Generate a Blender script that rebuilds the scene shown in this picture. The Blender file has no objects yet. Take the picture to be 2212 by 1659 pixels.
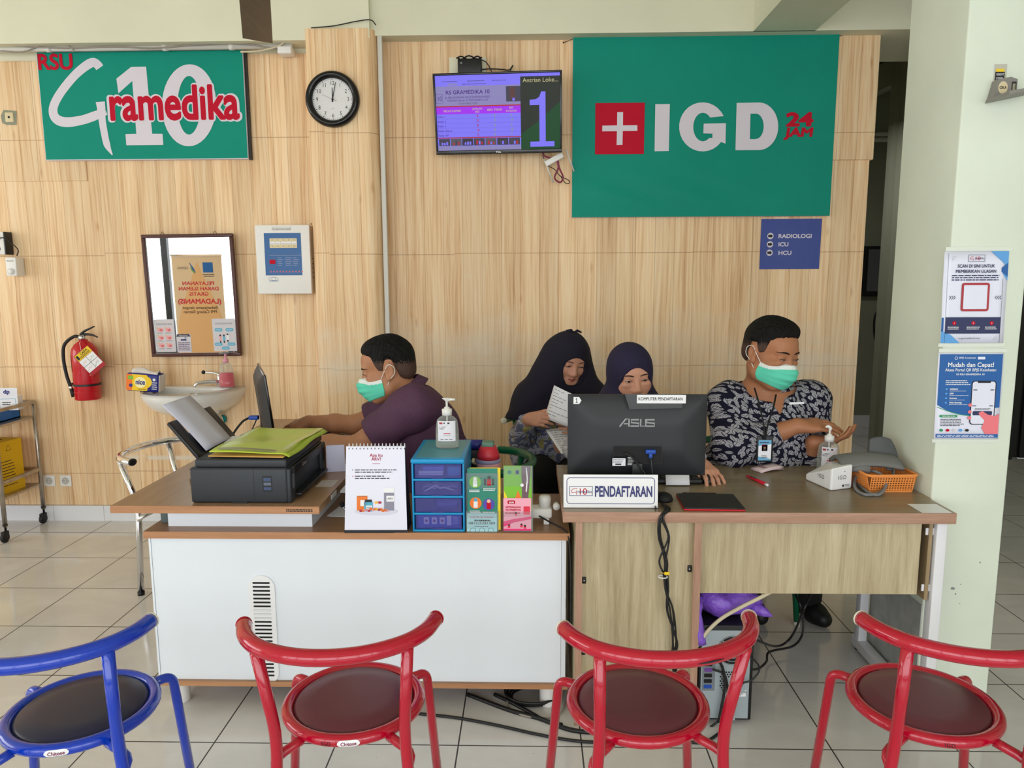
import bpy, math, random
import numpy as np
from mathutils import Vector, Matrix, Euler
R = math.radians
SC = bpy.context.scene
COL = SC.collection
random.seed(7)
# ------------------------------------------------------------ camera
F, W_, H_ = 1600.0, 2212.0, 1659.0
cam_d = bpy.data.cameras.new('camera'); cam = bpy.data.objects.new('camera', cam_d); COL.objects.link(cam)
cam_d.sensor_fit = 'HORIZONTAL'; cam_d.sensor_width = 36.0; cam_d.lens = 36.0 * F / W_
cam_d.clip_start = .02; cam_d.clip_end = 200
CAM = Vector((0, 0, 1.5))
CR = Matrix.Rotation(R(1.45), 3, 'Z') @ Matrix.Rotation(R(90 - 8.11), 3, 'X') @ Matrix.Rotation(-.004, 3, 'Z')
cam.matrix_world = Matrix.Translation(CAM) @ CR.to_4x4()
SC.camera = cam
def ray(px, py): return CR @ Vector(((px - W_/2)/F, -(py - H_/2)/F, -1))
def onY(px, py, y):
    d = ray(px, py); return CAM + d*((y - CAM.y)/d.y)
def onZ(px, py, z):
    d = ray(px, py); return CAM + d*((z - CAM.z)/d.z)
def onX(px, py, x):
    d = ray(px, py); return CAM + d*((x - CAM.x)/d.x)
# ------------------------------------------------------------ world, daylight, exposure
SC.view_settings.view_transform = 'Standard'; SC.view_settings.look = 'None'
SC.view_settings.gamma = 1; SC.view_settings.use_curve_mapping = False
SC.view_settings.exposure = 0.0
wd = bpy.data.worlds.new('sky'); SC.world = wd; wd.use_nodes = True
bg = wd.node_tree.nodes['Background']; bg.inputs[0].default_value = (.93, .97, 1.0, 1); bg.inputs[1].default_value = 1.3
def area(name, loc, rot, sx, sy, power, col):
    l = bpy.data.lights.new(name, 'AREA'); l.shape = 'RECTANGLE'; l.size = sx; l.size_y = sy; l.energy = power; l.color = col
    o = bpy.data.objects.new(name, l); o.location = loc; o.rotation_euler = rot; COL.objects.link(o); return o
area('daylight_front', (-1.4, -4.1, 2.1), (R(90), 0, 0), 12, 3.2, 385, (.955, .98, 1.0))
area('daylight_left', (-7.9, 1.2, 1.9), (R(90), 0, R(-90)), 4.6, 2.4, 120, (1, .99, .97))
# ------------------------------------------------------------ materials
def s2l(c):
    return tuple((x/255/12.92 if x/255 <= .04045 else ((x/255 + .055)/1.055)**2.4) for x in c)
MATS = {}
def mat(name, rgb, rough=.6, metal=0, spec=.5, trans=0, emit=0, noise=0, nscale=30, bump=0, alpha=1, coat=0, ior=1.45, sheen=0, stretch=None):
    if name in MATS: return MATS[name]
    m = bpy.data.materials.new(name); m.use_nodes = True; MATS[name] = m
    nt = m.node_tree; b = nt.nodes['Principled BSDF']
    c = s2l(rgb) + (1,)
    b.inputs['Base Color'].default_value = c; b.inputs['Roughness'].default_value = rough
    b.inputs['Metallic'].default_value = metal; b.inputs['Specular IOR Level'].default_value = spec
    b.inputs['Transmission Weight'].default_value = trans; b.inputs['IOR'].default_value = ior
    b.inputs['Coat Weight'].default_value = coat; b.inputs['Alpha'].default_value = alpha
    b.inputs['Sheen Weight'].default_value = sheen
    if emit:
        b.inputs['Base Color'].default_value = tuple(x*.12 for x in c[:3]) + (1,)
        b.inputs['Emission Color'].default_value = c; b.inputs['Emission Strength'].default_value = emit
    if noise or bump:
        tc = nt.nodes.new('ShaderNodeTexCoord'); nz = nt.nodes.new('ShaderNodeTexNoise')
        nz.inputs['Scale'].default_value = nscale; nz.inputs['Detail'].default_value = 5
        src = tc.outputs['Object']
        if stretch:
            mp = nt.nodes.new('ShaderNodeMapping'); mp.inputs['Scale'].default_value = stretch
            nt.links.new(src, mp.inputs[0]); src = mp.outputs[0]
        nt.links.new(src, nz.inputs['Vector'])
        if noise:
            rp = nt.nodes.new('ShaderNodeValToRGB')
            lo = [max(0, x*(1 - noise)) for x in c[:3]]; hi = [min(1, x*(1 + noise)) for x in c[:3]]
            rp.color_ramp.elements[0].position = .3; rp.color_ramp.elements[1].position = .7
            rp.color_ramp.elements[0].color = (*lo, 1); rp.color_ramp.elements[1].color = (*hi, 1)
            nt.links.new(nz.outputs['Fac'], rp.inputs[0]); nt.links.new(rp.outputs[0], b.inputs['Base Color'])
        if bump:
            bp = nt.nodes.new('ShaderNodeBump'); bp.inputs['Strength'].default_value = bump; bp.inputs['Distance'].default_value = .01
            nt.links.new(nz.outputs['Fac'], bp.inputs['Height']); nt.links.new(bp.outputs[0], b.inputs['Normal'])
    return m
class NT:
    """short-hand for building a node tree"""
    def __init__(s, name, rough=.6, spec=.5):
        s.m = bpy.data.materials.new(name); s.m.use_nodes = True; MATS[name] = s.m
        s.t = s.m.node_tree; s.b = s.t.nodes['Principled BSDF']
        s.b.inputs['Roughness'].default_value = rough; s.b.inputs['Specular IOR Level'].default_value = spec
    def n(s, typ, ins=None, **kw):
        x = s.t.nodes.new('ShaderNode' + typ)
        for k, v in kw.items(): setattr(x, k, v)
        for k, v in (ins or {}).items(): s.put(x.inputs[k], v)
        return x
    def put(s, sock, v):
        if isinstance(v, bpy.types.NodeSocket): s.t.links.new(v, sock)
        elif isinstance(v, bpy.types.Node): s.t.links.new(v.outputs[0], sock)
        else: sock.default_value = v
    def math(s, op, a, b=None, c=None, clamp=False):
        x = s.n('Math', operation=op, use_clamp=clamp); s.put(x.inputs[0], a)
        if b is not None: s.put(x.inputs[1], b)
        if c is not None: s.put(x.inputs[2], c)
        return x.outputs[0]
    def mix(s, f, a, b):
        x = s.n('Mix', data_type='RGBA'); s.put(x.inputs[0], f)
        for i, v in ((6, a), (7, b)):
            s.put(x.inputs[i], v if not isinstance(v, tuple) else (*s2l(v), 1))
        return x.outputs[2]
    def ramp(s, f, stops):
        x = s.n('ValToRGB'); s.put(x.inputs[0], f); e = x.color_ramp.elements
        while len(e) < len(stops): e.new(.5)
        for q, (p, c) in zip(e, stops):
            q.position = p; q.color = (*s2l(c), 1) if isinstance(c, tuple) else (c, c, c, 1)
        return x.outputs[0]
    def obj(s): return s.n('TexCoord').outputs['Object']
    def xyz(s, v): return s.n('SeparateXYZ', {0: v}).outputs
    def vec(s, x, y, z):
        q = s.n('CombineXYZ')
        for i, v in enumerate((x, y, z)): s.put(q.inputs[i], v)
        return q.outputs[0]
    def mapp(s, v, scale=(1, 1, 1), loc=(0, 0, 0), rot=(0, 0, 0)):
        return s.n('Mapping', {0: v, 1: loc, 2: rot, 3: scale}).outputs[0]
    def noise(s, v, scale, detail=4, rough=.5, dist=0):
        return s.n('TexNoise', {'Vector': v, 'Scale': scale, 'Detail': detail, 'Roughness': rough, 'Distortion': dist}).outputs['Fac']
    def bump(s, h, st=.3, d=.01):
        s.t.links.new(s.n('Bump', {'Height': h, 'Strength': st, 'Distance': d}).outputs[0], s.b.inputs['Normal'])
    def base(s, v): s.put(s.b.inputs['Base Color'], v); return s.m
# ------------------------------------------------------------ mesh builder
FONT_CACHE = {}
def text_mesh(body, bold=0.0, spacing=1.0, lsp=1.0, align='CENTER'):
    k = (body, bold, spacing, lsp, align)
    if k not in FONT_CACHE:
        c = bpy.data.curves.new('txt', 'FONT'); c.body = body; c.offset = bold; c.space_character = spacing; c.space_line = lsp
        c.align_x = align; c.resolution_u = 4
        o = bpy.data.objects.new('txt', c); m = o.to_mesh()
        FONT_CACHE[k] = ([(v.co.x, v.co.y) for v in m.vertices], [tuple(p.vertices) for p in m.polygons])
        o.to_mesh_clear(); bpy.data.objects.remove(o); bpy.data.curves.remove(c)
    return FONT_CACHE[k]
def catmull(pts, n=6, closed=False):
    P = [Vector(p) for p in pts]; out = []
    L = len(P); rng = range(L if closed else L - 1)
    for i in rng:
        p0 = P[i-1] if (i > 0 or closed) else P[0]*2 - P[1]
        p1 = P[i]; p2 = P[(i+1) % L]
        p3 = P[(i+2) % L] if (i + 2 < L or closed) else p2*2 - p1
        for k in range(n):
            t = k/n
            out.append(.5*((2*p1) + (p2-p0)*t + (2*p0-5*p1+4*p2-p3)*t*t + (3*p1-p0-3*p2+p3)*t**3))
    if not closed: out.append(P[-1])
    return out
class MB:
    def __init__(s): s.v = []; s.f = []; s.mi = []; s.sm = []; s.mats = []; s.T = None
    def m(s, mt):
        if mt not in s.mats: s.mats.append(mt)
        return s.mats.index(mt)
    def add(s, vs, fs, mt, smooth=False):
        o = len(s.v); k = s.m(mt)
        s.v += [tuple(s.T @ Vector(v)) if s.T else tuple(v) for v in vs]
        for f in fs: s.f.append(tuple(i + o for i in f)); s.mi.append(k); s.sm.append(smooth)
        return s
    def box(s, x0, x1, y0, y1, z0, z1, mt, bev=0):
        if bev:
            a, b, c = (x1-x0)/2, (y1-y0)/2, (z1-z0)/2; cx, cy, cz = (x0+x1)/2, (y0+y1)/2, (z0+z1)/2
            return s.rbox((cx, cy, cz), (a, b, c), min(bev, a*.98, b*.98, c*.98), mt)
        vs = [(x, y, z) for x in (x0, x1) for y in (y0, y1) for z in (z0, z1)]
        return s.add(vs, [(0, 1, 3, 2), (4, 6, 7, 5), (0, 4, 5, 1), (2, 3, 7, 6), (0, 2, 6, 4), (1, 5, 7, 3)], mt)
    def rbox(s, c, h, r, mt, n=3):
        """box with rounded edges: sphere octants pushed out to the corners"""
        vs = []; fs = []; N = 4*(n+1)
        rows = []
        for j in range(2*(n+1)):
            zi = -1 if j <= n else 1; ph = (j if j <= n else j-1)/(2*n)*math.pi - math.pi/2
            row = []
            for q in range(4):
                for i in range(n+1):
                    th = q*math.pi/2 + i/n*math.pi/2
                    sx = 1 if q in (0, 3) else -1; sy = 1 if q in (0, 1) else -1
                    row.append((c[0] + sx*(h[0]-r) + r*math.cos(ph)*math.cos(th), c[1] + sy*(h[1]-r) + r*math.cos(ph)*math.sin(th), c[2] + zi*(h[2]-r) + r*math.sin(ph)))
            rows.append(row)
        for row in rows: vs += row
        for j in range(len(rows)-1):
            for i in range(N): a = j*N+i; b = j*N+(i+1) % N; fs.append((a, b, b+N, a+N))
        fs.append(tuple(range(N))[::-1]); k = (len(rows)-1)*N; fs.append(tuple(range(k, k+N)))
        return s.add(vs, fs, mt, True)
    def tube(s, pts, r, mt, seg=10, closed=False, smooth=0, cap=True, flat=None):
        P = catmull(pts, smooth, closed) if smooth else [Vector(p) for p in pts]
        n = len(P); rs = r if isinstance(r, (list, tuple)) else [r]*n
        if len(rs) != n: rs = [np.interp(i/(n-1)*(len(rs)-1), range(len(rs)), rs) for i in range(n)]
        vs = []; fs = []; nrm = None
        for i in range(n):
            a = P[i-1] if (i > 0 or closed) else P[i]; b = P[(i+1) % n] if (i < n-1 or closed) else P[i]
            t = (b - a).normalized() if (b-a).length > 1e-9 else Vector((0, 0, 1))
            if nrm is None: nrm = t.orthogonal().normalized() if not flat else Vector(flat)
            nrm = (nrm - t*nrm.dot(t)); nrm = nrm.normalized() if nrm.length > 1e-6 else t.orthogonal().normalized()
            bn = t.cross(nrm)
            for k in range(seg):
                th = 2*math.pi*k/seg; vs.append(P[i] + (nrm*math.cos(th) + bn*math.sin(th))*rs[i])
        for i in range(n if closed else n-1):
            for k in range(seg):
                j = (i+1) % n
                fs.append((i*seg+k, i*seg+(k+1) % seg, j*seg+(k+1) % seg, j*seg+k))
        if cap and not closed: fs.append(tuple(range(seg))[::-1]); fs.append(tuple(range((n-1)*seg, n*seg)))
        return s.add(vs, fs, mt, True)
    def bar(s, a, b, w, h, mt, up=(0, 0, 1)):
        """square bar from a to b, w across and h along `up`"""
        a, b = Vector(a), Vector(b); t = (b-a).normalized(); u = Vector(up); x = t.cross(u).normalized(); u = x.cross(t)
        vs = [p + x*(sx*w/2) + u*(sz*h/2) for p in (a, b) for sx, sz in ((-1, -1), (1, -1), (1, 1), (-1, 1))]
        return s.add(vs, [(3, 2, 1, 0), (4, 5, 6, 7), (0, 1, 5, 4), (1, 2, 6, 5), (2, 3, 7, 6), (3, 0, 4, 7)], mt)
    def lathe(s, prof, mt, c=(0, 0, 0), ax='Z', seg=24, sx=1, sy=1, smooth=True, caps=True):
        vs = []; fs = []
        for r, z in prof:
            for k in range(seg):
                t = 2*math.pi*k/seg; x, y = r*math.cos(t)*sx, r*math.sin(t)*sy
                p = {'Z': (x, y, z), 'Y': (x, z, -y), 'X': (z, y, -x)}[ax]
                vs.append((c[0]+p[0], c[1]+p[1], c[2]+p[2]))
        for j in range(len(prof)-1):
            for k in range(seg): fs.append((j*seg+k, j*seg+(k+1) % seg, (j+1)*seg+(k+1) % seg, (j+1)*seg+k))
        if caps:
            if prof[0][0] > 1e-6: fs.append(tuple(range(seg))[::-1])
            if prof[-1][0] > 1e-6: q = (len(prof)-1)*seg; fs.append(tuple(range(q, q+seg)))
        return s.add(vs, fs, mt, smooth)
    def ell(s, c, r, mt, seg=16, rot=None):
        prof = [(math.sin(math.pi*i/10), -math.cos(math.pi*i/10)) for i in range(11)]
        vs = []; M = rot or Matrix.Identity(3)
        for q, z in prof:
            for k in range(seg):
                t = 2*math.pi*k/seg; vs.append(Vector(c) + M @ Vector((q*math.cos(t)*r[0], q*math.sin(t)*r[1], z*r[2])))
        fs = [(j*seg+k, j*seg+(k+1) % seg, (j+1)*seg+(k+1) % seg, (j+1)*seg+k) for j in range(10) for k in range(seg)]
        return s.add(vs, fs, mt, True)
    def prism(s, poly, o, u, v, d, mt, mside=None):
        """polygon in the (u,v) plane at o, extruded by vector d"""
        o, u, v, d = Vector(o), Vector(u), Vector(v), Vector(d); n = len(poly)
        a = [o + u*x + v*y for x, y in poly]; b = [p + d for p in a]
        s.add(a + b, [tuple(range(n)), tuple(range(n, 2*n))[::-1]], mt)
        return s.add(a + b, [(i, n+i, n+(i+1) % n, (i+1) % n) for i in range(n)], mside or mt)
    def grid(s, nu, nv, fn, mt, smooth=True, thick=0):
        vs = [fn(i/(nu-1), j/(nv-1)) for j in range(nv) for i in range(nu)]
        fs = [(j*nu+i, j*nu+i+1, (j+1)*nu+i+1, (j+1)*nu+i) for j in range(nv-1) for i in range(nu-1)]
        return s.add(vs, fs, mt, smooth)
    def build(s, name, parent=None, loc=None, rot=None, kind=None, thick=0, bevel=0, subsurf=0):
        me = bpy.data.meshes.new(name); me.from_pydata(s.v, [], s.f)
        for x in s.mats: me.materials.append(x)
        me.polygons.foreach_set('material_index', s.mi); me.polygons.foreach_set('use_smooth', s.sm); me.update()
        o = bpy.data.objects.new(name, me); COL.objects.link(o)
        if parent is not None: o.parent = parent
        if loc is not None: o.location = loc
        if rot is not None: o.rotation_euler = rot
        if kind: o['kind'] = kind
        if thick:
            q = o.modifiers.new('thickness', 'SOLIDIFY'); q.thickness = thick; q.offset = 0
        if bevel:
            q = o.modifiers.new('bevel', 'BEVEL'); q.width = bevel; q.segments = 2; q.limit_method = 'ANGLE'
        if subsurf:
            q = o.modifiers.new('sub', 'SUBSURF'); q.levels = subsurf; q.render_levels = subsurf
        return o
class Pl:
    """print on a flat panel: local 2D coordinates in metres, origin o, axes u (right) and v (up); each layer a little further out"""
    def __init__(s, mb, o, u=(1, 0, 0), v=(0, 0, 1), step=.0004):
        s.mb = mb; s.o = Vector(o); s.u = Vector(u).normalized(); s.v = Vector(v).normalized(); s.n = s.u.cross(s.v); s.k = 1; s.step = step
    def up(s, n=1): s.k += n; return s
    def p(s, x, y): return s.o + s.u*x + s.v*y + s.n*(s.k*s.step)
    def poly(s, pts, mt): s.mb.add([s.p(x, y) for x, y in pts], [tuple(range(len(pts)))], mt); return s
    def rect(s, x0, y0, x1, y1, mt): return s.poly([(x0, y0), (x1, y0), (x1, y1), (x0, y1)], mt)
    def frame(s, x0, y0, x1, y1, w, mt):
        s.rect(x0, y0, x1, y0+w, mt); s.rect(x0, y1-w, x1, y1, mt); s.rect(x0, y0+w, x0+w, y1-w, mt); return s.rect(x1-w, y0+w, x1, y1-w, mt)
    def rrect(s, x0, y0, x1, y1, r, mt): return s.poly(rrect(x0, y0, x1, y1, r), mt)
    def rframe(s, x0, y0, x1, y1, r, w, mt):
        a = rrect(x0, y0, x1, y1, r); b = rrect(x0+w, y0+w, x1-w, y1-w, max(r-w, .0001)); n = len(a)
        s.mb.add([s.p(*q) for q in a+b], [(i, (i+1) % n, n+(i+1) % n, n+i) for i in range(n)], mt); return s
    def circ(s, x, y, r, mt, n=20, ry=None): return s.poly([(x + r*math.cos(2*math.pi*i/n), y + (ry or r)*math.sin(2*math.pi*i/n)) for i in range(n)], mt)
    def ring(s, x, y, r, w, mt, n=24, ry=None):
        ry = ry or r
        a = [(x + (r-q)*math.cos(2*math.pi*i/n), y + (ry-q)*math.sin(2*math.pi*i/n)) for q in (0, w) for i in range(n)]
        s.mb.add([s.p(*q) for q in a], [(i, (i+1) % n, n+(i+1) % n, n+i) for i in range(n)], mt); return s
    def stroke(s, pts, w, mt, sm=0):
        if sm: pts = [(q.x, q.y) for q in catmull([(x, y, 0) for x, y in pts], sm)]
        n = len(pts); ws = w if isinstance(w, list) else [w]*n
        if len(ws) != n: ws = [float(np.interp(i/(n-1)*(len(ws)-1), range(len(ws)), ws)) for i in range(n)]
        L = []; Rr = []
        for i in range(n):
            a = pts[max(i-1, 0)]; b = pts[min(i+1, n-1)]; dx, dy = b[0]-a[0], b[1]-a[1]; l = math.hypot(dx, dy) or 1
            L.append((pts[i][0]-dy/l*ws[i]/2, pts[i][1]+dx/l*ws[i]/2)); Rr.append((pts[i][0]+dy/l*ws[i]/2, pts[i][1]-dx/l*ws[i]/2))
        s.mb.add([s.p(*q) for q in L+Rr], [(i, n+i, n+i+1, i+1) for i in range(n-1)], mt); return s
    def text(s, t, x, y, h, mt, al='CENTER', bold=0, w=None, sx=1, spacing=1, lsp=1, shear=0):
        """h = capital height in metres; w = total width to fit"""
        vs, fs = text_mesh(t, 0.0, spacing, lsp, al); k = h/.7
        kx = k*sx
        if w and vs:
            kx = w/(max(q[0] for q in vs) - min(q[0] for q in vs) + 2*max(bold, 0))
        n = 16 if h > .03 else 8
        offs = [(0, 0)] if bold <= 0 else [(bold*math.cos(6.2832*(i+.5)/n), bold*math.sin(6.2832*(i+.5)/n)) for i in range(n)]
        k0 = s.k
        for i, (dx, dy) in enumerate(offs):                    # a bold face is the same letters set several times, slightly shifted
            s.k = k0 + .8*i/n
            s.mb.add([s.p(x + (a+dx)*kx + (b+dy)*k*shear, y + (b+dy)*k) for a, b in vs], fs, mt)
        s.k = k0
        return s
    def lines(s, x, y, w, n, gap, t, mt, rag=.25, seed=1):
        """rows of print too small to read, as thin broken rules"""
        rd = random.Random(seed)
        for i in range(n):
            xx = x; end = x + w*(1 - rag*rd.random())
            while xx < end:
                l = min(end-xx, w*(.03+.1*rd.random())); s.rect(xx, y-i*gap-t, xx+l, y-i*gap, mt); xx += l + w*.018
        return s
def rrect(x0, y0, x1, y1, r, n=5):
    out = []
    for cx, cy, a in ((x1-r, y1-r, 0), (x0+r, y1-r, 90), (x0+r, y0+r, 180), (x1-r, y0+r, 270)):
        out += [(cx + r*math.cos(R(a+90*i/n)), cy + r*math.sin(R(a+90*i/n))) for i in range(n+1)]
    return out
# ------------------------------------------------------------ things
def tag(o, label, cat, group=None):
    o['label'] = label; o['category'] = cat
    if group: o['group'] = group
    return o
def thing(name, label, cat, loc=(0, 0, 0), rot=(0, 0, 0), group=None):
    o = bpy.data.objects.new(name, None); o.empty_display_size = .1; COL.objects.link(o)
    o.location = loc; o.rotation_euler = rot if isinstance(rot, (tuple, list)) else (0, 0, rot)
    return tag(o, label, cat, group)
def struct(o): o['kind'] = 'structure'; return o
def dup(root, loc, rot, label, group=None):
    def cp(o, par):
        c = o.copy(); COL.objects.link(c); c.parent = par
        for ch in o.children: cp(ch, c)
        return c
    r = root.copy(); COL.objects.link(r); r.location = loc; r.rotation_euler = rot; r['label'] = label
    if group: r['group'] = group
    for ch in list(root.children): cp(ch, r)
    return r
# ------------------------------------------------------------ surface materials
def wallpaper_mat():
    t = NT('printed_wood_wallpaper', .5, .3); p = t.obj(); x, y, z = t.xyz(p)
    wob = t.noise(t.mapp(p, (3, 3, 1.2)), 1.5, 3)
    xx = t.math('ADD', x, t.math('MULTIPLY', wob, .035))
    g1 = t.noise(t.vec(t.math('MULTIPLY', xx, 95), y, t.math('MULTIPLY', z, 2.2)), 1, 4, .55, .3)
    g2 = t.noise(t.vec(t.math('MULTIPLY', xx, 22), y, t.math('MULTIPLY', z, .9)), 1, 3, .5, .2)
    g = t.math('MULTIPLY_ADD', g1, .6, t.math('MULTIPLY', g2, .4))
    col = t.ramp(g, [(.30, (198, 152, 108)), (.42, (224, 184, 138)), (.52, (236, 202, 158)), (.66, (243, 216, 178))])
    # narrow printed boards, each a slightly different tone
    brd = t.math('DIVIDE', t.math('ADD', x, t.math('MULTIPLY', wob, .008)), .113); fb = t.math('FRACT', brd)
    edge = t.math('LESS_THAN', t.math('ABSOLUTE', t.math('SUBTRACT', fb, .5)), .012)
    wn = t.n('TexWhiteNoise', {'W': t.math('FLOOR', t.math('ADD', brd, .5))}, noise_dimensions='1D').outputs[0]
    tone = t.math('MULTIPLY_ADD', wn, .16, .9)
    hs = t.n('HueSaturation', {'Color': col, 'Value': tone, 'Saturation': .98}).outputs[0]
    col = t.mix(t.math('MULTIPLY', edge, .5), hs, (150, 104, 66))
    # knots
    vk = t.n('TexVoronoi', {'Vector': t.vec(t.math('MULTIPLY', xx, 8.8), y, t.math('MULTIPLY', z, 2.6)), 'Scale': 1, 'Randomness': .8})
    kn = t.math('SUBTRACT', 1, t.math('MULTIPLY', vk.outputs['Distance'], 9), clamp=True)
    col = t.mix(t.math('MULTIPLY', kn, .6), col, (184, 124, 78))
    # seams between the sheets
    off = t.n('TexWhiteNoise', {'W': t.math('FLOOR', t.math('DIVIDE', t.math('ADD', x, 5.35), .7))}, noise_dimensions='1D').outputs[0]
    sz = t.math('FRACT', t.math('DIVIDE', t.math('ADD', z, t.math('MULTIPLY_ADD', off, .02, .015)), .67))
    seam = t.math('LESS_THAN', t.math('ABSOLUTE', t.math('SUBTRACT', sz, .5)), .0035)
    sx = t.math('FRACT', t.math('DIVIDE', t.math('ADD', x, 5.35), .7))
    seam = t.math('MAXIMUM', seam, t.math('LESS_THAN', t.math('ABSOLUTE', t.math('SUBTRACT', sx, .5)), .0022))
    col = t.mix(t.math('MULTIPLY', seam, .55), col, (156, 116, 82))
    # print rubbed off to white behind the seats: ragged patches between knee and head height
    band = t.math('SUBTRACT', 1, t.math('MULTIPLY', t.math('ABSOLUTE', t.math('SUBTRACT', z, 1.0)), 2.6), clamp=True)
    bx = t.math('MULTIPLY', t.math('GREATER_THAN', x, -1.26), t.math('LESS_THAN', x, 1.96))
    wr = t.noise(t.mapp(p, (1.4, 1, 2.6)), 2.2, 8, .72)
    wr = t.math('MULTIPLY', t.math('SUBTRACT', t.math('ADD', wr, t.math('MULTIPLY', band, .36)), .62), 2.4, clamp=True)
    wr = t.math('MULTIPLY', t.math('MULTIPLY', wr, bx), .7)
    b2 = t.math('SUBTRACT', 1, t.math('MULTIPLY', t.math('ABSOLUTE', t.math('SUBTRACT', z, .405)), 48), clamp=True)
    b2 = t.math('MULTIPLY', t.math('MULTIPLY', b2, t.math('GREATER_THAN', t.noise(p, 9, 5), .38)), t.math('MULTIPLY', t.math('GREATER_THAN', x, -2.52), t.math('LESS_THAN', x, -1.27)))
    b3 = t.math('SUBTRACT', 1, t.math('MULTIPLY', t.math('ABSOLUTE', t.math('SUBTRACT', z, .51)), 14), clamp=True)
    b3 = t.math('MULTIPLY', t.math('MULTIPLY', b3, t.noise(p, 12, 5)), t.math('MULTIPLY', t.math('GREATER_THAN', x, -2.3), t.math('LESS_THAN', x, -1.27)))
    wr = t.math('MAXIMUM', wr, t.math('MAXIMUM', b2, t.math('MULTIPLY', b3, .5)))
    col = t.mix(wr, col, (222, 212, 196))
    t.bump(t.math('ADD', t.math('MULTIPLY', t.noise(p, 4, 3), 1.5), t.math('MULTIPLY', t.math('MAXIMUM', seam, edge), -.22)), .35, .008)
    return t.base(col)
def tile_mat():
    t = NT('glossy_floor_tile', .1, .5); p = t.obj(); x, y, z = t.xyz(p)
    T = .4
    def line(c, o, w):
        f = t.math('FRACT', t.math('DIVIDE', t.math('SUBTRACT', c, o - T/2), T))
        return t.math('LESS_THAN', t.math('ABSOLUTE', t.math('SUBTRACT', f, .5)), w/T)
    ln = t.math('MAXIMUM', line(x, .565, .0024), line(y, TILE_Y, .0024))
    nz = t.noise(t.mapp(p, (1, 1.6, 1)), 2.2, 6, .6, 1.2)
    col = t.ramp(nz, [(.3, (206, 203, 200)), (.6, (216, 213, 210)), (.75, (224, 222, 220))])
    sp = t.math('GREATER_THAN', t.noise(p, 60, 2), .76)
    col = t.mix(t.math('MULTIPLY', sp, .35), col, (120, 112, 102))
    col = t.mix(ln, col, (58, 54, 52))
    t.put(t.b.inputs['Roughness'], t.math('MULTIPLY_ADD', ln, .5, t.math('MULTIPLY_ADD', nz, .1, .04)))
    return t.base(col)
TILE_Y = 3.01
M_paper = wallpaper_mat(); M_tile = tile_mat()
M_cream = mat('cream_green_paint', (222, 220, 196), .7, noise=.05, nscale=2, bump=.03)
M_pillar = mat('pale_green_paint', (218, 226, 210), .65, noise=.05, nscale=3, bump=.04)
M_hall = mat('dull_green_hall_paint', (140, 142, 122), .7, noise=.06, nscale=2)
M_white = mat('white_gloss', (236, 236, 238), .3)
M_wpl = mat('white_plastic', (232, 230, 226), .38)
M_skirt = mat('white_skirting_tile', (226, 226, 230), .15)
M_black = mat('black_plastic', (22, 22, 24), .4)
M_blackm = mat('black_matt', (14, 14, 16), .7)
M_alu = mat('black_aluminium', (16, 16, 18), .35)
M_chrome = mat('chrome', (235, 235, 240), .07, metal=1)
M_grey = mat('grey_plastic', (120, 122, 124), .45)
M_pipe = mat('white_conduit', (214, 212, 204), .45)
M_ink = mat('black_ink', (28, 28, 34), .6)
M_paperw = mat('white_paper', (240, 240, 248), .6)
# ------------------------------------------------------------ floor, ceiling, walls
b = MB(); b.add([(-8, -3.2, 0), (8, -3.2, 0), (8, 8, 0), (-8, 8, 0)], [(0, 1, 2, 3)], M_tile); struct(b.build('floor'))
b = MB(); b.box(-8, 8, -3.2, 8, 3.4, 3.5, M_cream); struct(b.build('ceiling'))
YW = 4.44; ZT = 2.845
b = MB(); b.box(-7.5, 1.93, YW+.012, YW+.2, 0, 3.4, M_cream); struct(b.build('wall_back'))
b = MB(); b.box(-7.5, -1.2, YW, YW+.012, .1, onY(20, 132, YW).z, M_paper)
b.box(onY(528, 0, YW).x-.02, -1.2, YW-.001, YW+.011, 2.6, onY(580, 116, YW).z, M_paper)
b.box(-7.5, onY(158, 0, YW).x, YW-.006, YW+.01, onY(60, 392, YW).z, onY(20, 134, YW).z, M_paper, .004); struct(b.build('trim_1'))
b = MB(); b.box(-.9, 1.945, YW, YW+.21, .1, ZT, M_paper)
b.box(1.6, 1.962, YW-.014, YW+.22, onY(1860, 346, YW).z, onY(1860, 72, YW).z, M_paper, .006); struct(b.build('trim_2'))
# column clad in the same paper, its right corner rounded
cx0, cx1, cyf = -1.243, -.858, 4.285
ctop = onY(720, 61, cyf).z
prof = [(cx0, cyf+.2), (cx0, cyf+.004), (cx0+.004, cyf)] + [(cx1-.075 + .075*math.sin(R(a)), cyf + .075 - .075*math.cos(R(a))) for a in range(0, 91, 10)] + [(cx1, cyf+.2)]
b = MB(); b.prism(prof, (0, 0, .1), (1, 0, 0), (0, 1, 0), (0, 0, ctop-.1), M_paper); o = struct(b.build('trim_3'))
for q in o.data.polygons: q.use_smooth = len(q.vertices) == 4 and abs(q.normal.z) < .5
b = MB(); b.box(cx0+.002, cx1-.03, cyf+.012, YW+.1, ctop-.05, 3.4, M_cream); b.box(cx0+.01, cx1-.08, cyf+.02, YW+.1, 0, .12, M_cream); struct(b.build('wall_column'))
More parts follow.
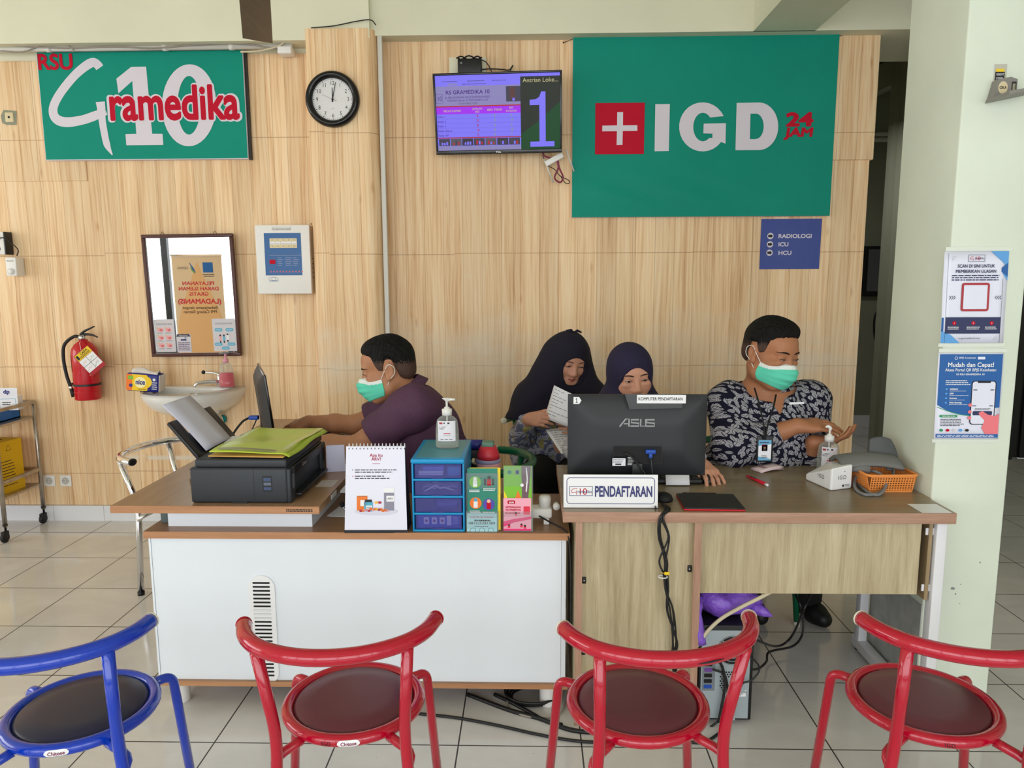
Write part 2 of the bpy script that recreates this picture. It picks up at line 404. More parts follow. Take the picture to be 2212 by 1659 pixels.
# beams over the wall and the cross beam coming forward
bz = onY(1000, 75, 4.33).z
b = MB(); b.box(-7.5, cx0+.05, 4.30, YW+.05, onY(300, 91, 4.3).z, 3.4, M_cream); struct(b.build('beam_left'))
xb0, xb1 = onY(1628, 62, 4.33).x, onY(1762, 60, 4.33).x
b = MB(); b.box(cx1-.03, xb0, 4.33, YW+.05, bz, 3.4, M_cream); b.box(xb0, 8, 4.33, 4.95, bz, 3.4, M_cream); struct(b.build('beam_back'))
b = MB(); b.box(xb0, xb1, -3.0, 4.34, bz, 3.4, M_cream); struct(b.build('beam_cross'))
b = MB()
xs = [-7.5, -3.9, -3.0, -2.68, -2.1, -1.28]
for a, c in zip(xs, xs[1:]): b.box(a+.001, c-.001, YW-.012, YW+.02, 0, .098, M_skirt)
struct(b.build('baseboard_back'))
b = MB(); b.box(-.84, 1.95, YW-.012, YW+.02, 0, .098, M_skirt); struct(b.build('baseboard_right'))
# right pillar
PX0, PX1, PY0, PY1 = 1.372, 1.622, 2.492, 2.87
b = MB(); b.box(PX0, PX1, PY0, PY1, 0, 3.4, M_pillar, .006)
pl = Pl(b, (PX0, PY0, 0)); M_chip = mat('bared_grey_plaster', (140, 140, 140), .9)
for (px, py, rx, ry) in ((2058, 1271, .010, .006), (2064, 1283, .003, .003), (2075, 1262, .003, .002), (2117, 1215, .003, .004), (2073, 1304, .002, .002)):
    q = onY(px, py, PY0); rd = random.Random(px); n = 14
    pl.poly([(q.x-PX0 + rx*math.cos(6.283*i/n)*(.6+.6*rd.random()), q.z + ry*math.sin(6.283*i/n)*(.6+.6*rd.random())) for i in range(n)], M_chip)
struct(b.build('pillar_right'))
b = MB(); b.box(PX0-.003, PX0+.001, PY0+.002, PY1, 0, .36, mat('grey_stained_plinth', (176, 178, 174), .5, noise=.18, nscale=18))
struct(b.build('trim_4'))
# side, front and hall walls
b = MB(); b.box(-7.6, -7.5, -3.2, -1.1, 0, 3.4, M_cream); b.box(-7.6, -7.5, 3.5, 8, 0, 3.4, M_cream); b.box(-7.6, -7.5, -1.1, 3.5, 0, .7, M_cream); b.box(-7.6, -7.5, -1.1, 3.5, 3.1, 3.4, M_cream); struct(b.build('wall_left'))
d = MB()
for y in (-1.1, .02, 1.17, 2.32, 3.45): d.box(-7.58, -7.52, y, y+.05, .7, 3.1, M_alu)
d.box(-7.58, -7.52, -1.1, 3.5, .7, .75, M_alu); d.box(-7.58, -7.52, -1.1, 3.5, 3.05, 3.1, M_alu); wl = struct(d.build('window_9'))
b = MB(); b.box(6.2, 6.4, -3.2, 8, 0, 3.4, M_cream); struct(b.build('wall_right'))
b = MB(); b.box(2.25, 2.33, 3.8, 4.65, 0, 3.4, M_hall); b.box(2.25, 2.84, 4.6, 4.7, 0, 3.4, M_hall); b.box(2.88, 2.94, 4.75, 6.1, 0, 3.4, M_hall); b.box(2.8, 2.9, 4.6, 4.8, 0, 3.4, M_hall); b.box(2.9, 2.95, 6.0, 6.1, 0, 3.4, M_hall)  # unseen partition behind the pillar, added to keep daylight out of the hall
b.box(2.85, 3.9, 6.1, 6.2, 0, 3.4, M_hall); b.box(3.9, 6.3, 6.1, 6.2, 2.3, 3.4, M_hall); struct(b.build('wall_hall_and_light_block'))
b = MB(); b.box(1, 5, 7.55, 7.7, 0, 3.4, M_hall); struct(b.build('wall_hall_end'))
b = MB(); b.box(1, 5, 7.53, 7.56, 0, .1, M_skirt); struct(b.build('baseboard_hall'))
b = MB(); b.box(1.0, 1.1, 4.6, 7.6, 0, 3.4, M_hall); struct(b.build('wall_hall_left'))
# dark door far right
d = MB(); d.box(3.98, 5.4, 6.12, 6.16, .01, 2.3, M_alu); d.box(4.05, 4.12, 6.1, 6.14, .01, 2.3, M_blackm); d.box(3.9, 3.98, 6.08, 6.18, 0, 2.3, M_alu); d.box(4.6, 4.66, 6.1, 6.14, .01, 2.3, M_blackm); struct(d.build('door_1'))
d = MB(); d.box(5.4, 6.2, 6.1, 6.2, 0, 2.3, M_hall); struct(d.build('wall_far_right'))
# glazed front behind the camera: black frames, clear panes
def glass_mat():
    m = bpy.data.materials.new('window_glass'); m.use_nodes = True; nt = m.node_tree; nt.nodes.clear()
    o = nt.nodes.new('ShaderNodeOutputMaterial'); x = nt.nodes.new('ShaderNodeMixShader'); a = nt.nodes.new('ShaderNodeBsdfTransparent'); g = nt.nodes.new('ShaderNodeBsdfGlossy')
    g.inputs['Roughness'].default_value = .02; x.inputs[0].default_value = .06
    nt.links.new(a.outputs[0], x.inputs[1]); nt.links.new(g.outputs[0], x.inputs[2]); nt.links.new(x.outputs[0], o.inputs[0]); return m
M_pane = glass_mat()
g = MB(); g.add([(-7.55, -1.05, .75), (-7.55, 3.45, .75), (-7.55, 3.45, 3.05), (-7.55, -1.05, 3.05)], [(0, 1, 2, 3)], M_pane); g.build('pane', wl)
xs = [-7.5, -5.8, -4.4,  -3.2, -1.6, .0, 1.6, 3.0, 4.6, 6.2]
for i, (a, c) in enumerate(zip(xs, xs[1:])):
    d = MB()
    for (u0, u1, z0, z1) in ((a, a+.05, 0, 3.1), (c-.05, c, 0, 3.1), (a+.05, c-.05, 0, .1), (a+.05, c-.05, 2.42, 2.5), (a+.05, c-.05, 3.02, 3.1)):
        d.box(u0, u1, -3.06, -2.98, z0, z1, M_alu)
    w = struct(d.build(f'window_{i+1}'))
    g = MB(); g.add([(a+.05, -3.02, .1), (c-.05, -3.02, .1), (c-.05, -3.02, 3.02), (a+.05, -3.02, 3.02)], [(0, 1, 2, 3)], M_pane); g.build('pane', w)
b = MB(); b.box(-8, 8, -3.1, -2.95, 3.1, 3.4, M_cream); struct(b.build('wall_front'))

# post with pinned notices left of the front row, seen in the mirror
b = MB(); b.box(-3.75, -3.45, -1.4, -1.15, 0, 3.4, M_pillar); struct(b.build('pillar_left'))
l = bpy.data.lights.new('hall_fill_light', 'AREA'); l.energy = 12; l.size = .4; lo = bpy.data.objects.new('hall_fill_light', l); lo.location = (2.2, 5.6, 2.7); COL.objects.link(lo)  # unseen fill light added to lift the hall out of black
# ------------------------------------------------------------ wood boards
def board_mat(name, a, b_, c, axis, sc=26, rough=.4, dark=.0):
    t = NT(name, rough, .4); p = t.obj()
    s = {'X': (.06, 1, 1), 'Y': (1, .06, 1), 'Z': (1, 1, .06)}[axis]
    q = t.mapp(p, s)
    n1 = t.noise(q, sc, 5, .6, .6); n2 = t.noise(q, sc*5, 3, .6)
    n3 = t.noise(t.mapp(p, tuple(x*.9 + .1 for x in s)), 3.2, 3, .5, 1.5)
    g = t.math('MULTIPLY_ADD', n1, .45, t.math('MULTIPLY_ADD', n2, .25, t.math('MULTIPLY', n3, .3)))
    t.bump(n2, .12, .002)
    return t.base(t.ramp(g, [(.3, a), (.5, b_), (.68, c)]))
M_oakZ = board_mat('pale_oak_board', (150, 133, 102), (188, 173, 140), (216, 204, 174), 'Z', 34)
M_top = board_mat('grey_brown_desk_top', (112, 97, 74), (136, 120, 94), (158, 142, 114), 'X', 26, .28)
M_edge = board_mat('pinkish_oak_edge', (150, 112, 92), (176, 138, 116), (196, 160, 138), 'X', 60)
M_edgeZ = board_mat('pinkish_oak_edge_upright', (150, 112, 92), (176, 138, 116), (196, 160, 138), 'Z', 60)
M_beech = board_mat('warm_brown_board', (134, 100, 74), (152, 116, 88), (170, 134, 104), 'X', 30, .35)
M_beechY = board_mat('warm_brown_desk_top', (138, 106, 80), (156, 122, 94), (172, 138, 110), 'Y', 30, .3)
M_beechE = board_mat('warm_brown_edge', (160, 112, 76), (182, 132, 94), (198, 150, 112), 'X', 40, .4)
M_lam = mat('white_laminate', (230, 236, 243), .35, noise=.015, nscale=3)
M_steelw = mat('white_steel', (226, 226, 230), .35)
M_side = board_mat('brown_oak_side', (128, 106, 76), (150, 128, 96), (170, 148, 114), 'Z', 30)
# ------------------------------------------------------------ registration desk on the right
t = thing('registration_desk', 'pale oak registration desk with grey-brown top beside the green pillar', 'desk', (.73, 2.62, 0))
off = Vector((.73, 2.62, 0))
def rel(b): b.T = Matrix.Translation(-off); return b
b = rel(MB()); b.box(.108, 1.36, 2.325, 2.935, .72, .75, M_top); b.build('desk_top', t)
b = rel(MB()); b.box(.108, 1.3605, 2.319, 2.3255, .715, .7505, M_edge, .002); b.box(1.36, 1.3625, 2.32, 2.935, .715, .7502, M_edge)
b.box(.105, .1085, 2.32, 2.935, .715, .7502, M_edge); b.build('edge_band', t)
for x0, x1 in ((.147, .169), (.532, .556)):
    b = rel(MB()); b.box(x0, x1, 2.33, 2.9, 0, .72, M_oakZ); b.box(x0, x1, 2.326, 2.331, 0, .72, M_edgeZ); b.build('side_panel', t)
b = rel(MB()); b.box(.169, .532, 2.352, 2.366, .035, .72, M_oakZ); p1 = b.build('back_panel', t)
b = rel(MB()); b.box(.169, .532, 2.346, 2.366, 0, .036, M_oakZ); b.build('plinth', t)
for px, py in ((1254, 1253), (1497, 1228), (1255, 1407)):
    q = onY(px, py, 2.35); q.x = max(.177, min(.524, q.x)); b = rel(MB()); b.box(q.x-.006, q.x+.007, 2.345, 2.353, q.z-.011, q.z+.011, M_black, .002); b.ell((q.x, 2.345, q.z), (.003, .003, .003), M_chrome, 8); b.build('corner_bracket', t)
zb = onY(1700, 1281, 2.36).z
b = rel(MB()); b.box(.556, 1.274, 2.356, 2.372, zb, .72, M_oakZ); b.build('modesty_panel', t)
b = rel(MB()); b.box(1.300, 1.312, 2.358, 2.9, zb-.02, .72, M_side); b.build('end_panel', t)
b = rel(MB()); b.box(1.318, 1.352, 2.345, 2.385, .03, .72, M_steelw, .003); b.build('leg', t)
b = rel(MB()); b.box(1.318, 1.352, 2.84, 2.88, .03, .72, M_steelw, .003); b.build('leg', t)
b = rel(MB()); b.box(1.314, 1.356, 2.335, 2.90, .012, .05, M_steelw, .004)
for y in (2.36, 2.87): b.lathe([(.014, 0), (.014, .014)], M_black, (1.335, y, 0), seg=12)
b.build('foot_bar', t)
for z in (.675, zb+.02):
    b = rel(MB()); b.box(1.292, 1.32, 2.362, 2.368, z-.012, z+.012, M_steelw, .002); b.build('fixing_bracket', t)
# ------------------------------------------------------------ credenza and long desk on the left
off = Vector((-.6, 2.62, 0))
t = thing('credenza', 'low white cabinet with brown top carrying the calendar and blue drawers', 'cabinet', off)
b = rel(MB()); b.box(-1.322, .132, 2.40, 2.865, .626, .65, M_beech); b.box(-1.322, .132, 2.398, 2.4005, .626, .6503, M_beechE); b.build('cabinet_top', t)
b = rel(MB()); b.box(-1.305, .104, 2.414, 2.43, .104, .626, M_lam); fp = b.build('front_panel', t)
for x0, x1 in ((-1.313, -1.306), (.105, .12)):
    b = rel(MB()); b.box(x0, x1, 2.412, 2.855, .104, .626, M_lam); b.build('side_panel', t)
b = rel(MB()); b.box(-1.30, .10, 2.84, 2.855, .104, .626, M_lam); b.build('back_panel', t)
b = rel(MB()); b.box(-1.322, .128, 2.402, 2.86, .086, .104, M_beech); b.box(-1.322, .128, 2.400, 2.4025, .086, .104, M_beechE); b.build('bottom_board', t)
for x in (-1.258, .062):
    for y in (2.455, 2.81):
        b = rel(MB()); b.lathe([(.028, 0), (.03, .004), (.031, .07), (.033, .086)], M_wpl, (x, y, 0)); b.build('foot', t)
b = rel(MB()); b.box(-1.262, -.757, 2.456, 2.475, .65, .729, M_lam); b.box(-.775, -.757, 2.475, 2.84, .65, .729, M_lam); b.build('riser', t)
# louvred vent
v0, v1 = onY(535, 1243, 2.41), onY(592, 1245, 2.41)
b = rel(MB()); w = v1.x - v0.x; zt = v0.z; zl = zt - .40; xm = (v0.x+v1.x)/2
b.prism(rrect(-w/2, 0, w/2, zt-zl, w/2*.98, 10), (xm, 2.414, zl), (1, 0, 0), (0, 0, 1), (0, -.006, 0), M_white)
v = b.build('vent', t)
b = rel(MB()); pl = Pl(b, (xm, 2.408, zl))
for i in range(25):
    z = .03 + i*.0142
    if i in (16, 17, 15, 4): pl.rframe(-w*.33, z, w*.33, z+.006, .003, .0008, M_grey); continue
    pl.rrect(-w*.33, z, w*.33, z+.0065, .003, M_blackm)
b.build('slots', v)
off = Vector((-1.05, 3.12, 0))
t = thing('long_desk', 'long brown-topped desk running back to the wall under the printer', 'desk', off)
b = rel(MB()); b.box(-1.401, -.70, 2.354, 3.895, .73, .755, M_beechY); b.box(-1.4015, -.6995, 2.3515, 2.3545, .73, .7552, M_beechE); b.build('desk_top', t)
M_legg = mat('grey_green_steel', (92, 104, 104), .4)
for x, y in ((-1.29, 2.50), (-1.35, 3.83), (-.75, 3.83)):
    b = rel(MB()); b.box(x-.014, x+.014, y-.014, y+.014, .0 if y > 3 else .651, .73, M_legg, .003); b.build('leg', t)
b = rel(MB()); b.box(-1.33, -.77, 3.82, 3.84, .3, .73, M_lam); b.build('modesty_panel', t)
b = rel(MB()); pl = Pl(b, (-1.05, 2.351, .742))
pl.lines(.24, .004, .09, 2, .005, .0032, M_ink, .1, 4)
b.build('stencil', t)
b = rel(MB()); b.box(-.6995, -.6985, 2.50, 2.57, .733, .75, M_white); b.build('sticker', t)
def fillet(pts, r, n=6):
    P = [Vector(p) for p in pts]; rs = r if isinstance(r, list) else [r]*(len(P)-2); out = [P[0]]
    for i in range(1, len(P)-1):
        a, c = (P[i-1]-P[i]), (P[i+1]-P[i]); la, lc = a.length, c.length; d = min(rs[i-1], la*.48, lc*.48); p0, p1 = P[i]+a*(d/la), P[i]+c*(d/lc)
        out += [p0*(1-t)**2 + P[i]*2*t*(1-t) + p1*t*t for t in (j/n for j in range(n+1))]
    return out + [P[-1]]
# ------------------------------------------------------------ tube chairs
def chair(name, label, loc, yaw, frame, pad, cap, group=None, sticker=None, ink=None, scratch=False):
    t = thing(name, label, 'chair', (loc[0], loc[1], 0), R(yaw), group)
    b = MB(); b.tube([(.163*math.cos(R(a)), .163*math.sin(R(a)), .442) for a in range(0, 360, 8)], .0150, frame, 12, closed=True); rg = b.build('seat_ring', t)
    b = MB(); b.lathe([(.001, .4585), (.09, .458), (.139, .455), (.148, .448), (.1495, .440), (.144, .432), (.001, .432)][::-1], pad, seg=48); b.build('seat', t)
    for sgn in (-1, 1):
        b = MB(); b.tube(fillet([(sgn*.178, -.185, .012), (sgn*.142, -.194, .47), (sgn*.160, -.257, .714)], .07), .0135, frame, 14)
        b.build('back_post', t)
        b = MB(); a = R(90 - sgn*52)
        c, s = math.cos(a), math.sin(a)
        b.tube(fillet([(.165*c, .165*s, .438), (.222*c, .222*s, .438), (.262*c, .275*s, .012)], .045, 8), .0125, frame, 14)
        g = b.build('leg', t)
        b = MB(); b.lathe([(.0135, 0), (.014, .02)], cap, (.262*c, .275*s, 0), seg=12); b.build('rubber_tip', g)
        b = MB(); b.tube([(sgn*.10, -.137, .432), (sgn*.15, -.172, .412), (sgn*.150, -.192, .39)], .0115, frame, 10, smooth=3); b.build('bracket', t)
        b = MB(); b.lathe([(.0145, 0), (.015, .02)], cap, (sgn*.178, -.185, 0), seg=12); b.build('rubber_tip', t)
    arc = [(-.217, -.145, .725), (-.195, -.205, .725), (-.152, -.258, .725), (-.08, -.297, .725), (0, -.31, .725), (.08, -.297, .725), (.152, -.258, .725), (.195, -.205, .725), (.217, -.145, .725)]
    b = MB(); b.tube(arc, .018, frame, 16, smooth=6); bt = b.build('back_rail', t)
    for sgn in (-1, 1):
        b = MB(); d = Vector((sgn*.022, .06, 0)).normalized(); p = Vector((sgn*.217, -.145, .725)) - d*.001
        b.tube([p, p + d*.004, p + d*.007], [.0186, .0184, .015], cap, 16); b.build('end_cap', bt)
    if scratch:
        b = MB(); b.tube([(.02+.0135*i, -.3075+.0006*i*i*.6-.0178, .721+.0006*i) for i in range(6)], [.0004, .0016, .0022, .0022, .0014, .0004], M_ink, 6); b.build('scuff', bt)
    def ringprint(fn, name, ang):
        b = MB(); a = R(ang); n = Vector((math.cos(a), math.sin(a), 0)); u = Vector((-math.sin(a), math.cos(a), 0))
        fn(Pl(b, Vector((0, 0, .443)), u, (0, 0, 1)))
        vs = []
        for x, y, z in b.v:                                   # wrap round the tube
            q = Vector((x, y, z)); th = q.dot(u)/.179; h = (z-.443)/.0155; k = q.dot(n)
            r = .163 + (.0153+k)*math.cos(h); ca = a + th
            vs.append((r*math.cos(ca), r*math.sin(ca), .442 + (.0157+k)*math.sin(h)))
        b.v = vs; return b.build(name, rg)
    if sticker is not None:
        def f(pl):
            n = 13
            for i in range(n-1):
                x0, x1 = -.026+.052*i/(n-1), -.026+.052*(i+1)/(n-1)
                h = lambda x: .008*min(1, (1-(abs(x)/.0262)**6)**.5)
                [pl.poly([(x0, h(x0)*a), (x1, h(x1)*a), (x1, h(x1)*(a+.25)), (x0, h(x0)*(a+.25))], M_white) for a in (-1, -.75, -.5, -.25, 0, .25, .5, .75)]
            pl.up().text('Chitose', 0, -.004, .008, mat('maroon_ink', (130, 20, 70), .5), bold=.02)
        ringprint(f, 'sticker', sticker)
    if ink is not None: ringprint(lambda pl: pl.text('IGD', 0, -.005, .009, M_ink, spacing=1.1), 'handwriting', ink)
    return t
M_red = mat('red_enamel', (176, 3, 40), .14, coat=.5); M_redpad = mat('dark_red_vinyl', (98, 44, 56), .36)
M_blue = mat('blue_enamel', (4, 56, 182), .16, coat=.5); M_bluepad = mat('navy_vinyl', (30, 32, 62), .34)
M_green = mat('green_enamel', (0, 96, 62), .3); M_greenpad = mat('dark_green_vinyl', (30, 44, 38), .5)
M_capw = mat('cream_cap', (222, 216, 200), .5); M_gpad = mat('grey_vinyl', (120, 120, 122), .45)
chair('tube_chair', 'red tube chair in front of the white cabinet vent, white sticker on its seat ring', (-.447, 1.735), 5, M_red, M_redpad, M_red, 'waiting chairs in the front row', sticker=-86, ink=-103)
chair('tube_chair', 'red tube chair with dark scuff on its back rail, in front of oak pedestal', (.268, 1.74), 8, M_red, M_redpad, M_capw, 'waiting chairs in the front row', scratch=True)
chair('tube_chair', 'red tube chair in front of the green pillar, at the right end of its row', (.984, 1.755), -4, M_red, M_redpad, M_capw, 'waiting chairs in the front row', ink=-95)
chair('tube_chair', 'blue tube chair at the left end of the front row', (-1.115, 1.685), 12, M_blue, M_bluepad, M_capw, 'waiting chairs in the front row', sticker=-88)
q = chair('tube_chair', 'chrome tube chair with grey seat at the left side of the long desk', (-1.655, 3.53), -97, M_chrome, M_gpad, M_black); q.scale = (1.2, 1.05, .92)
g0 = chair('tube_chair', 'green tube chair under the man in leaf-patterned shirt', (.95, 3.24), 180, M_green, M_greenpad, M_capw, 'green staff chairs behind the desks')
dup(g0, (.07, 3.86, 0), (0, 0, R(180)), 'green tube chair under the woman reading papers')
dup(g0, (.415, 3.27, 0), (0, 0, R(180)), 'green tube chair under the woman behind the monitor')
dup(g0, (-.30, 3.10, 0), (0, 0, R(88)), 'green tube chair under the man in purple shirt')
# ------------------------------------------------------------ signs and things on the walls
M_teal = mat('teal_vinyl', (8, 140, 120), .55, spec=.2, noise=.03, nscale=4, bump=.12)
M_sred = mat('sign_red', (190, 4, 42), .55, spec=.2); M_swhite = mat('sign_white', (218, 211, 222), .55, spec=.2)
M_navy = mat('sign_navy_blue', (20, 52, 140), .35, bump=.15, nscale=14)
def planeprint(b, o, Y):
    """returns a Pl on the plane y=Y with origin o and a function turning photo pixels into its coordinates"""
    pl = Pl(b, (0, Y - o.y, 0)); 
    def g(px, py): q = onY(px, py, Y); return (q.x - o.x, q.z - o.z)
    return pl, g
# hospital name board
Y = YW - .035; o = onY(300, 345, Y); o.y = YW - .02
t = thing('name_board', 'wide teal board with white G and 10 and red hospital name', 'sign', o)
tl = onY(78, 113, Y); br = onY(537, 343, Y)
b = MB(); b.box(tl.x-o.x, br.x-o.x-.002, Y-o.y, .02, br.z-o.z, tl.z-o.z, M_swhite); pl = Pl(b, (0, Y-o.y, 0), step=.0006); pl.rect(tl.x-o.x+.003, br.z-o.z+.004, br.x-o.x-.004, tl.z-o.z-.001, M_teal); b.build('panel', t)
b = MB(); b.box(br.x-o.x-.001, br.x-o.x+.012, Y-o.y+.012, .022, br.z-o.z-.003, tl.z-o.z, M_black); b.build('frame', t)
b = MB(); pl, g = planeprint(b, o, Y); pl.k = 3
def C(x, y): return g(x/3.95, 60 + y/3.95)
k = onY(301, 200, Y).x - onY(300, 200, Y).x; k /= 3.95   # metres per crop pixel
pl.stroke([C(*q) for q in ((852, 342), (835, 318), (800, 297), (745, 318), (640, 405), (525, 545), (462, 660), (458, 740), (500, 790), (580, 806), (700, 788), (800, 755), (905, 712))], [72*k, 72*k, 74*k, 74*k, 70*k, 70*k, 72*k, 78*k, 82*k, 80*k, 74*k, 74*k, 60*k], M_swhite, 6)
pl.up().stroke([C(*q) for q in ((857, 632), (866, 700), (872, 780), (890, 890), (915, 1000), (960, 1086))], [78*k, 70*k, 62*k, 60*k, 58*k, 8*k], M_swhite, 6)
pl.up().poly([C(*q) for q in ((1012, 560), (995, 435), (1120, 335), (1248, 332), (1300, 905), (1388, 905), (1395, 1000), (1080, 1003), (1072, 908), (1165, 905), (1130, 455))], M_swhite)
n = 40; oo = [C(1615 + 232*math.cos(6.283*i/n) - 4*math.sin(6.283*i/n), 662 + 350*math.sin(6.283*i/n)) for i in range(n)]
ii = [C(1614 + 98*math.cos(6.283*i/n), 662 + 250*math.sin(6.283*i/n)) for i in range(n)]
b.add([pl.p(*q) for q in oo + ii], [(i, (i+1) % n, n+(i+1) % n, n+i) for i in range(n)], M_swhite)
x0, y0 = C(1488, 778); h = 292*k
pl.up().text('ramedika', x0, y0, h*.93, M_swhite, bold=.065, w=1150*k)
pl.up(2).text('ramedika', x0, y0, h*.93, M_sred, bold=.03, w=1108*k)
x0, y0 = C(478, 355); pl.text('RSU', x0, y0, 122*k, M_sred, bold=.03, w=296*k)
b.build('lettering', t)
# emergency board
Y = YW - .035; o = onY(1515, 470, Y); o.y = YW - .02
t = thing('emergency_board', 'large teal board reading IGD 24 JAM with a white cross on red', 'sign', o)
tl = onY(1238, 81, Y); br = onY(1792, 466, Y); w = br.x-tl.x
b = MB()
def cloth(u, v):
    x = tl.x-o.x + u*(w+.0); z = br.z-o.z + v*(tl.z-br.z)
    e = min(u, 1-u, v, 1-v); a = min(1, e*9)
    fold = .008*(1+math.sin(26*(u*.8+v*1.1)+2*math.sin(5*v)))*max(0, 1-v*3.1)*max(0.1, 1.1-u) + .0009*(1+math.sin(9*u-6*v))
    return (x, Y-o.y-.002 - a*fold, z)
b.grid(60, 44, cloth, M_teal); b.box(tl.x-o.x, br.x-o.x, Y-o.y, .02, br.z-o.z, tl.z-o.z, M_swhite); b.build('panel', t)
b = MB(); pl, g = planeprint(b, o, Y-.0045)
def C(x, y): return g(1200 + x/3.016, 50 + y/3.016)
k = (onY(1501, 300, Y).x - onY(1500, 300, Y).x)/3.016
pl.poly([C(*q) for q in ((257, 855), (575, 853), (582, 518), (260, 521))], M_sred)
pl.up().poly([C(*q) for q in ((305, 668), (401, 666), (402, 580), (440, 579), (439, 666), (533, 665), (533, 702), (438, 703), (436, 793), (398, 794), (400, 704), (304, 705))], M_swhite)
pl.poly([C(*q) for q in ((645, 835), (738, 833), (745, 527), (650, 528))], M_swhite)
arc = lambda cx, cy, rx, ry, a0, a1, n=24: [C(cx + rx*math.cos(R(a0+(a1-a0)*i/n)), cy - ry*math.sin(R(a0+(a1-a0)*i/n))) for i in range(n+1)]
pl.poly(arc(958, 676, 153, 160, 26, 322) + [C(*q) for q in ((1107, 785), (1110, 652), (965, 655), (963, 718), (1022, 720), (1022, 748))] + arc(960, 677, 63, 93, -50, -322+4), M_swhite)
ou = [C(1180, 520), C(1322, 517)] + arc(1325, 672, 126, 155, 84, -84, 16) + [C(1322, 827), C(1172, 828)]
n2 = [C(1270, 590), C(1306, 590)] + arc(1306, 672, 50, 82, 84, -84, 16) + [C(1304, 756), C(1266, 756)]
n = len(ou); b.add([pl.p(*q) for q in ou + n2], [(i, i+1, n+i+1, n+i) for i in range(n-1)] + [(n-1, 0, n, 2*n-1)], M_swhite)
x0, y0 = C(1588, 668); pl.text('24', x0, y0, 80*k, M_sred, bold=.05, w=178*k)
x0, y0 = C(1586, 738); pl.text('JAM', x0, y0, 54*k, M_sred, bold=.045, w=184*k, shear=.12)
b.build('lettering', t)
for a, c in (((1238, 84), (1217, 92)), ((1808, 76), (1826, 79))):
    p, q = onY(*a, Y+.01)-o, onY(*c, YW-.004)-o
    b = MB(); b.tube([p, q, q+Vector((0, .006, 0))], .0015, M_ink, 6); b.ell(q, (.004, .004, .004), M_ink, 8); b.build('hanging_wire', t)
# direction sign
Y = YW-.003; o = onY(1708, 580, Y)
t = thing('direction_sign', 'small blue sign pointing to RADIOLOGI, ICU and HCU', 'sign', o)
b = MB(); tl = onY(1645, 473, Y)-o; br = onY(1769, 581, Y)-o
b.prism([(tl.x, br.z), (br.x, br.z), (br.x+.003, tl.z), (tl.x, tl.z)], (0, 0, 0), (1, 0, 0), (0, 0, 1), (0, .0028, 0), M_navy); b.build('panel', t)
b = MB(); pl, g = planeprint(b, o, Y)
for (x, y), s in zip(((1400, 1387), (1397, 1441), (1394, 1496)), ('RADIOLOGI', 'ICU', 'HCU')):
    p = C(x, y); pl.circ(*p, 21*k, M_swhite)
    pl.up().poly([(p[0]+a*k, p[1]+c*k) for a, c in ((-15, -8), (2, -8), (2, -14), (17, 0), (2, 14), (2, 8), (-15, 8))], M_ink); pl.k -= 1
    p = C(1450, y+13); pl.text(s, p[0], p[1], 26*k, M_swhite, 'LEFT', .03, w=None, sx=1.12)
b.build('lettering', t)
# ------------------------------------------------------------ television
TL, TR, BR, BL = onY(934, 160, 4.29), onY(1215, 150, 4.235), onY(1213, 330, 4.31), onY(944, 334, 4.365)
u = ((TR-TL)+(BR-BL)).normalized(); v = ((TL-BL)+(TR-BR)); v = (v - u*v.dot(u)).normalized(); nn = u.cross(v)
c = (TL+TR+BR+BL)/4; Wt = ((TR-TL).length+(BR-BL).length)/2; Ht = ((TL-BL).length+(TR-BR).length)/2
t = thing('television', 'wall-mounted television showing bed counts and a big queue number 1', 'television', c)
t.rotation_euler = Matrix((u, -nn, v)).transposed().to_euler()
a, h = Wt/2, Ht/2
M_tvb = mat('glossy_black', (18, 18, 20), .15)
b = MB()
for x0, x1, z0, z1 in ((-a, a, h-.012, h), (-a, a, -h, -h+.022), (-a, -a+.011, -h+.022, h-.012), (a-.011, a, -h+.022, h-.012)): b.box(x0, x1, -.012, .02, z0, z1, M_tvb, .003)
b.build('bezel', t)
b = MB(); b.box(-a+.004, a-.004, 0.008, .035, -h+.004, h-.004, M_black); b.box(-.2, .2, .03, .06, -.17, .1, M_black, .01); b.build('back_cover', t)
def scr(n, c, e=.9): return mat(n, c, .3, spec=.2, emit=e)
S_l = scr('screen_lilac', (128, 118, 250), .85); S_p = scr('screen_paper', (160, 152, 214), .6); S_v = scr('screen_violet', (166, 42, 246), .8); S_g = scr('screen_green', (4, 84, 34), .5)
S_gd = scr('screen_dark_olive', (46, 54, 40), .4); S_n = scr('screen_purple_text', (92, 24, 168), .4); S_r = scr('screen_red', (216, 40, 60), .5); S_y = scr('screen_yellow_green', (170, 200, 80), .5); S_w = scr('screen_white_text', (222, 214, 160), .6); S_k = scr('screen_grey', (110, 100, 130), .25)
x0, x1, z0, z1 = -a+.011, a-.011, -h+.022, h-.012; sw, sh = x1-x0, z1-z0
b = MB(); b.add([(x0, 0, z0), (x1, 0, z0), (x1, 0, z1), (x0, 0, z1)], [(0, 1, 2, 3)], S_l)
pl = Pl(b, (x0, 0, z0)); X = lambda f: f*sw; Z = lambda f: f*sh; dv = .685
pl.rect(0, Z(.60), X(dv), Z(.86), S_p); pl.rect(0, 0, X(dv), Z(.06), S_p)
pl.rect(X(dv), 0, X(1), Z(.96), S_gd); pl.up().poly([(X(dv), 0), (X(1), 0), (X(1), Z(.62)), (X(.8), Z(.34)), (X(dv), Z(.2))], S_g)
pl.rect(0, Z(.49), X(dv), Z(.585), S_v); pl.rect(0, Z(.585), X(dv), Z(.6), S_r); pl.rect(0, Z(.165), X(dv), Z(.178), S_r)
pl.up()
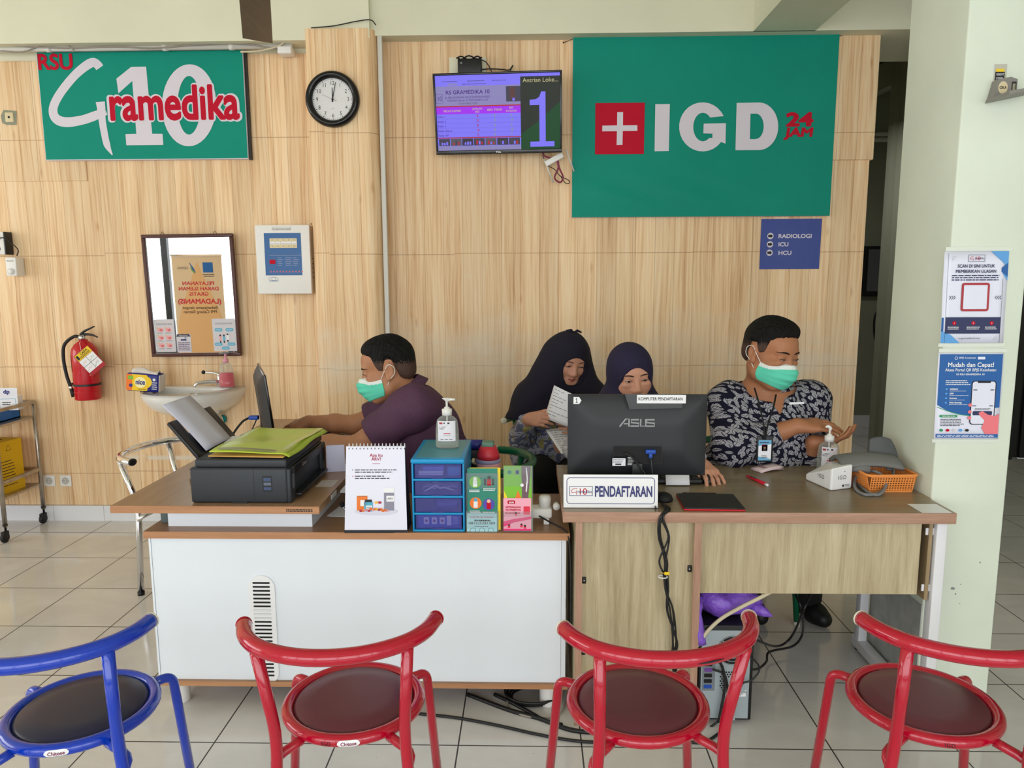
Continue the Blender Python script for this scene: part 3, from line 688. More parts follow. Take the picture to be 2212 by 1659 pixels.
pl.text('Antrian Loke...', X(.845), Z(.885), Z(.055), S_w, w=X(.28)); pl.poly([(X(x), Z(y)) for x, y in ((.76, .03), (.955, .03), (.955, .1), (.885, .1), (.885, .76), (.85, .76), (.835, .69), (.805, .66), (.758, .655), (.758, .585), (.835, .585), (.835, .1), (.76, .1))], S_l)
pl.text('RS GRAMEDIKA 10', X(.26), Z(.755), Z(.05), S_n, bold=.012, w=X(.355))
pl.text('Jln. BESI JANGKANG NO.20 SARDONOHARJO,', X(.26), Z(.70), Z(.026), S_n, w=X(.37)); pl.text('NGAGLIK, Sleman, DI YOGYAKARTA, DIY', X(.26), Z(.66), Z(.026), S_n, w=X(.33)); pl.text('13-Jul-2026 12:02', X(.26), Z(.62), Z(.024), S_k, w=X(.15))
pl.frame(0, Z(.64), X(.055), Z(.76), .001, S_n); pl.text('10', X(.03), Z(.67), Z(.06), S_n, w=X(.03))
pl.text('KELAS KAMAR', X(.13), Z(.52), Z(.03), S_w, bold=.012, w=X(.14)); pl.text('JUMLAH', X(.335), Z(.545), Z(.024), S_w, bold=.012, w=X(.08)); pl.text('BED', X(.335), Z(.505), Z(.024), S_w, bold=.012); pl.text('BED TERISI', X(.475), Z(.525), Z(.026), S_w, bold=.012, w=X(.118)); pl.text('BED', X(.61), Z(.548), Z(.024), S_w, bold=.012); pl.text('KOSONG', X(.61), Z(.507), Z(.024), S_w, bold=.012, w=X(.085))
for i, (s, q) in enumerate((('Kelas 1', ('8', '5', '3')), ('Kelas 2', ('22', '5', '17')), ('Kelas 3', ('8', '6', '2')), ('Kelas Utama', ('10', '0', '10')), ('Kelas VIP', ('2', '0', '2')))):
    z = Z(.445-.063*i); pl.text(s, X(.006), z, Z(.028), S_n, 'LEFT')
    for xx, d, mm in zip((.335, .475, .61), q, (S_r, S_y, S_y)): pl.text(d, X(xx), z, Z(.034), mm, bold=.01)
    pl.rect(0, z-.006, X(dv), z-.0055, S_k)
rd = random.Random(3)
for i in range(7):
    xa = X(.01+i*.096); pl.rect(xa, Z(.065), xa+X(.09), Z(.16), scr('screen_photo_%d' % (i % 3), [(96, 92, 116), (130, 122, 140), (82, 70, 92)][i % 3], .3))
    pl.up()
    for j in range(3): q = xa+X(.02+.02*j); pl.rect(q, Z(.075), q+X(.014), Z(.1+.04*rd.random()), [S_r, S_k, S_l][rd.randrange(3)])
    pl.k -= 1
pl.rect(X(.57), Z(.64), X(dv), Z(.84), scr('screen_photo_0', (96, 92, 116))); pl.up().rect(X(.60), Z(.68), X(.645), Z(.83), scr('screen_brick', (130, 84, 84), .3)); pl.rect(X(.62), Z(.65), X(.64), Z(.69), S_l)
for i in range(3): pl.lines(X(.06+.2*i), Z(.925), X(.14), 1, .01, .003, S_k, .2, i)
pl.rrect(X(.1), Z(.87), X(.18), Z(.895), .003, S_p); pl.lines(X(.22), Z(.885), X(.2), 1, .01, .003, S_k, .2, 8)
b.build('screen', t)
b = MB(); Pl(b, (0, -.012, -h+.006)).text('TCL', 0, 0, .009, M_white, bold=.03, sx=1.3); b.build('logo', t)
b = MB(); b.box(-.03, .03, .05, .13, -.05, .05, M_blackm); b.build('wall_mount', t)
o = onY(1018, 158, YW-.04)
t = thing('set_top_box', 'small black box with a fan grille above the television', 'electronics box', o)
b = MB(); b.box(-.075, .06, -.02, .04, -.01, .075, M_black, .006); b.build('case', t)
b = MB(); b.tube([(.07*math.cos(R(x))-.01, -.01+.02*math.sin(R(x)*3), .08+.006*math.sin(R(x)*5)) for x in range(0, 360, 15)], .004, M_blackm, 6, closed=True); b.tube([(.055, -.01, .07), (.09, -.01, .05), (.13, -.015, -.02)], .003, M_black, 6, smooth=5); b.build('cable', t)
b = MB(); Pl(b, (-.055, -.02, .05)).circ(0, 0, .006, M_grey); b.build('badge', t)
b = MB(); tl, br = onY(970, 124, YW-.002), onY(1050, 160, YW); b.box(tl.x, br.x, YW-.003, YW+.001, br.z-.01, tl.z, M_cream, .002); struct(b.build('trim_5'))
def cable(name, pts, r, m, label, cat='cable', group=None, seg=7, sm=6):
    P = [Vector(p) for p in pts]; b = MB(); b.tube([p-P[0] for p in P], r, m, seg, smooth=sm); return tag(b.build(name, None, P[0]), label, cat, group)
cable('tv_cable', [onY(x, y, YW-.03) for x, y in ((1000, 158), (1050, 149), (1085, 150), (1100, 151), (1108, 141), (1103, 155), (1120, 158))], .0035, M_black, 'black cable curling along the top of the television')
M_maroon = mat('maroon_ribbon', (126, 34, 66), .5)
o = onY(1197, 345, 4.36)
t = thing('power_adapter', 'white power adapter hanging under the right corner of the television', 'adapter', o)
b = MB(); b.T = Matrix.Rotation(R(-28), 4, 'Y'); b.box(-.055, .055, -.02, .02, -.016, .016, M_wpl, .005); b.build('case', t)
cable('maroon_ribbon', [onY(x, y, 4.35) for x, y in ((1172, 330), (1178, 338), (1200, 345), (1206, 362), (1198, 384), (1210, 394), (1216, 382), (1208, 362), (1203, 335))], .005, M_maroon, 'maroon ribbon looped below the television', 'ribbon')
cable('adapter_cable', [onY(x, y, 4.36) for x, y in ((1172, 336), (1182, 356), (1198, 366), (1210, 380), (1226, 388), (1231, 394), (1222, 396), (1209, 378))], .0025, M_black, 'thin black cable looping below the television beside the maroon ribbon')
for (p, q), l in zip((((1175, 344), (1196, 395)), ((1222, 322), (1240, 370))), ('thin white stick leaning below the white adapter', 'thin white stick between the television and the large teal board')):
    cable('plastic_stick', [onY(*p, 4.36), onY(*q, 4.38)], .0045, M_pipe, l, 'stick', sm=0)
# ------------------------------------------------------------ clock
Y = 4.285; o = onY(720, 216, Y)
t = thing('wall_clock', 'round black wall clock on the papered column', 'clock', o)
r = .151
b = MB(); b.lathe([(r*.74, .018), (r*.76, .030), (r*.84, .042), (r*.93, .040), (r*.985, .028), (r, .012), (r*.99, 0)], M_tvb, (0, 0, 0), 'Y', 64, caps=False)
b.v = [(x, -y, z) for x, y, z in b.v]; b.build('rim', t)
M_face = mat('clock_face_white', (226, 224, 224), .4)
b = MB(); pl = Pl(b, (0, -.014, 0)); pl.circ(0, 0, r*.76, M_face, 64); b.build('face', t)
b = MB(); pl = Pl(b, (0, -.0145, 0))
for i in range(60):
    q = R(6*i); s, cc = math.sin(q), math.cos(q); rr = r*.72; l = .0035 if i % 5 else .006; ww = .0009 if i % 5 else .002
    pl.poly([(s*(rr-l)-cc*ww, cc*(rr-l)+s*ww), (s*(rr-l)+cc*ww, cc*(rr-l)-s*ww), (s*rr+cc*ww, cc*rr-s*ww), (s*rr-cc*ww, cc*rr+s*ww)], M_ink)
for i in range(1, 13):
    q = R(30*i); pl.text(str(i), math.sin(q)*r*.575, math.cos(q)*r*.575-.0095, .021, M_ink, bold=.0, sx=.85)
pl.text('QUARTZ', 0, -.05, .003, M_ink)
b.build('dial', t)
def hand(nm, ang, l, back, w, z, mm):
    b = MB(); s, cc = math.sin(R(ang)), math.cos(R(ang)); pl = Pl(b, (0, -z, 0))
    pl.poly([(-s*back-cc*w, -cc*back+s*w), (-s*back+cc*w, -cc*back-s*w), (s*l+cc*w*.6, cc*l-s*w*.6), (s*l-cc*w*.6, cc*l+s*w*.6)], mm); b.build(nm, t, thick=.0008)
hand('hour_hand', 0, .062, .014, .0028, .017, M_ink); hand('minute_hand', 13, .092, .014, .0024, .019, M_ink); hand('second_hand', -67, .062, .026, .0006, .021, M_ink)
b = MB(); b.lathe([(.005, -.0225), (.005, -.014)], M_ink, (0, 0, 0), 'Y', 12); b.build('hub', t)
# ------------------------------------------------------------ alarm panel
YA = YW-.095; p0, p1, p2 = onY(550, 487, YA), onY(668, 485, YA), onY(561, 634, YA)
o = Vector((p0.x, YW, p2.z)); w = p1.x-p0.x-.004; h = p0.z-p2.z
t = thing('alarm_panel', 'white fire alarm control panel with blue window beside the mirror', 'alarm panel', o)
b = MB(); b.box(.004, w, -.07, -.008, 0, h, mat('beige_steel', (206, 196, 176), .45), .002); b.build('case', t)
b = MB(); b.box(0, w+.002, -.095, -.07, -.002, h+.002, M_wpl, .003); dr = b.build('door', t)
pl0 = (0, -.095, 0); b = MB(); pl = Pl(b, pl0); f = lambda x, y: ((x-1415)/590*w, (858-y)/775*h); kk = w/590
M_apan = mat('panel_blue', (22, 88, 150), .3); M_apc = mat('panel_cream', (216, 200, 160), .4)
x0, y0 = f(1510, 650); x1, y1 = f(1915, 170)
pl.rect(x0, y0, x1, y1, M_apan); b.build('window', dr)
b = MB(); pl = Pl(b, pl0); pl.k = 3
a0, a1 = f(1570, 340), f(1870, 230); pl.rrect(*a0, *a1, .004, M_apc)
pl.up()
for i in range(5):
    xx = 1600+60*i; q = f(xx, 248); pl.circ(*q, .0025, M_ink, 10); q = f(xx-26, 298); pl.rect(q[0], q[1], q[0]+52*kk, q[1]+30*kk, M_paperw); q = f(xx, 318); pl.ring(*q, .004, .0008, M_ink, 10)
    pl.up(); q = f(xx-20, 290); pl.lines(q[0], q[1]+.003, 40*kk, 1, .004, .0016, M_ink, .1, i); pl.k -= 1
q = f(1560, 520); pl.rect(q[0], q[1], q[0]+64*kk, q[1]+46*kk, M_sred)
for i in range(11): q = f(1570+34.5*i, 608); pl.circ(*q, .0046, mat('pale_pink', (240, 180, 190), .4), 12); pl.up().circ(*q, .0032, M_sred, 10); pl.k -= 1
for i in range(3): q = f(1650+85*i, 450); pl.lines(q[0], q[1], 75*kk, 5, 20*kk, .0012, M_swhite, .5, i)
q = f(1560, 425); pl.rect(q[0], q[1], q[0]+370*kk, q[1]+.0008, M_swhite)
q = f(1603, 138); pl.frame(q[0], q[1], q[0]+205*kk, q[1]+32*kk, .0008, M_ink); q = f(1706, 130); pl.text('Fire Alarm Control Panel', q[0], q[1], 13*kk, M_ink, bold=.012, w=190*kk)
q = f(1595, 690); pl.ring(*q, 54*kk, .0012, M_apan, 24, 22*kk); pl.ring(*q, 22*kk, .0012, M_apan, 20); q = f(1545, 712); pl.lines(q[0], q[1], 108*kk, 1, .01, .003, M_apan, .05, 4)
b.build('print', dr)
b = MB()
for z in (.09, .12, .145, .17, .20, .40): b.box(w-.001, w+.001, -.05, -.03, z*1.0, z+.005, M_ink)
b.build('side_slots', t)
# ------------------------------------------------------------ mirror
YM = YW-.035; c4 = [onY(*q) for q in ((306, 507, YM-.02), (502, 504, YM-.02), (523, 768, YM), (329, 771, YM))]
o = (c4[2]+c4[3])/2; w = ((c4[1]-c4[0]).length + (c4[2]-c4[3]).length)/2; h = ((c4[0]-c4[3]).length+(c4[1]-c4[2]).length)/2
t = thing('wall_mirror', 'dark brown framed mirror above the wash basin', 'mirror', o, (R(1.0), R(-.6), 0))
M_frame = mat('dark_brown_wood', (74, 34, 26), .35); a = w/2; fw = .021
b = MB()
for x0, x1, z0, z1 in ((-a, a, h-fw, h), (-a, a, 0, fw), (-a, -a+fw, fw, h-fw), (a-fw, a, fw, h-fw)): b.box(x0, x1, -.012, .012, z0, z1, M_frame, .004)
b.build('frame', t)
M_mir = mat('mirror_silver', (235, 238, 238), .01, metal=1)
b = MB(); b.add([(-a+fw-.003, 0, fw-.003), (a-fw+.003, 0, fw-.003), (a-fw+.003, 0, h-fw+.003), (-a+fw-.003, 0, h-fw+.003)], [(0, 1, 2, 3)], M_mir); b.build('glass', t)
for x in (-.55*a, .6*a):
    b = MB(); b.tube([(x-.01, .004, h), (x-.002, .01, h+.016), (x+.012, .004, h)], .0016, M_ink, 6); b.build('hook', t)
M_pink = mat('print_pink', (232, 160, 160), .6); M_sky = mat('print_blue', (90, 170, 200), .6); M_lgrey = mat('print_grey', (206, 200, 206), .55)
def notice(nm, lab, x0, x1, z0, z1, fn):
    q = thing(nm, lab, 'notice'); q.parent = None
    M = Matrix.LocRotScale(o, Euler((R(1.0), R(-.6), 0)), None)
    q.matrix_world = M @ Matrix.Translation((x0, -.0012, z0)); w_, h_ = x1-x0, z1-z0
    b = MB(); b.box(0, w_, -.0008, .0008, 0, h_, M_lgrey); b.build('sheet', q)
    b = MB(); pl = Pl(b, (0, -.0008, 0)); fn(pl, w_, h_); b.build('print', q)
def six(pl, w, h):
    pl.text('6 Langkah Mencuci Tangan', w/2, h*.85, h*.03, M_ink, w=w*.8); pl.rect(w*.1, h*.83, w*.9, h*.835, M_ink)
    for i in range(6):
        x, y = w*(.3+.4*(i % 2)), h*(.68-.24*(i//2)); pl.circ(x, y, w*.15, M_pink, 14, h*.07); pl.up().circ(x+.004, y-.002, w*.08, mat('print_rose', (206, 110, 112), .6), 10, h*.03); pl.circ(x-w*.15, y+h*.06, w*.035, mat('print_amber', (236, 170, 40), .6), 10); pl.k -= 1
        pl.lines(x-w*.16, y-h*.085, w*.34, 2, h*.02, h*.006, M_ink, .4, i)
def five(pl, w, h):
    pl.text('5 Momen Mencuci Tangan', w/2, h*.85, h*.03, M_ink, w=w*.75); pl.rect(w*.12, h*.83, w*.88, h*.835, M_ink)
    for x, y in ((.26, .66), (.74, .66), (.22, .22), (.78, .22), (.52, .1)): pl.rrect(w*(x-.17), h*(y-.05), w*(x+.17), h*(y+.05), h*.049, M_sky); pl.up().lines(w*(x-.12), h*(y+.015), w*.26, 2, h*.025, h*.006, M_white, .3, 3); pl.k -= 1
    for x, y, c in ((.32, .42, M_pink), (.48, .42, M_sky), (.64, .45, M_white)): pl.circ(w*x, h*(y+.07), w*.04, M_ink, 10); pl.rect(w*(x-.04), h*(y-.1), w*(x+.04), h*(y+.05), c); pl.rect(w*(x-.03), h*(y-.16), w*(x+.03), h*(y-.1), M_ink)
def nod(pl, w, h):
    pl.poly([(0, h*.86), (w, h*.86), (w*.9, h), (w*.1, h)], mat('print_dark_slate', (40, 46, 62), .5)); pl.up()
    pl.text('PERHATIAN', w/2, h*.89, h*.06, M_swhite, bold=.012, w=w*.6)
    pl.rect(w*.3, h*.64, w*.7, h*.73, mat('print_navy', (44, 60, 110), .5)); pl.stroke([(w*.6, h*.73), (w*.6, h*.82), (w*.72, h*.82)], w*.04, MATS['print_navy'])
    for i, s in enumerate(('DILARANG', 'MEMBUANG', 'SAMPAH /', 'SISA MAKANAN', 'DI WASTAFEL')): pl.text(s, w/2, h*(.5-.1*i), h*.065, mat('print_violet', (92, 50, 120), .5), bold=.012, w=w*.82)
kx = 2*a/ (1170-150)
notice('handwashing_notice', 'paper handwashing notice with six pink pictures at mirror lower left', -a+.028, -a+.148, .028, .225, six)
notice('handwashing_notice', 'paper handwashing notice with blue bubbles at mirror lower right', a-.165, a-.026, .028, .225, five)
notice('basin_notice', 'small white and violet notice between the two handwashing sheets on the mirror', -a+.156, -a+.243, .025, .135, nod)
# ------------------------------------------------------------ extinguishers
M_exred = mat('extinguisher_red', (190, 8, 30), .2, coat=.3); M_rub = mat('black_rubber', (20, 20, 22), .55); M_yel = mat('print_yellow', (238, 200, 30), .5)
def extinguisher(o, lab, h, r, band=True, dark=False):
    t = thing('fire_extinguisher', lab, 'fire extinguisher', o)
    b = MB(); b.lathe([(.001, 0), (r*.95, 0), (r, .006), (r, h*.80), (r*.93, h*.87), (r*.7, h*.94), (r*.35, h*.99), (r*.3, h*1.02)], M_exred, seg=32)
    if dark: b.lathe([(r+.001, 0), (r+.001, h*.12)], M_rub, seg=32)
    b.lathe([(r+.0008, h*.13), (r+.002, h*.135), (r+.0008, h*.14)], M_exred, seg=32, caps=False); b.build('cylinder', t)
    b = MB(); b.lathe([(.016, h*1.0), (.02, h*1.03), (.02, h*1.08), (.012, h*1.1)], M_chrome, seg=16); b.build('valve', t)
    b = MB(); b.lathe([(.013, -.032), (.015, -.02)], M_chrome, (0, 0, h*1.05), 'Y', 14, caps=True); b.build('gauge', t)
    b = MB(); b.tube([(-.012, -.005, h*1.10), (.02, -.012, h*1.16), (.09, -.028, h*1.24)], [.008, .007, .004], M_black, 8, smooth=5); b.build('lever', t)
    b = MB(); b.tube([(0, -.005, h*1.10), (.04, -.012, h*1.105), (.075, -.02, h*1.09), (.105, -.03, h*1.06)], [.008, .007, .006, .004], M_black, 8, smooth=5); b.build('handle', t)
    b = MB(); b.tube([(-.01, -.01, h*1.06), (-.05, -.012, h*1.065), (-.105, -.02, h*.93), (-.118, -.02, h*.7), (-.108, -.02, h*.42), (-.09, -.02, h*.22)], .0095, M_rub, 10, smooth=6); hs = b.build('hose', t)
    b = MB(); b.tube([(-.09, -.02, h*.23), (-.086, -.02, h*.18)], .011, M_chrome, 10); b.tube([(-.086, -.02, h*.18), (-.072, -.02, h*.05)], [.012, .016], M_rub, 10); b.build('nozzle', hs)
    if band:
        b = MB(); b.lathe([(r+.003, h*.24), (r+.0035, h*.26), (r+.003, h*.275)], M_black, seg=32, caps=False); b.tube([(-r, -.01, h*.26), (-.1, -.02, h*.27)], .008, M_black, 8); b.build('strap', t)
    b = MB(); b.box(-.05, .05, r, r+.012, h*.5, h*.62, M_grey); b.build('wall_bracket', t)
    return t
o = onY(191, 862, YW-.085)
t = extinguisher(o, 'red fire extinguisher with instruction tag on the papered wall', .355, .0725)
b = MB(); b.T = Matrix.Translation((.024, -.078, .30)) @ Matrix.Rotation(R(-38), 4, 'Y') @ Matrix.Rotation(R(6), 4, 'X')
b.box(-.058, .058, 0, .0012, -.15, 0, mat('tag_red', (170, 30, 40), .5)); pl = Pl(b, (0, 0, 0)); pl.rect(-.054, -.042, .054, -.004, M_yel); pl.rect(-.054, -.128, .054, -.044, M_white); pl.up()
pl.text('CARA', .01, -.022, .014, M_ink, bold=.024, w=.055); pl.lines(-.03, -.026, .08, 2, .007, .0035, M_ink, .1, 2); pl.rect(-.05, -.036, -.034, -.01, M_ink)
pl.rect(-.001, -.128, .001, -.044, M_ink); pl.rect(-.054, -.087, .054, -.085, M_ink)
for i, (x, z) in enumerate(((-.028, -.066), (.028, -.066), (-.028, -.107), (.028, -.107))): pl.stroke([(x-.014, z-.008), (x-.002, z+.006), (x+.006, z-.006), (x+.013, z+.008)], .0016, M_sred if i % 2 == 0 else M_ink); pl.text(str(i+1), x-.02, z-.014, .008, M_ink)
b.build('instruction_tag', t)
b = MB(); b.tube([(0, -.02, .355), (.012, -.06, .345), (.03, -.078, .295)], .0012, M_white, 6); b.build('tag_string', t)
def label_on(t, r, z0, z1, a0, a1, mt, nm):
    b = MB(); b.grid(9, 2, lambda u, v: ((r+.0012)*math.sin(R(a0+(a1-a0)*u)), -(r+.0012)*math.cos(R(a0+(a1-a0)*u)), z0+(z1-z0)*v), mt); b.build(nm, t)
label_on(t, .0725, .17, .27, -75, -50, M_grey, 'side_label'); label_on(t, .0725, .15, .20, 45, 62, M_apc, 'small_label')
# ------------------------------------------------------------ conduit, pipes, cables high up
b = MB(); p, q = onY(813, 54, 4.30), onY(828, 760, 4.36)
b.box(cx1+.004, cx1+.03, 4.335, 4.36, .1, onY(813, 54, 4.335).z, M_pipe, .003); o = b.build('cable_duct'); tag(o, 'white vertical cable duct at the right edge of the papered column', 'cable duct')
cable('wall_cable', [onY(x, y, 4.27) for x, y in ((672, 60), (720, 56), (770, 46), (800, 43), (812, 54))], .003, M_ink, 'thin dark cable running over the column into the white duct')
z = onY(300, 104, 4.37).z
t = thing('conduit_pipe', 'white conduit pipe along the wall top above the teal name board', 'pipe', (-2.2, 4.37, z))
b = MB(); b.tube([(-2.6, 0, 0), (.86, 0, 0)], .0135, M_pipe, 12); b.build('pipe', t)
for x in (-.55, .12, .5): b = MB(); b.tube([(x, 0, 0), (x+.03, 0, 0)], .0175, M_pipe, 12); b.build('clip', t)
b = MB(); b.box(.78, .86, -.03, .05, -.045, -.005, M_wpl, .008); b.build('junction_box', t)
M_gc = mat('grey_cable', (150, 140, 130), .5); M_ic = mat('ivory_cable', (206, 194, 166), .5)
for i, (pts, m_, lab) in enumerate((
    (((0, 97), (60, 100), (140, 104), (250, 101), (330, 104), (420, 97), (520, 94), (600, 106)), M_gc, 'grey cable sagging along the white conduit pipe'),
    (((0, 110), (50, 112), (90, 97), (135, 94), (155, 105), (160, 112)), M_gc, 'grey cable looping over the conduit pipe above the red letters'),
    (((520, 112), (560, 110), (605, 98), (625, 78), (650, 66)), M_ic, 'ivory cable curving up to the papered column'))):
    cable('roof_cable', [onY(x, y, 4.345) for x, y in pts], .0055 if i == 2 else .004, m_, lab)
# ------------------------------------------------------------ left edge boxes and sockets
def socket(px, py, lab, grp):
    o = onY(px, py, YW); t = thing('wall_socket', lab, 'socket', o, group=grp)
    b = MB(); b.box(-.036, .036, -.009, 0, -.036, .036, M_wpl, .004); b.build('plate', t)
    b = MB(); pl = Pl(b, (0, -.009, 0)); pl.circ(0, 0, .021, M_grey, 24); pl.up().circ(0, 0, .0185, mat('socket_shade', (196, 192, 186), .5), 24); pl.up().circ(-.008, 0, .0028, M_ink, 10); pl.circ(.008, 0, .0028, M_ink, 10)
    for x in (-.028, .028): pl.circ(x, 0, .0016, M_ink, 8)
    b.build('receptacle', t); return t
socket(108, 1038, 'white round wall socket half hidden behind the steel trolley', 'wall sockets'); socket(143, 1038, 'white round wall socket in full view right of the steel trolley', 'wall sockets')
o = onY(22, 255, YW)
t = thing('cable_outlet', 'bare square cable outlet cut into the paper left of the name board', 'outlet', o)
b = MB(); pl = Pl(b, (0, -.008, 0)); pl.poly([(-.044, -.03), (-.02, -.04), (.04, -.04), (.046, .038), (-.03, .044), (-.05, .01)], M_hall); b.build('cutout', t)
b = MB(); b.box(-.022, .028, -.014, .002, -.026, .03, M_apc, .004); b.build('plate', t)
b = MB(); Pl(b, (.002, -.0142, .002)).circ(0, 0, .007, M_ink); b.build('hole', t)
o = onY(10, 552, YW-.05)
t = thing('wall_speaker', 'white box with black side and dark speaker hole at the left edge', 'speaker box', o)
b = MB(); b.box(-.09, .017, -.02, .03, .005, .138, M_wpl, .005); b.build('case', t)
b = MB(); b.box(.017, .026, -.02, .045, .005, .138, M_black, .003); b.build('side_cover', t)
b = MB(); pl = Pl(b, (-.028, -.02, .04)); pl.circ(0, 0, .022, M_ink); b.build('speaker_hole', t)
b = MB(); b.box(-.03, -.005, -.03, -.018, .09, .115, M_black, .003); b.tube([(-.005, -.025, .1), (.03, -.03, .1), (.075, -.02, .06), (.085, -.0, .03), (.06, .02, .0)], .003, M_black, 6, smooth=5); b.build('cable', t)
o = onY(30, 596, YW-.06)
t = thing('volume_control', 'small white wall box with a round knob at the left edge', 'control box', o)
b = MB(); b.box(-.03, .033, -.02, .055, 0, .108, M_wpl, .004); b.build('case', t)
b = MB(); b.lathe([(.017, -.034), (.018, -.021), (.019, -.02)], M_wpl, (.002, 0, .026), 'Y', 20); b.build('knob', t)
b = MB(); Pl(b, (0, -.02, .085)).text('Panasonic', 0, 0, .006, M_ink, bold=.03, w=.042); b.build('lettering', t)
# ------------------------------------------------------------ stadiometer and posters on the pillar
o = onY(2149, 224, PY0); k = onY(2150, 224, PY0).x-o.x
t = thing('height_gauge', 'grey pull-down height gauge high on the green pillar', 'height gauge', o)
b = MB(); b.box(k*-9, k*18, -.004, 0, k*40, k*82, M_chrome); pl = Pl(b, (k*4, -.004, k*60)); pl.rect(-k*10, -k*16, k*10, k*6, M_ink); pl.rect(-k*9, k*6, k*9, k*12, M_yel); pl.up().text('HEIGHT', 0, -k*2, k*5, M_white, w=k*16); pl.lines(-k*8, -k*6, k*16, 2, k*4, k*2, M_white, .1, 2); b.build('back_plate', t)
b = MB(); b.prism([(-k*20, k*2), (k*30, k*14), (k*30, k*45), (k*16, k*50), (-k*10, k*46)], (0, -.035, 0), (1, 0, 0), (0, 0, 1), (0, .034, 0), mat('warm_grey_plastic', (132, 128, 122), .45)); hb = b.build('housing', t)
b = MB(); pl = Pl(b, (-k*0, -.035, k*28)); pl.circ(0, 0, k*10, M_apc, 24, k*13); pl.up().text('OKA', 0, -k*3, k*6, M_ink, bold=.018, w=k*15); b.build('badge', hb)
b = MB(); pl = Pl(b, (k*22, -.035, k*30)); pl.rect(-k*4, -k*14, k*6, k*10, M_ink); pl.up().rect(-k*2, -k*12, k*4, k*6, M_chrome); b.build('reading_window', hb)
b = MB(); b.prism([(-k*22, 0), (k*60, k*16), (k*62, k*20), (-k*20, k*8)], (0, -.12, 0), (1, 0, 0), (0, 0, 1), (0, .118, 0), MATS['warm_grey_plastic']); b.build('head_plate', t)
def poster(nm, lab, quad, fn, sheetm):
    P = [onY(x, y, PY0-.002) for x, y in quad]; o = P[3].copy(); w = P[2].x-P[3].x; h = P[0].z-P[3].z
    t = thing(nm, lab, 'poster', o); 
    b = MB(); b.grid(9, 9, lambda u, v: (w*u+(P[0].x-P[3].x)*v, -.0015-.0012*math.sin(9*u+3*v)*math.sin(7*v), h*v), sheetm, thick=0); b.build('sheet', t, thick=.0006)
    b = MB(); b.box(-.004, w+.004, -.0006, .0008, -.012, -.001, mat('clear_tape', (220, 226, 214), .2)); b.build('tape', t)
    b = MB(); b.box(-.004, w+.004, -.0006, .0008, h+.001, h+.014, MATS['clear_tape']); b.build('tape', t)
    b = MB(); pl = Pl(b, (0, -.0032, 0), (1, 0, 0), (P[0].x-P[3].x, 0, h)); fn(pl, w, h); b.build('print', t)
M_pblue = mat('poster_blue', (24, 92, 164), .45); M_pnavy = mat('poster_navy', (36, 44, 88), .45); M_psheet = mat('poster_white', (226, 228, 244), .4); M_pmid = mat('poster_sky', (92, 160, 222), .45); M_pred = mat('poster_brick_red', (172, 50, 60), .5); M_phand = mat('poster_pink_hand', (236, 120, 130), .5)
def logo10(pl, x, y, w, h):
    pl.frame(x-w/2, y-h/2, x+w/2, y+h/2, h*.05, M_pnavy); pl.up().stroke([(x-w*.2, y+h*.25), (x-w*.35, y+h*.1), (x-w*.38, y-h*.15), (x-w*.2, y-h*.1), (x-w*.2, y-h*.35)], h*.06, M_sred, 4); pl.text('10', x+w*.05, y-h*.25, h*.5, M_sred, w=w*.28); pl.up().text('ramedika', x+w*.17, y-h*.15, h*.3, M_pnavy, w=w*.55); pl.k -= 2
def scan(pl, w, h):
    pl.poly([(w*.72, h), (w, h), (w, h*.68), (w*.92, h*.76), (w*.95, h*.86)], M_pmid); pl.up().poly([(w, h*.72), (w*.9, h*.78), (w*.9, h*.82), (w, h*.88)], M_pblue); pl.poly([(0, 0), (w*.3, 0), (w*.16, h*.09), (0, h*.14)], M_pmid); pl.rect(0, h*.13, w*.035, h*.28, M_pblue)
    pl.rect(w*.06, 0, w*.064, h*.98, M_pnavy); pl.rect(w*.93, 0, w*.934, h*.7, M_pnavy); pl.up()
    logo10(pl, w*.5, h*.925, w*.26, h*.075)
    pl.text('SCAN DI SINI UNTUK', w*.5, h*.825, h*.034, M_pnavy, bold=.018, w=w*.58); pl.text('MEMBERIKAN ULASAN', w*.5, h*.768, h*.034, M_pnavy, bold=.018, w=w*.63)
    pl.lines(w*.13, h*.745, w*.78, 3, h*.024, h*.012, M_pnavy, .08, 5)
    pl.rrect(w*.29, h*.35, w*.73, h*.66, w*.04, M_pred); pl.up().rrect(w*.325, h*.375, w*.695, h*.635, w*.01, M_psheet)
    for s, x in ((1, .15), (-1, .87)):
        for i in range(3): q = w*(x+.035*i-.035); pl.stroke([(q-s*w*.012, h*.52), (q+s*w*.012, h*.5), (q-s*w*.012, h*.48)], w*.009, M_pnavy)
    pl.rect(w*.06, h*.105, w*.93, h*.285, M_pnavy); pl.up()
    for i, x in enumerate((.2, .5, .79)): pl.circ(w*x, h*.22, w*.032, M_sred); pl.up().text(str(i+1), w*x, h*.211, h*.018, M_white); pl.k -= 1; pl.lines(w*(x-.1), h*.18, w*.21, 2, h*.02, h*.008, M_white, .2, i)
    pl.text('rs-gramedika10.com', w*.45, h*.045, h*.018, M_pnavy, w=w*.34)
    for i in range(4):
        for j in range(i+1): pl.rect(w*(.12+.018*j), h*(.895+.015*i), w*(.126+.018*j), h*(.899+.015*i), M_pnavy); pl.rect(w*(.87-.018*j), h*(.08-.015*i), w*(.876-.018*j), h*(.084-.015*i), M_pnavy)
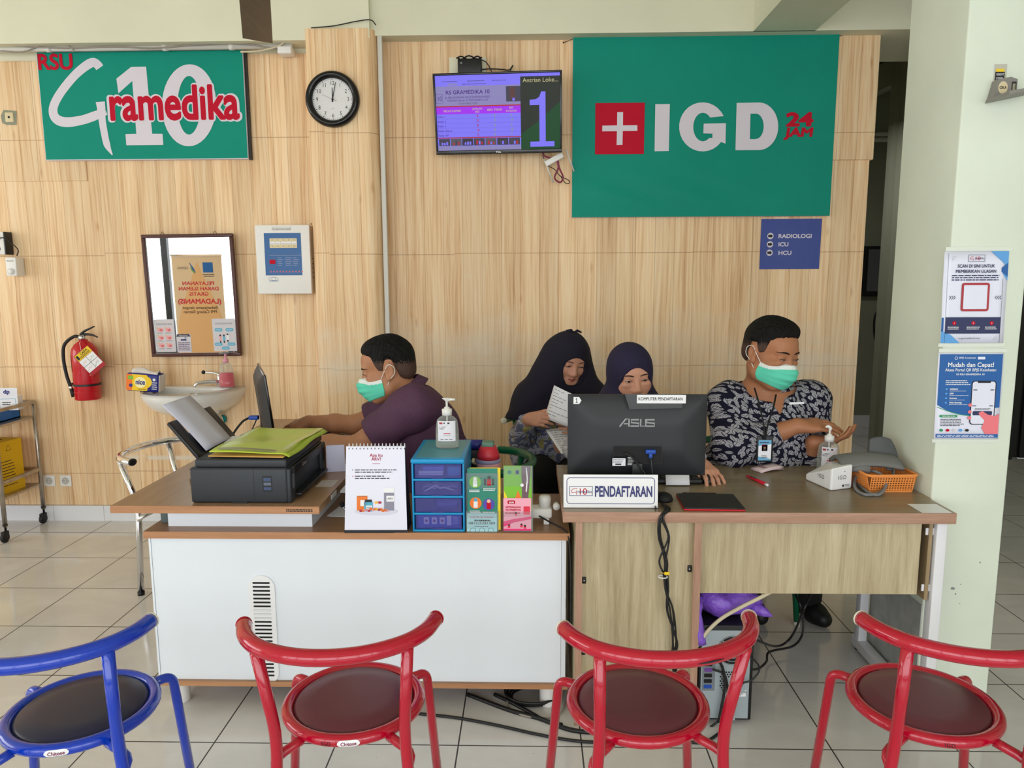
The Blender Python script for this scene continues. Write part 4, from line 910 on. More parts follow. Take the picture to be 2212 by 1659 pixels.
def mudah(pl, w, h):
    pl.poly([(w*.02, h*.985), (w*.98, h*.985), (w*.98, h*.37)] + [(w*(.98-.96*i/12), h*(.30+.1*(2*i/12-1)**2 - .02*math.sin(i/12*3.14))) for i in range(1, 13)], M_pblue); pl.up()
    pl.stroke([(w*(.02+.55*i/10), h*(.375-.1*math.sin(i/10*1.57))) for i in range(11)], h*.008, mat('poster_green', (40, 150, 96), .5))
    pl.ring(w*.27, h*.94, w*.024, w*.006, M_white); pl.text('BPJS Kesehatan', w*.44, h*.935, h*.018, M_white, bold=.012, w=w*.25); pl.rect(w*.6, h*.925, w*.71, h*.955, M_psheet)
    pl.text('Mudah dan Cepat!', w*.5, h*.84, h*.05, M_white, bold=.018, w=w*.7); pl.text('Akses Portal QR BPJS Kesehatan', w*.5, h*.79, h*.032, M_white, bold=.012, w=w*.78); pl.text('DI RSU GRAMEDIKA 10', w*.5, h*.745, h*.02, M_white, bold=.024, w=w*.43)
    pl.lines(w*.13, h*.685, w*.38, 3, h*.022, h*.009, M_white, .15, 2)
    for i, s in enumerate(('KESSAN', 'SIPP', 'Antrean', 'Web Skrining')): y = h*(.575-.052*i); pl.text(s, w*.2, y, h*.018, M_white, 'LEFT', .03); pl.circ(w*.15, y+h*.008, w*.016, M_pmid, 10); pl.lines(w*.2, y-h*.012, w*.3, 1, .01, h*.004, M_white, .2, i)
    pl.rrect(w*.53, h*.17, w*.91, h*.68, w*.05, M_ink); pl.up().rrect(w*.545, h*.18, w*.895, h*.67, w*.04, M_psheet); pl.up().rrect(w*.62, h*.655, w*.82, h*.68, w*.01, M_ink); pl.rrect(w*.57, h*.28, w*.87, h*.33, w*.02, M_pnavy)
    for sx, sy in ((.59, .39), (.85, .39), (.59, .575), (.85, .575)): pl.rect(w*(sx-.03), h*(sy-.005), w*(sx+.03), h*(sy+.005), M_pnavy)
    pl.lines(w*.6, h*.36, w*.25, 2, h*.014, h*.006, M_ink, .1, 3)
    pl.up().poly([(w*.66, h*.31), (w*.72, h*.33), (w*.8, h*.29), (w*.92, h*.27), (w*.98, h*.3), (w*.98, h*.02), (w*.82, h*.02), (w*.72, h*.13), (w*.76, h*.22), (w*.68, h*.28)], M_phand)
    for y in (.40, .32, .25): pl.circ(w*.525, h*y, w*.03, M_phand, 12, h*.02)
    pl.rrect(w*.06, h*.255, w*.34, h*.285, h*.014, MATS['poster_green']); pl.up().text('TATA CARA SCAN', w*.2, h*.263, h*.014, M_white, bold=.012, w=w*.2)
    pl.lines(w*.08, h*.235, w*.42, 5, h*.018, h*.007, M_ink, .3, 6)
    for i, c_ in enumerate(('poster_green', 'sign_red', 'print_grey', 'poster_sky', 'black_ink')): pl.circ(w*(.1+.1*i), h*.105, w*.03, MATS[c_], 12, h*.016)
    pl.rect(w*.02, h*.02, w*.98, h*.06, M_pblue); pl.up().lines(w*.04, h*.05, w*.9, 2, h*.014, h*.006, M_psheet, .05, 9)
poster('review_poster', 'white poster with red rounded square, upper one on the green pillar', ((2040, 543), (2180, 548), (2166, 743), (2030, 741)), scan, M_psheet)
poster('insurance_poster', 'blue poster with a phone picture, lower one on the green pillar', ((2027, 762), (2170, 763), (2155, 951), (2016, 948)), mudah, M_psheet)
# ------------------------------------------------------------ ceiling fan
hub = Vector((-.99, 2.80, 2.52))
t = thing('ceiling_fan', 'dark brown ceiling fan hanging at the top of the room', 'ceiling fan', hub)
M_bladew = board_mat('dark_wenge_blade', (54, 42, 32), (74, 58, 44), (96, 78, 60), 'Y', 30, .4)
b = MB(); b.lathe([(.001, -.01), (.05, -.008), (.085, .01), (.09, .04), (.07, .07), (.03, .09)], M_tvb, seg=32); b.build('motor', t)
b = MB(); b.lathe([(.012, .08), (.012, .8)], M_tvb, seg=12); b.lathe([(.05, .8), (.06, .88)], M_tvb, seg=24); b.build('rod', t)
for i in range(3):
    b = MB(); b.T = Matrix.Rotation(R(19+120*i), 4, 'Z') @ Matrix.Rotation(R(5), 4, 'Y')
    b.prism([(-.055, .09), (.055, .09), (.062, .62), (-.062, .62)], (0, 0, .012), (1, 0, 0), (0, 1, 0), (0, 0, .008), M_bladew); b.build('blade', t)
BAN = Vector((-3.95, 0, 0)); BROT = (0, 0, math.pi)
# ------------------------------------------------------------ wash basin and what stands on it
M_cer = mat('white_ceramic', (232, 230, 226), .12, coat=.3)
o = onY(430, 830, YW); zr = onY(430, 845, YW-.22).z
t = thing('wash_basin', 'white ceramic wash basin on the wall below the mirror', 'wash basin', (o.x, YW, zr))
hw = .285; dp = .40
def outl(th):                                                # half round bowl, flat at the wall
    return hw*math.cos(th), -dp*max(0, math.sin(th))**.8 - .0
N = 33; prof = [(1.0, 0.0), (1.0, -.02), (.97, -.05), (.86, -.10), (.6, -.15), (.3, -.175)]
b = MB(); vs = []; fs = []
for s, z in prof:
    for i in range(N): x, y = outl(math.pi*i/(N-1)); vs.append((x*s, y*s, z))
inner = [(.93, .004), (.88, -.01), (.80, -.07), (.55, -.11), (.15, -.12)]
for s, z in inner:
    for i in range(N): x, y = outl(math.pi*i/(N-1)); vs.append((x*s*.96, -.11 + (y+.0)*s*.70 if s < .92 else y*s, z))
L = len(prof)
fs += [(j*N+i, j*N+i+1, (j+1)*N+i+1, (j+1)*N+i) for j in range(L-1) for i in range(N-1)]
fs += [(L*N+i, i, i+1, L*N+i+1) for i in range(N-1)]
fs += [((L+j+1)*N+i, (L+j)*N+i, (L+j)*N+i+1, (L+j+1)*N+i+1) for j in range(len(inner)-1) for i in range(N-1)]
fs.append(tuple((L+len(inner)-1)*N+i for i in range(N)))
b.add(vs, fs, M_cer, True)
b.box(-hw*.80, hw*.80, -.10, 0, -.06, .006, M_cer, .012); b.build('bowl', t)
b = MB(); b.lathe([(.02, -.3), (.03, -.17), (.035, -.14)], M_cer, (0, -.12, 0), seg=16); b.build('waste', t)
b = MB(); Pl(b, (.015, -.1155, -.035)).rrect(-.022, -.006, .022, .006, .006, M_ink); b.build('overflow', t)
t2 = thing('tap', 'chrome basin tap with lever handle', 'tap', (o.x+.16, YW-.065, zr+.006))
b = MB(); b.lathe([(.022, 0), (.02, .02), (.018, .06), (.014, .07)], M_chrome, seg=16); b.build('body', t2)
b = MB(); b.tube([(0, -.005, .03), (-.05, -.05, .034), (-.10, -.09, .03), (-.115, -.1, .012)], [.014, .012, .011, .009], M_chrome, 10, smooth=5); b.build('spout', t2)
b = MB(); b.tube([(0, 0, .066), (-.03, -.008, .082), (-.085, -.02, .088)], .006, M_chrome, 8, smooth=4); b.ell((-.09, -.02, .088), (.012, .012, .012), M_black, 12); b.build('lever', t2)
cable('basin_hose', [(o.x+.12, YW-.09, zr-.13), (o.x+.15, YW-.05, zr-.2), (o.x+.13, YW-.03, zr-.27), (o.x+.09, YW-.03, zr-.28)], .008, M_chrome, 'steel braided water hose under the basin', 'hose')
q = onY(479, 906, YW-.02)
t2 = thing('valve_cover', 'turquoise round cover on the wall under the basin', 'cover', q)
M_turq = mat('turquoise_foil', (10, 150, 170), .15, metal=.6)
b = MB(); b.lathe([(.026, .02), (.026, -.004), (.018, -.014), (.001, -.016)], M_turq, (0, 0, 0), 'Y', 20); b.build('cap', t2)
b = MB(); b.lathe([(.008, -.03), (.008, -.014)], M_chrome, (0, 0, 0), 'Y', 12); b.build('spindle', t2)
# tissue pack, leaning on the rim
q = Vector((o.x-.215, YW-.225, zr+.004))
t2 = thing('tissue_pack', 'yellow and blue tissue pack on the left rim of the basin', 'tissue pack', q, (0, R(5), R(6)))
M_tblue = mat('tissue_navy', (34, 40, 130), .4); M_tyel = mat('tissue_yellow', (246, 204, 20), .4); M_tor = mat('tissue_orange', (244, 120, 30), .4); M_tiss = mat('tissue_paper', (226, 218, 212), .8, bump=.1)
b = MB(); b.box(-.09, .09, -.05, .05, 0, .105, M_tblue, .012)
pl = Pl(b, (0, -.0502, .0)); pl.rrect(-.085, .006, .03, .1, .01, M_tyel); pl.up().rrect(-.088, .006, -.055, .1, .008, M_tor); pl.circ(.02, .058, .034, M_tyel, 24); pl.up().circ(-.01, .055, .032, mat('tissue_cream', (250, 240, 180), .4), 24); pl.rrect(-.078, .07, -.05, .09, .004, mat('tissue_green', (120, 190, 50), .4)); pl.circ(-.062, .035, .01, M_tblue)
pl.up().text('nice', -.01, .044, .028, M_tblue, bold=.036, w=.052); pl.text('Food Safe', 0, .012, .008, M_ink); pl.lines(.055, .06, .03, 4, .012, .005, M_white, .2, 3); pl.circ(.066, .075, .008, M_white)
b.build('wrapper', t2)
b = MB(); b.box(.0898, .094, -.046, .046, .004, .1, M_tiss, .003); b.build('end_sheets', t2)
b = MB(); b.grid(9, 7, lambda u, v: (-.07+.15*u, -.03+.012*math.sin(5*u)+.06*v, .103+.032*math.sin(math.pi*v)*(.7+.3*math.sin(6*u))), M_tiss); b.build('pulled_sheet', t2, thick=.001)
def clear_mat(name, rgb, alpha):
    m = bpy.data.materials.new(name); m.use_nodes = True; nt = m.node_tree; nt.nodes.clear(); MATS[name] = m
    o_ = nt.nodes.new('ShaderNodeOutputMaterial'); x = nt.nodes.new('ShaderNodeMixShader'); a_ = nt.nodes.new('ShaderNodeBsdfTransparent'); p_ = nt.nodes.new('ShaderNodeBsdfPrincipled')
    f_ = nt.nodes.new('ShaderNodeLayerWeight'); f_.inputs[0].default_value = .35; mm = nt.nodes.new('ShaderNodeMath'); mm.operation = 'MULTIPLY_ADD'; mm.inputs[1].default_value = .55; mm.inputs[2].default_value = alpha; mm.use_clamp = True
    p_.inputs['Base Color'].default_value = (*s2l(rgb), 1); p_.inputs['Roughness'].default_value = .08; a_.inputs[0].default_value = (*[.75+.25*v for v in s2l(rgb)], 1)
    nt.links.new(f_.outputs['Facing'], mm.inputs[0]); nt.links.new(mm.outputs[0], x.inputs[0]); nt.links.new(a_.outputs[0], x.inputs[1]); nt.links.new(p_.outputs[0], x.inputs[2]); nt.links.new(x.outputs[0], o_.inputs[0]); return m
M_clear = clear_mat('clear_plastic', (214, 218, 214), .12); M_gel = clear_mat('clear_gel', (206, 208, 196), .18); M_soap = clear_mat('pink_soap', (226, 20, 70), .82); M_acr = clear_mat('clear_acrylic', (224, 228, 232), .1)
q = Vector((o.x+.215, YW-.10, zr+.008))
t2 = thing('soap_bottle', 'pump bottle of pink soap on the right rim of the basin', 'soap bottle', q)
b = MB(); b.lathe([(.001, 0), (.048, 0), (.05, .01), (.042, .09), (.036, .125), (.02, .145), (.014, .15)], M_clear, seg=28, sy=.7); b.build('bottle', t2)
b = MB(); b.lathe([(.001, .002), (.046, .002), (.048, .01), (.042, .085), (.001, .086)], M_soap, seg=28, sy=.68); b.build('soap', t2)
M_pinkp = mat('pink_plastic', (216, 150, 166), .4)
b = MB(); b.lathe([(.016, .145), (.016, .165), (.009, .17), (.006, .2)], M_pinkp, seg=16); b.build('collar', t2)
b = MB(); b.tube([(.022, 0, .203), (-.005, 0, .205), (-.035, -.006, .2)], [.005, .007, .004], M_grey, 8); b.build('pump_head', t2)
# ------------------------------------------------------------ trolley
M_st = mat('scuffed_steel', (176, 168, 158), .28, metal=.85, noise=.25, nscale=14)
bk = onZ(97, 1129, 0)
t = thing('steel_trolley', 'steel instrument trolley on castors at the left edge', 'trolley', (bk.x, bk.y, 0))
zt = onY(75, 868, bk.y).z; zl = onY(90, 1043, bk.y).z; zm = onY(80, 898, bk.y).z
x0, x1 = -.75, 0; y0, y1 = -.34, 0
for x in (x0, x1):
    for y in (y0, y1):
        b = MB(); b.tube([(x, y, .09), (x, y, zt)], .0125, M_st, 10); b.build('leg', t)
        b = MB(); b.lathe([(.006, .06), (.006, .1), (.016, .1)], M_rub, (x, y, 0), seg=10); b.box(x-.012, x+.012, y-.03, y+.012, .03, .065, M_rub, .003); cs = b.build('castor', t)
        b = MB(); b.lathe([(.001, -.011), (.026, -.011), (.03, -.006), (.03, .006), (.026, .011), (.001, .011)], M_rub, (x, y-.012, .0305), 'X', 20); b.build('wheel', cs)
for z, nm in ((zm, 'top_shelf'), (zl, 'bottom_shelf')):
    b = MB(); b.box(x0, x1, y0, y1, z-.012, z, M_st); b.build(nm, t)
b = MB()
for z in (zt, zl+.09):
    b = MB(); b.bar((x0, y0, z), (x1, y0, z), .02, .02, M_st); b.bar((x0, y1, z), (x1, y1, z), .02, .02, M_st); b.bar((x1, y0, z), (x1, y1, z), .02, .02, M_st); b.bar((x0, y0, z), (x0, y1, z), .02, .02, M_st); b.build('guard_rail', t)
B = Vector((bk.x, bk.y, 0))
M_yelb = mat('yellow_cardboard', (226, 178, 6), .55)
t2 = thing('sharps_box', 'yellow cardboard sharps box on the lower trolley shelf', 'box', B + Vector((-.17, -.17, zl)), R(-6))
b = MB(); b.box(-.12, .12, -.10, .10, 0, .305, M_yelb); b.build('carton', t2)
b = MB(); pl = Pl(b, (.12, 0, 0), (0, 1, 0)); 
for y in (.12,): pl.lines(-.07, .19, .12, 9, .018, .005, M_ink, .3, 2)
pl.stroke([(-.02, .25), (0, .285), (.02, .25), (-.02, .25)], .003, M_ink); b.build('print', t2); b = MB(); pl2 = Pl(b, (0, -.1, 0)); pl2.lines(-.09, .19, .15, 9, .018, .005, M_ink, .3, 5); pl2.stroke([(-.05, .23), (-.02, .28), (.01, .23), (-.05, .23)], .004, M_ink); pl2.lines(-.1, .215, .2, 1, .01, .003, M_ink, .02, 3)
b.build('print', t2)
b = MB(); b.box(-.06, .05, -.06, .04, .305, .307, M_ink); b.build('slot', t2)
t2 = thing('instrument_tray', 'blue plastic tray on the top trolley shelf', 'tray', B + Vector((-.26, -.17, zm)))
M_trb = mat('blue_plastic', (30, 110, 190), .4)
b = MB(); b.box(-.2, .2, -.13, .13, 0, .006, M_trb)
for a_ in ((-.2, .2, -.13, -.124), (-.2, .2, .124, .13), (-.2, -.194, -.13, .13), (.194, .2, -.13, .13)): b.box(*a_, 0, .065, M_trb)
b.build('tray_body', t2)
rd = random.Random(5)
for i in range(6):
    x, y = -.14+.058*i, -.06+.1*rd.random()
    M_ = (mat('cotton_white', (236, 230, 222), .8), mat('foil_silver', (200, 200, 206), .3), mat('gauze_cream', (226, 212, 190), .8))[i % 3]
    b = MB(); b.rbox((0, 0, .03), (.032, .045, .022), .02, M_); tag(b.build('gauze_pack', None, B + Vector((-.26+x, -.17+y, zm+.018)), (R(12*rd.random()), R(10), R(50*rd.random()))), ('white', 'silver', 'cream')[i % 3] + ' dressing pack in the blue trolley tray, ' + ('leftmost', 'second from left', 'third from left', 'third from right', 'second from right', 'rightmost')[i], 'dressing pack', 'dressing packs in the tray')
t2 = thing('glove_box', 'open white carton with blue lettering on the trolley top', 'box', B + Vector((-.07, -.10, zt-.03)), R(10))
b = MB(); b.box(-.055, .055, -.03, .03, 0, .085, M_paperw); b.build('carton', t2)
b = MB(); b.prism([(-.055, 0), (.055, 0), (.06, .05), (-.055, .052)], (0, -.03, .085), (1, 0, 0), (0, -.1, 1), (0, .0015, 0), M_paperw); f_ = b.build('lid_flap', t2)
b = MB(); pl = Pl(b, (0, -.0335, .09)); pl.text('dp', .0, .012, .024, M_tblue, bold=.030); pl2 = Pl(b, (0, -.03, 0)); pl2.frame(-.045, .01, .045, .07, .002, M_sky); pl2.lines(-.03, .05, .05, 2, .012, .005, M_ink, .3, 3); b.build('print', t2)
# ------------------------------------------------------------ hall behind
M_cabd = mat('dark_grey_cabinet', (96, 98, 98), .4)
p, q = onY(1872, 532, 7.5), onY(1925, 640, 7.5)
t = thing('notice_case', 'dark grey notice case on the hall end wall', 'notice case', (p.x, 7.55, q.z))
b = MB(); b.box(-.03, .55, -.06, 0, 0, p.z-q.z, M_blackm); b.build('frame', t); b = MB(); b.box(.02, .5, -.065, -.05, .05, p.z-q.z-.03, M_cabd); b.build('front', t)
q = onY(1908, 758, 7.42)
extinguisher(q, 'dark red fire extinguisher on the hall end wall', .40, .085, False, True)
q = onZ(1905, 925, 0)
t = thing('waste_bin', 'black waste bin with bag in the dark hall', 'bin', (q.x+.08, 7.2, 0))
b = MB(); b.lathe([(.001, 0), (.14, 0), (.18, .5), (.17, .5), (.135, .02)], M_black, seg=24); b.build('body', t)
b = MB(); b.lathe([(.183, .40), (.19, .46), (.186, .51), (.165, .515), (.16, .45)], M_blackm, seg=24, caps=False); b.build('bag', t)
for i, dy in enumerate((0, 12)):
    p = onY(1900, 290+dy, 7.45); b = MB(); b.tube([(-1.2, 0, 0), (1.3, 0, 0)], .022, M_pipe, 10); tag(b.build('hall_pipe', None, p), ('upper', 'lower')[i] + ' of two grey pipes on the hall end wall', 'pipe', 'hall pipes')
b = MB(); b.prism([(-.6, -.25), (2.2, 1.0), (2.2, 1.2), (-.6, -.05)], onY(1890, 205, 6.2) - Vector((0, 0, 0)), (1, 0, 0), (0, 0, 1), (0, 1.3, 0), M_hall); struct(b.build('wall_stair_underside'))
# ------------------------------------------------------------ banner behind the camera, seen only in the mirror
M_ban = mat('banner_cream', (244, 214, 178), .5); M_peach = mat('banner_peach', (248, 196, 140), .5); M_banr = mat('banner_red', (226, 40, 70), .5); M_brn = mat('banner_brown', (70, 50, 40), .5)
t = thing('roll_up_banner', 'cream roll-up banner with red lettering, seen in the wall mirror', 'banner', BAN, BROT)
b = MB(); b.box(-.3, .3, -.001, .001, .06, 1.62, M_ban); b.build('sheet', t)
b = MB(); b.box(-.32, .32, -.05, .05, 0, .06, M_alu, .01); b.build('base', t)
b = MB(); b.box(-.31, .31, -.012, .012, 1.62, 1.645, M_chrome, .004); b.build('top_bar', t)
b = MB(); b.tube([(0, .03, .04), (0, .03, 1.63)], .008, M_chrome, 8); b.build('pole', t)
b = MB(); pl = Pl(b, (0, -.0015, 0))
pl.poly([(.0, 1.56), (.1, 1.3), (.22, 1.02), (.28, .8), (.28, .3), (-.28, .3), (-.28, .8), (-.22, 1.02), (-.1, 1.3)], M_peach); pl.up()
for i, s in enumerate(('PELAYANAN', 'DARAH SLEMAN', 'GRATIS')): pl.text(s, 0, 1.285-.063*i, .04, M_banr, bold=.024, w=(.38, .48, .23)[i])
pl.text('(LADAMANIS)', 0, 1.065, .055, M_banr, bold=.030, w=.52); pl.text('Bekerjasama dengan', 0, 1.0, .035, M_brn, bold=.012, w=.42); pl.text('PMI Cabang Sleman', 0, .95, .035, M_brn, bold=.012, w=.4)
pl.rect(-.19, 1.43, -.07, 1.55, M_trb); pl.lines(-.2, 1.41, .14, 2, .02, .008, M_brn, .1, 3); pl.text('GERMAS', .17, 1.47, .03, M_grey, w=.13)
pl.stroke([(.02, 1.43), (.05, 1.48), (.09, 1.55)], [.008, .02, .004], M_trb, 4); pl.stroke([(.03, 1.42), (.06, 1.46), (.08, 1.5)], [.008, .016, .004], mat('banner_green', (70, 170, 80), .5), 4)
pl.rect(-.3, .08, .3, .38, M_banr); pl.up().text('GRATIS', 0, .26, .09, M_white, bold=.030, w=.42); pl.text('SEMUA LAYANAN', 0, .2, .035, M_white, w=.4)
b.build('print', t)
# ------------------------------------------------------------ things on and under the desks
ZD, ZC, ZL = .7505, .6505, .7555        # registration desk, cabinet, long desk
def on(px, py, z): return onZ(px, py, z)
M_scr = mat('dark_screen', (16, 18, 22), .12); M_mon = mat('monitor_black', (38, 40, 44), .5); M_logo = mat('logo_silver', (150, 150, 152), .3)
# --- big monitor on the registration desk, seen from behind
Ym = 2.50; p0, p1 = onY(1227, 852, Ym), onY(1527, 850, Ym); p2 = onY(1230, 1024, Ym)
o = Vector(((p0.x+p1.x)/2, Ym, ZD)); w = (p1.x-p0.x); h = p0.z-p2.z; zb = p2.z-ZD
t = thing('computer_monitor', 'large black monitor seen from behind on the registration desk', 'monitor', o, R(-.8))
b = MB()
def back(u, v):
    x, z = (u-.5)*w, zb+v*h; e = min(u, 1-u)*w; f = min(v, 1-v)*h
    d = .006 + .03*min(1, (min(e, f)/.09))**.7
    return (x, -d, z)
b.grid(31, 21, back, M_mon); b.box(-w/2, w/2, -.007, .012, zb, zb+h, M_mon, .003); b.build('back_cover', t)
b = MB(); b.box(-w/2+.008, w/2-.008, .0118, .0125, zb+.012, zb+h-.008, M_scr); b.build('screen', t)
yb = -.0372; fx = lambda px, py: (onY(px, py, Ym-.037).x-o.x, onY(px, py, Ym-.037).z-o.z)
b = MB(); pl = Pl(b, (0, yb, 0)); a, c = fx(1324, 1002), fx(1431, 963); pl.rect(*a, *c, M_blackm); pl.up(); pl.frame(*a, *c, .0012, M_mon); b.build('port_recess', t)
b = MB(); pl = Pl(b, (0, yb, 0)); q = fx(1378, 911)
def asus(pl, x, y, s):
    k = s/100; P = lambda pts: [(x+a*k, y+c*k) for a, c in pts]; wd = 4.2*k
    pl.stroke(P([(-50, -11), (-33, 11), (-24, 11), (-24, -11)]), wd, M_logo); pl.rect(x-38*k, y-4*k, x-26*k, y-1*k, M_logo)
    for dx in (0, 43): pl.stroke(P([(5+dx-2, 9), (-18+dx, 9), (-18+dx, 1), (3+dx, -1), (3+dx, -9), (-20+dx, -9)]), wd, M_logo)
    pl.stroke(P([(8, 11), (8, -9), (22, -9), (22, 11)]), wd, M_logo)
asus(pl, q[0], q[1]-.004, .122); b.build('logo', t)
b = MB(); pl = Pl(b, (0, yb, 0)); a, c = fx(1376, 871), fx(1482, 853); a2 = fx(1352, 884); c2 = fx(1475, 851)
pl.poly([(a2[0]-.004, c2[1]), (c2[0], c2[1]), (c2[0], a2[1]+.004), (a2[0]+.012, a2[1])], mat('glossy_tape', (74, 76, 78), .12)); pl.up().rect(*a, *c, M_white); pl.up().text('KOMPUTER PENDAFTARAN', (a[0]+c[0])/2-.003, a[1]+.010, .0105, M_ink, bold=.01, w=(c[0]-a[0])*.9); b.build('name_label', t)
b = MB(); pl = Pl(b, (0, -.02, 0)); q = fx(1248, 867); pl.k = 8; pl.poly([(q[0]-.013, q[1]-.012), (q[0]+.006, q[1]-.012), (q[0]+.014, q[1]), (q[0]+.006, q[1]+.012), (q[0]-.013, q[1]+.012)], M_white); pl.up().poly([(q[0]-.002+x*.001, q[1]+y*.001) for x, y in ((-4, -8), (4, -8), (4, -6.5), (1.2, -6.5), (1.2, 8), (-.6, 8), (-4, 5.2), (-4, 3.4), (-1.2, 5), (-1.2, -6.5), (-4, -6.5))], M_ink); b.build('number_sticker', t)
b = MB(); pl = Pl(b, (0, yb, 0)); a, c = fx(1323, 1008), fx(1369, 985); pl.rect(*a, *c, M_blackm); pl.up().rect(a[0], a[1]+.003, a[0]+(c[0]-a[0])*.62, c[1]-.008, M_paperw); pl.lines(a[0]+.052, c[1]-.004, .022, 6, .005, .002, M_white, .3, 2); pl.up().lines(a[0]+.003, c[1]-.012, .036, 3, .005, .0016, M_ink, .2, 1); pl.rect(a[0]+.01, a[1]+.006, a[0]+.03, a[1]+.011, M_ink); b.build('rating_plate', t)
b = MB(); b.box(-.018, .018, -.045, -.02, .006, zb+.05, M_black, .003); b.build('stand', t)
b = MB(); b.lathe([(.001, 0), (.085, 0), (.088, .005), (.08, .009), (.001, .011)], M_black, (0, -.005, 0), seg=32, sx=1.25); b.build('base', t)
M_vga = mat('vga_blue', (30, 76, 170), .4)
q = fx(1405, 975); b = MB(); b.box(q[0]-.017, q[0]+.017, -.052, -.036, q[1]-.006, q[1]+.008, M_vga, .003); b.box(q[0]-.006, q[0]+.006, -.052, -.038, q[1]-.022, q[1]-.004, M_vga, .003); b.build('video_plug', t)
cable('video_cable', [onY(1406, 988, 2.45), onY(1409, 1020, 2.44), Vector((onY(1412, 1040, 2.44).x, 2.43, .775)), Vector((onY(1415, 1060, 2.4).x, 2.40, .757)), Vector((onY(1417, 1085, 2.34).x, 2.34, .757))], .0032, M_black, 'thicker black video cable dropping from the blue plug on the monitor')
cable('power_cable', [onY(1348, 978, 2.452), onY(1362, 985, 2.445), onY(1385, 1012, 2.44), onY(1397, 1032, 2.43), Vector((onY(1412, 1062, 2.40).x, 2.39, .757))], .003, M_black, 'thin black power cable arching from the socket of the monitor')
# --- keyboard and mouse in front of her
q = Vector((.41, 2.712, ZD))
t = thing('keyboard', 'black keyboard behind the big monitor on the registration desk', 'keyboard', q)
b = MB(); b.box(-.22, .22, -.065, .065, 0, .018, M_black, .005); b.build('case', t)
def keys(b, w, d, z, m, r=5, c=15):
    for j in range(r):
        for i in range(c): b.box(-w+2*w*i/c+.002, -w+2*w*(i+1)/c-.002, -d+2*d*j/r+.002, -d+2*d*(j+1)/r-.002, z, z+.007, m)
b = MB(); keys(b, .21, .055, .017, M_blackm); b.build('keys', t)
q = Vector((.40, 2.678, ZD+.026))
b = MB(); b.box(-.04, .035, -.012, .012, 0, .0006, M_paperw); pl = Pl(b, (0, 0, .0006), (1, 0, 0), (0, 1, 0)); pl.lines(-.036, .008, .066, 3, .006, .002, M_ink, .2, 3); tag(b.build('paper_strip', None, q, (R(8), 0, 0)), 'white printed strip lying across the keyboard', 'paper')
q = Vector((.535, 2.628, ZD+.002))
b = MB(); b.grid(4, 5, lambda u, v: (-.043+.086*u+.006*v, -.0+.05*v, .001+.05*v*.7+.006*math.sin(3*v)), M_paperw); tag(b.build('paper_note', None, q, thick=.0005), 'white note leaning on the keyboard beside the mouse hand', 'paper')
q = Vector((.655, 2.70, ZD))
t = thing('computer_mouse', 'black mouse under the hand on the registration desk', 'mouse', q)
b = MB(); b.ell((0, 0, .004), (.03, .052, .03), M_black); b.v = [(x, y, max(z, 0)) for x, y, z in b.v]; b.build('shell', t)
b = MB(); b.lathe([(.005, -.004), (.006, 0), (.005, .004)], M_grey, (0, .03, .029), 'X', 12); b.build('wheel', t)
# --- name plate
p0, p1, p2 = onY(1217, 1101, 2.37), onY(1420, 1102, 2.37), onY(1216, 1031, 2.37); w, h = p1.x-p0.x, p2.z-p0.z
o = Vector((p0.x, 2.365, ZD)); t = thing('desk_sign', 'white standing sign reading PENDAFTARAN with blue border', 'sign', o, (R(-6), 0, 0))
b = MB(); b.box(0, w, -.0015, .0015, .001, h, M_white); b.build('plate', t)
b = MB(); b.box(0, w, 0, .055, 0, .003, M_acr); b.build('stand', t)
M_bi = mat('sign_blue_ink', (44, 48, 112), .45)
b = MB(); pl = Pl(b, (0, -.0016, 0)); k = w/870
pl.rframe(28*k, 36*k, w-26*k, h-26*k, 34*k, 6*k, M_bi)
a, c = (54*k, 112*k), (270*k, 202*k); pl.frame(*a, *c, 5*k, M_bi)
pl.stroke([(x*k, y*k) for x, y in ((130, 182), (95, 180), (72, 158), (80, 142), (118, 146))], 5*k, M_sred, 4); pl.stroke([(118*k, 165*k), (120*k, 122*k)], 5*k, M_sred); pl.text('10', 176*k, 122*k, 62*k, M_sred, w=66*k); pl.up().text('ramedika', 195*k, 138*k, 30*k, M_bi, w=130*k)
pl.up().text('PENDAFTARAN', 554*k, 108*k, 96*k, M_bi, bold=.03, w=528*k); b.build('print', t)
# --- drawing tablet and pen stand
t = thing('drawing_tablet', 'flat black pen tablet with red underside on the registration desk', 'tablet', Vector((.60, 2.42, ZD)), R(-2))
b = MB(); b.rbox((0, 0, .0065), (.098, .082, .0035), .003, M_black); b.prism(rrect(-.094, -.078, .094, .078, .012), (0, 0, .0095), (1, 0, 0), (0, 1, 0), (0, 0, .0008), mat('tablet_surface', (34, 34, 36), .75)); b.build('body', t)
b = MB(); b.rbox((0, -.001, .0025), (.0985, .083, .0025), .002, mat('tablet_red', (206, 20, 36), .4)); b.build('underside', t)
b = MB(); b.box(-.075, .04, .084, .094, 0, .010, M_black, .003); b.build('pen_loop', t)
t = thing('pen_stand', 'black domed pen stand beside the white sign', 'pen stand', Vector((.452, 2.45, ZD)))
b = MB(); b.lathe([(.001, 0), (.03, 0), (.032, .006), (.026, .02), (.012, .028), (.001, .029)], M_blackm, seg=24); b.build('base', t)
t = thing('pen', 'red ballpoint pen with white tip lying on the registration desk', 'pen', Vector((.838, 2.69, ZD+.005)), (0, R(90), R(-74)))
b = MB(); b.lathe([(.002, -.07), (.0045, -.06), (.005, 0), (.0048, .055)], mat('pen_red', (206, 20, 50), .3), seg=12); b.build('barrel', t)
b = MB(); b.lathe([(.005, .055), (.005, .068), (.003, .072)], M_white, seg=12); b.build('cap', t)
b = MB(); b.box(-.0075, -.0048, -.002, .002, .0, .06, MATS['pen_red']); b.build('clip', t)
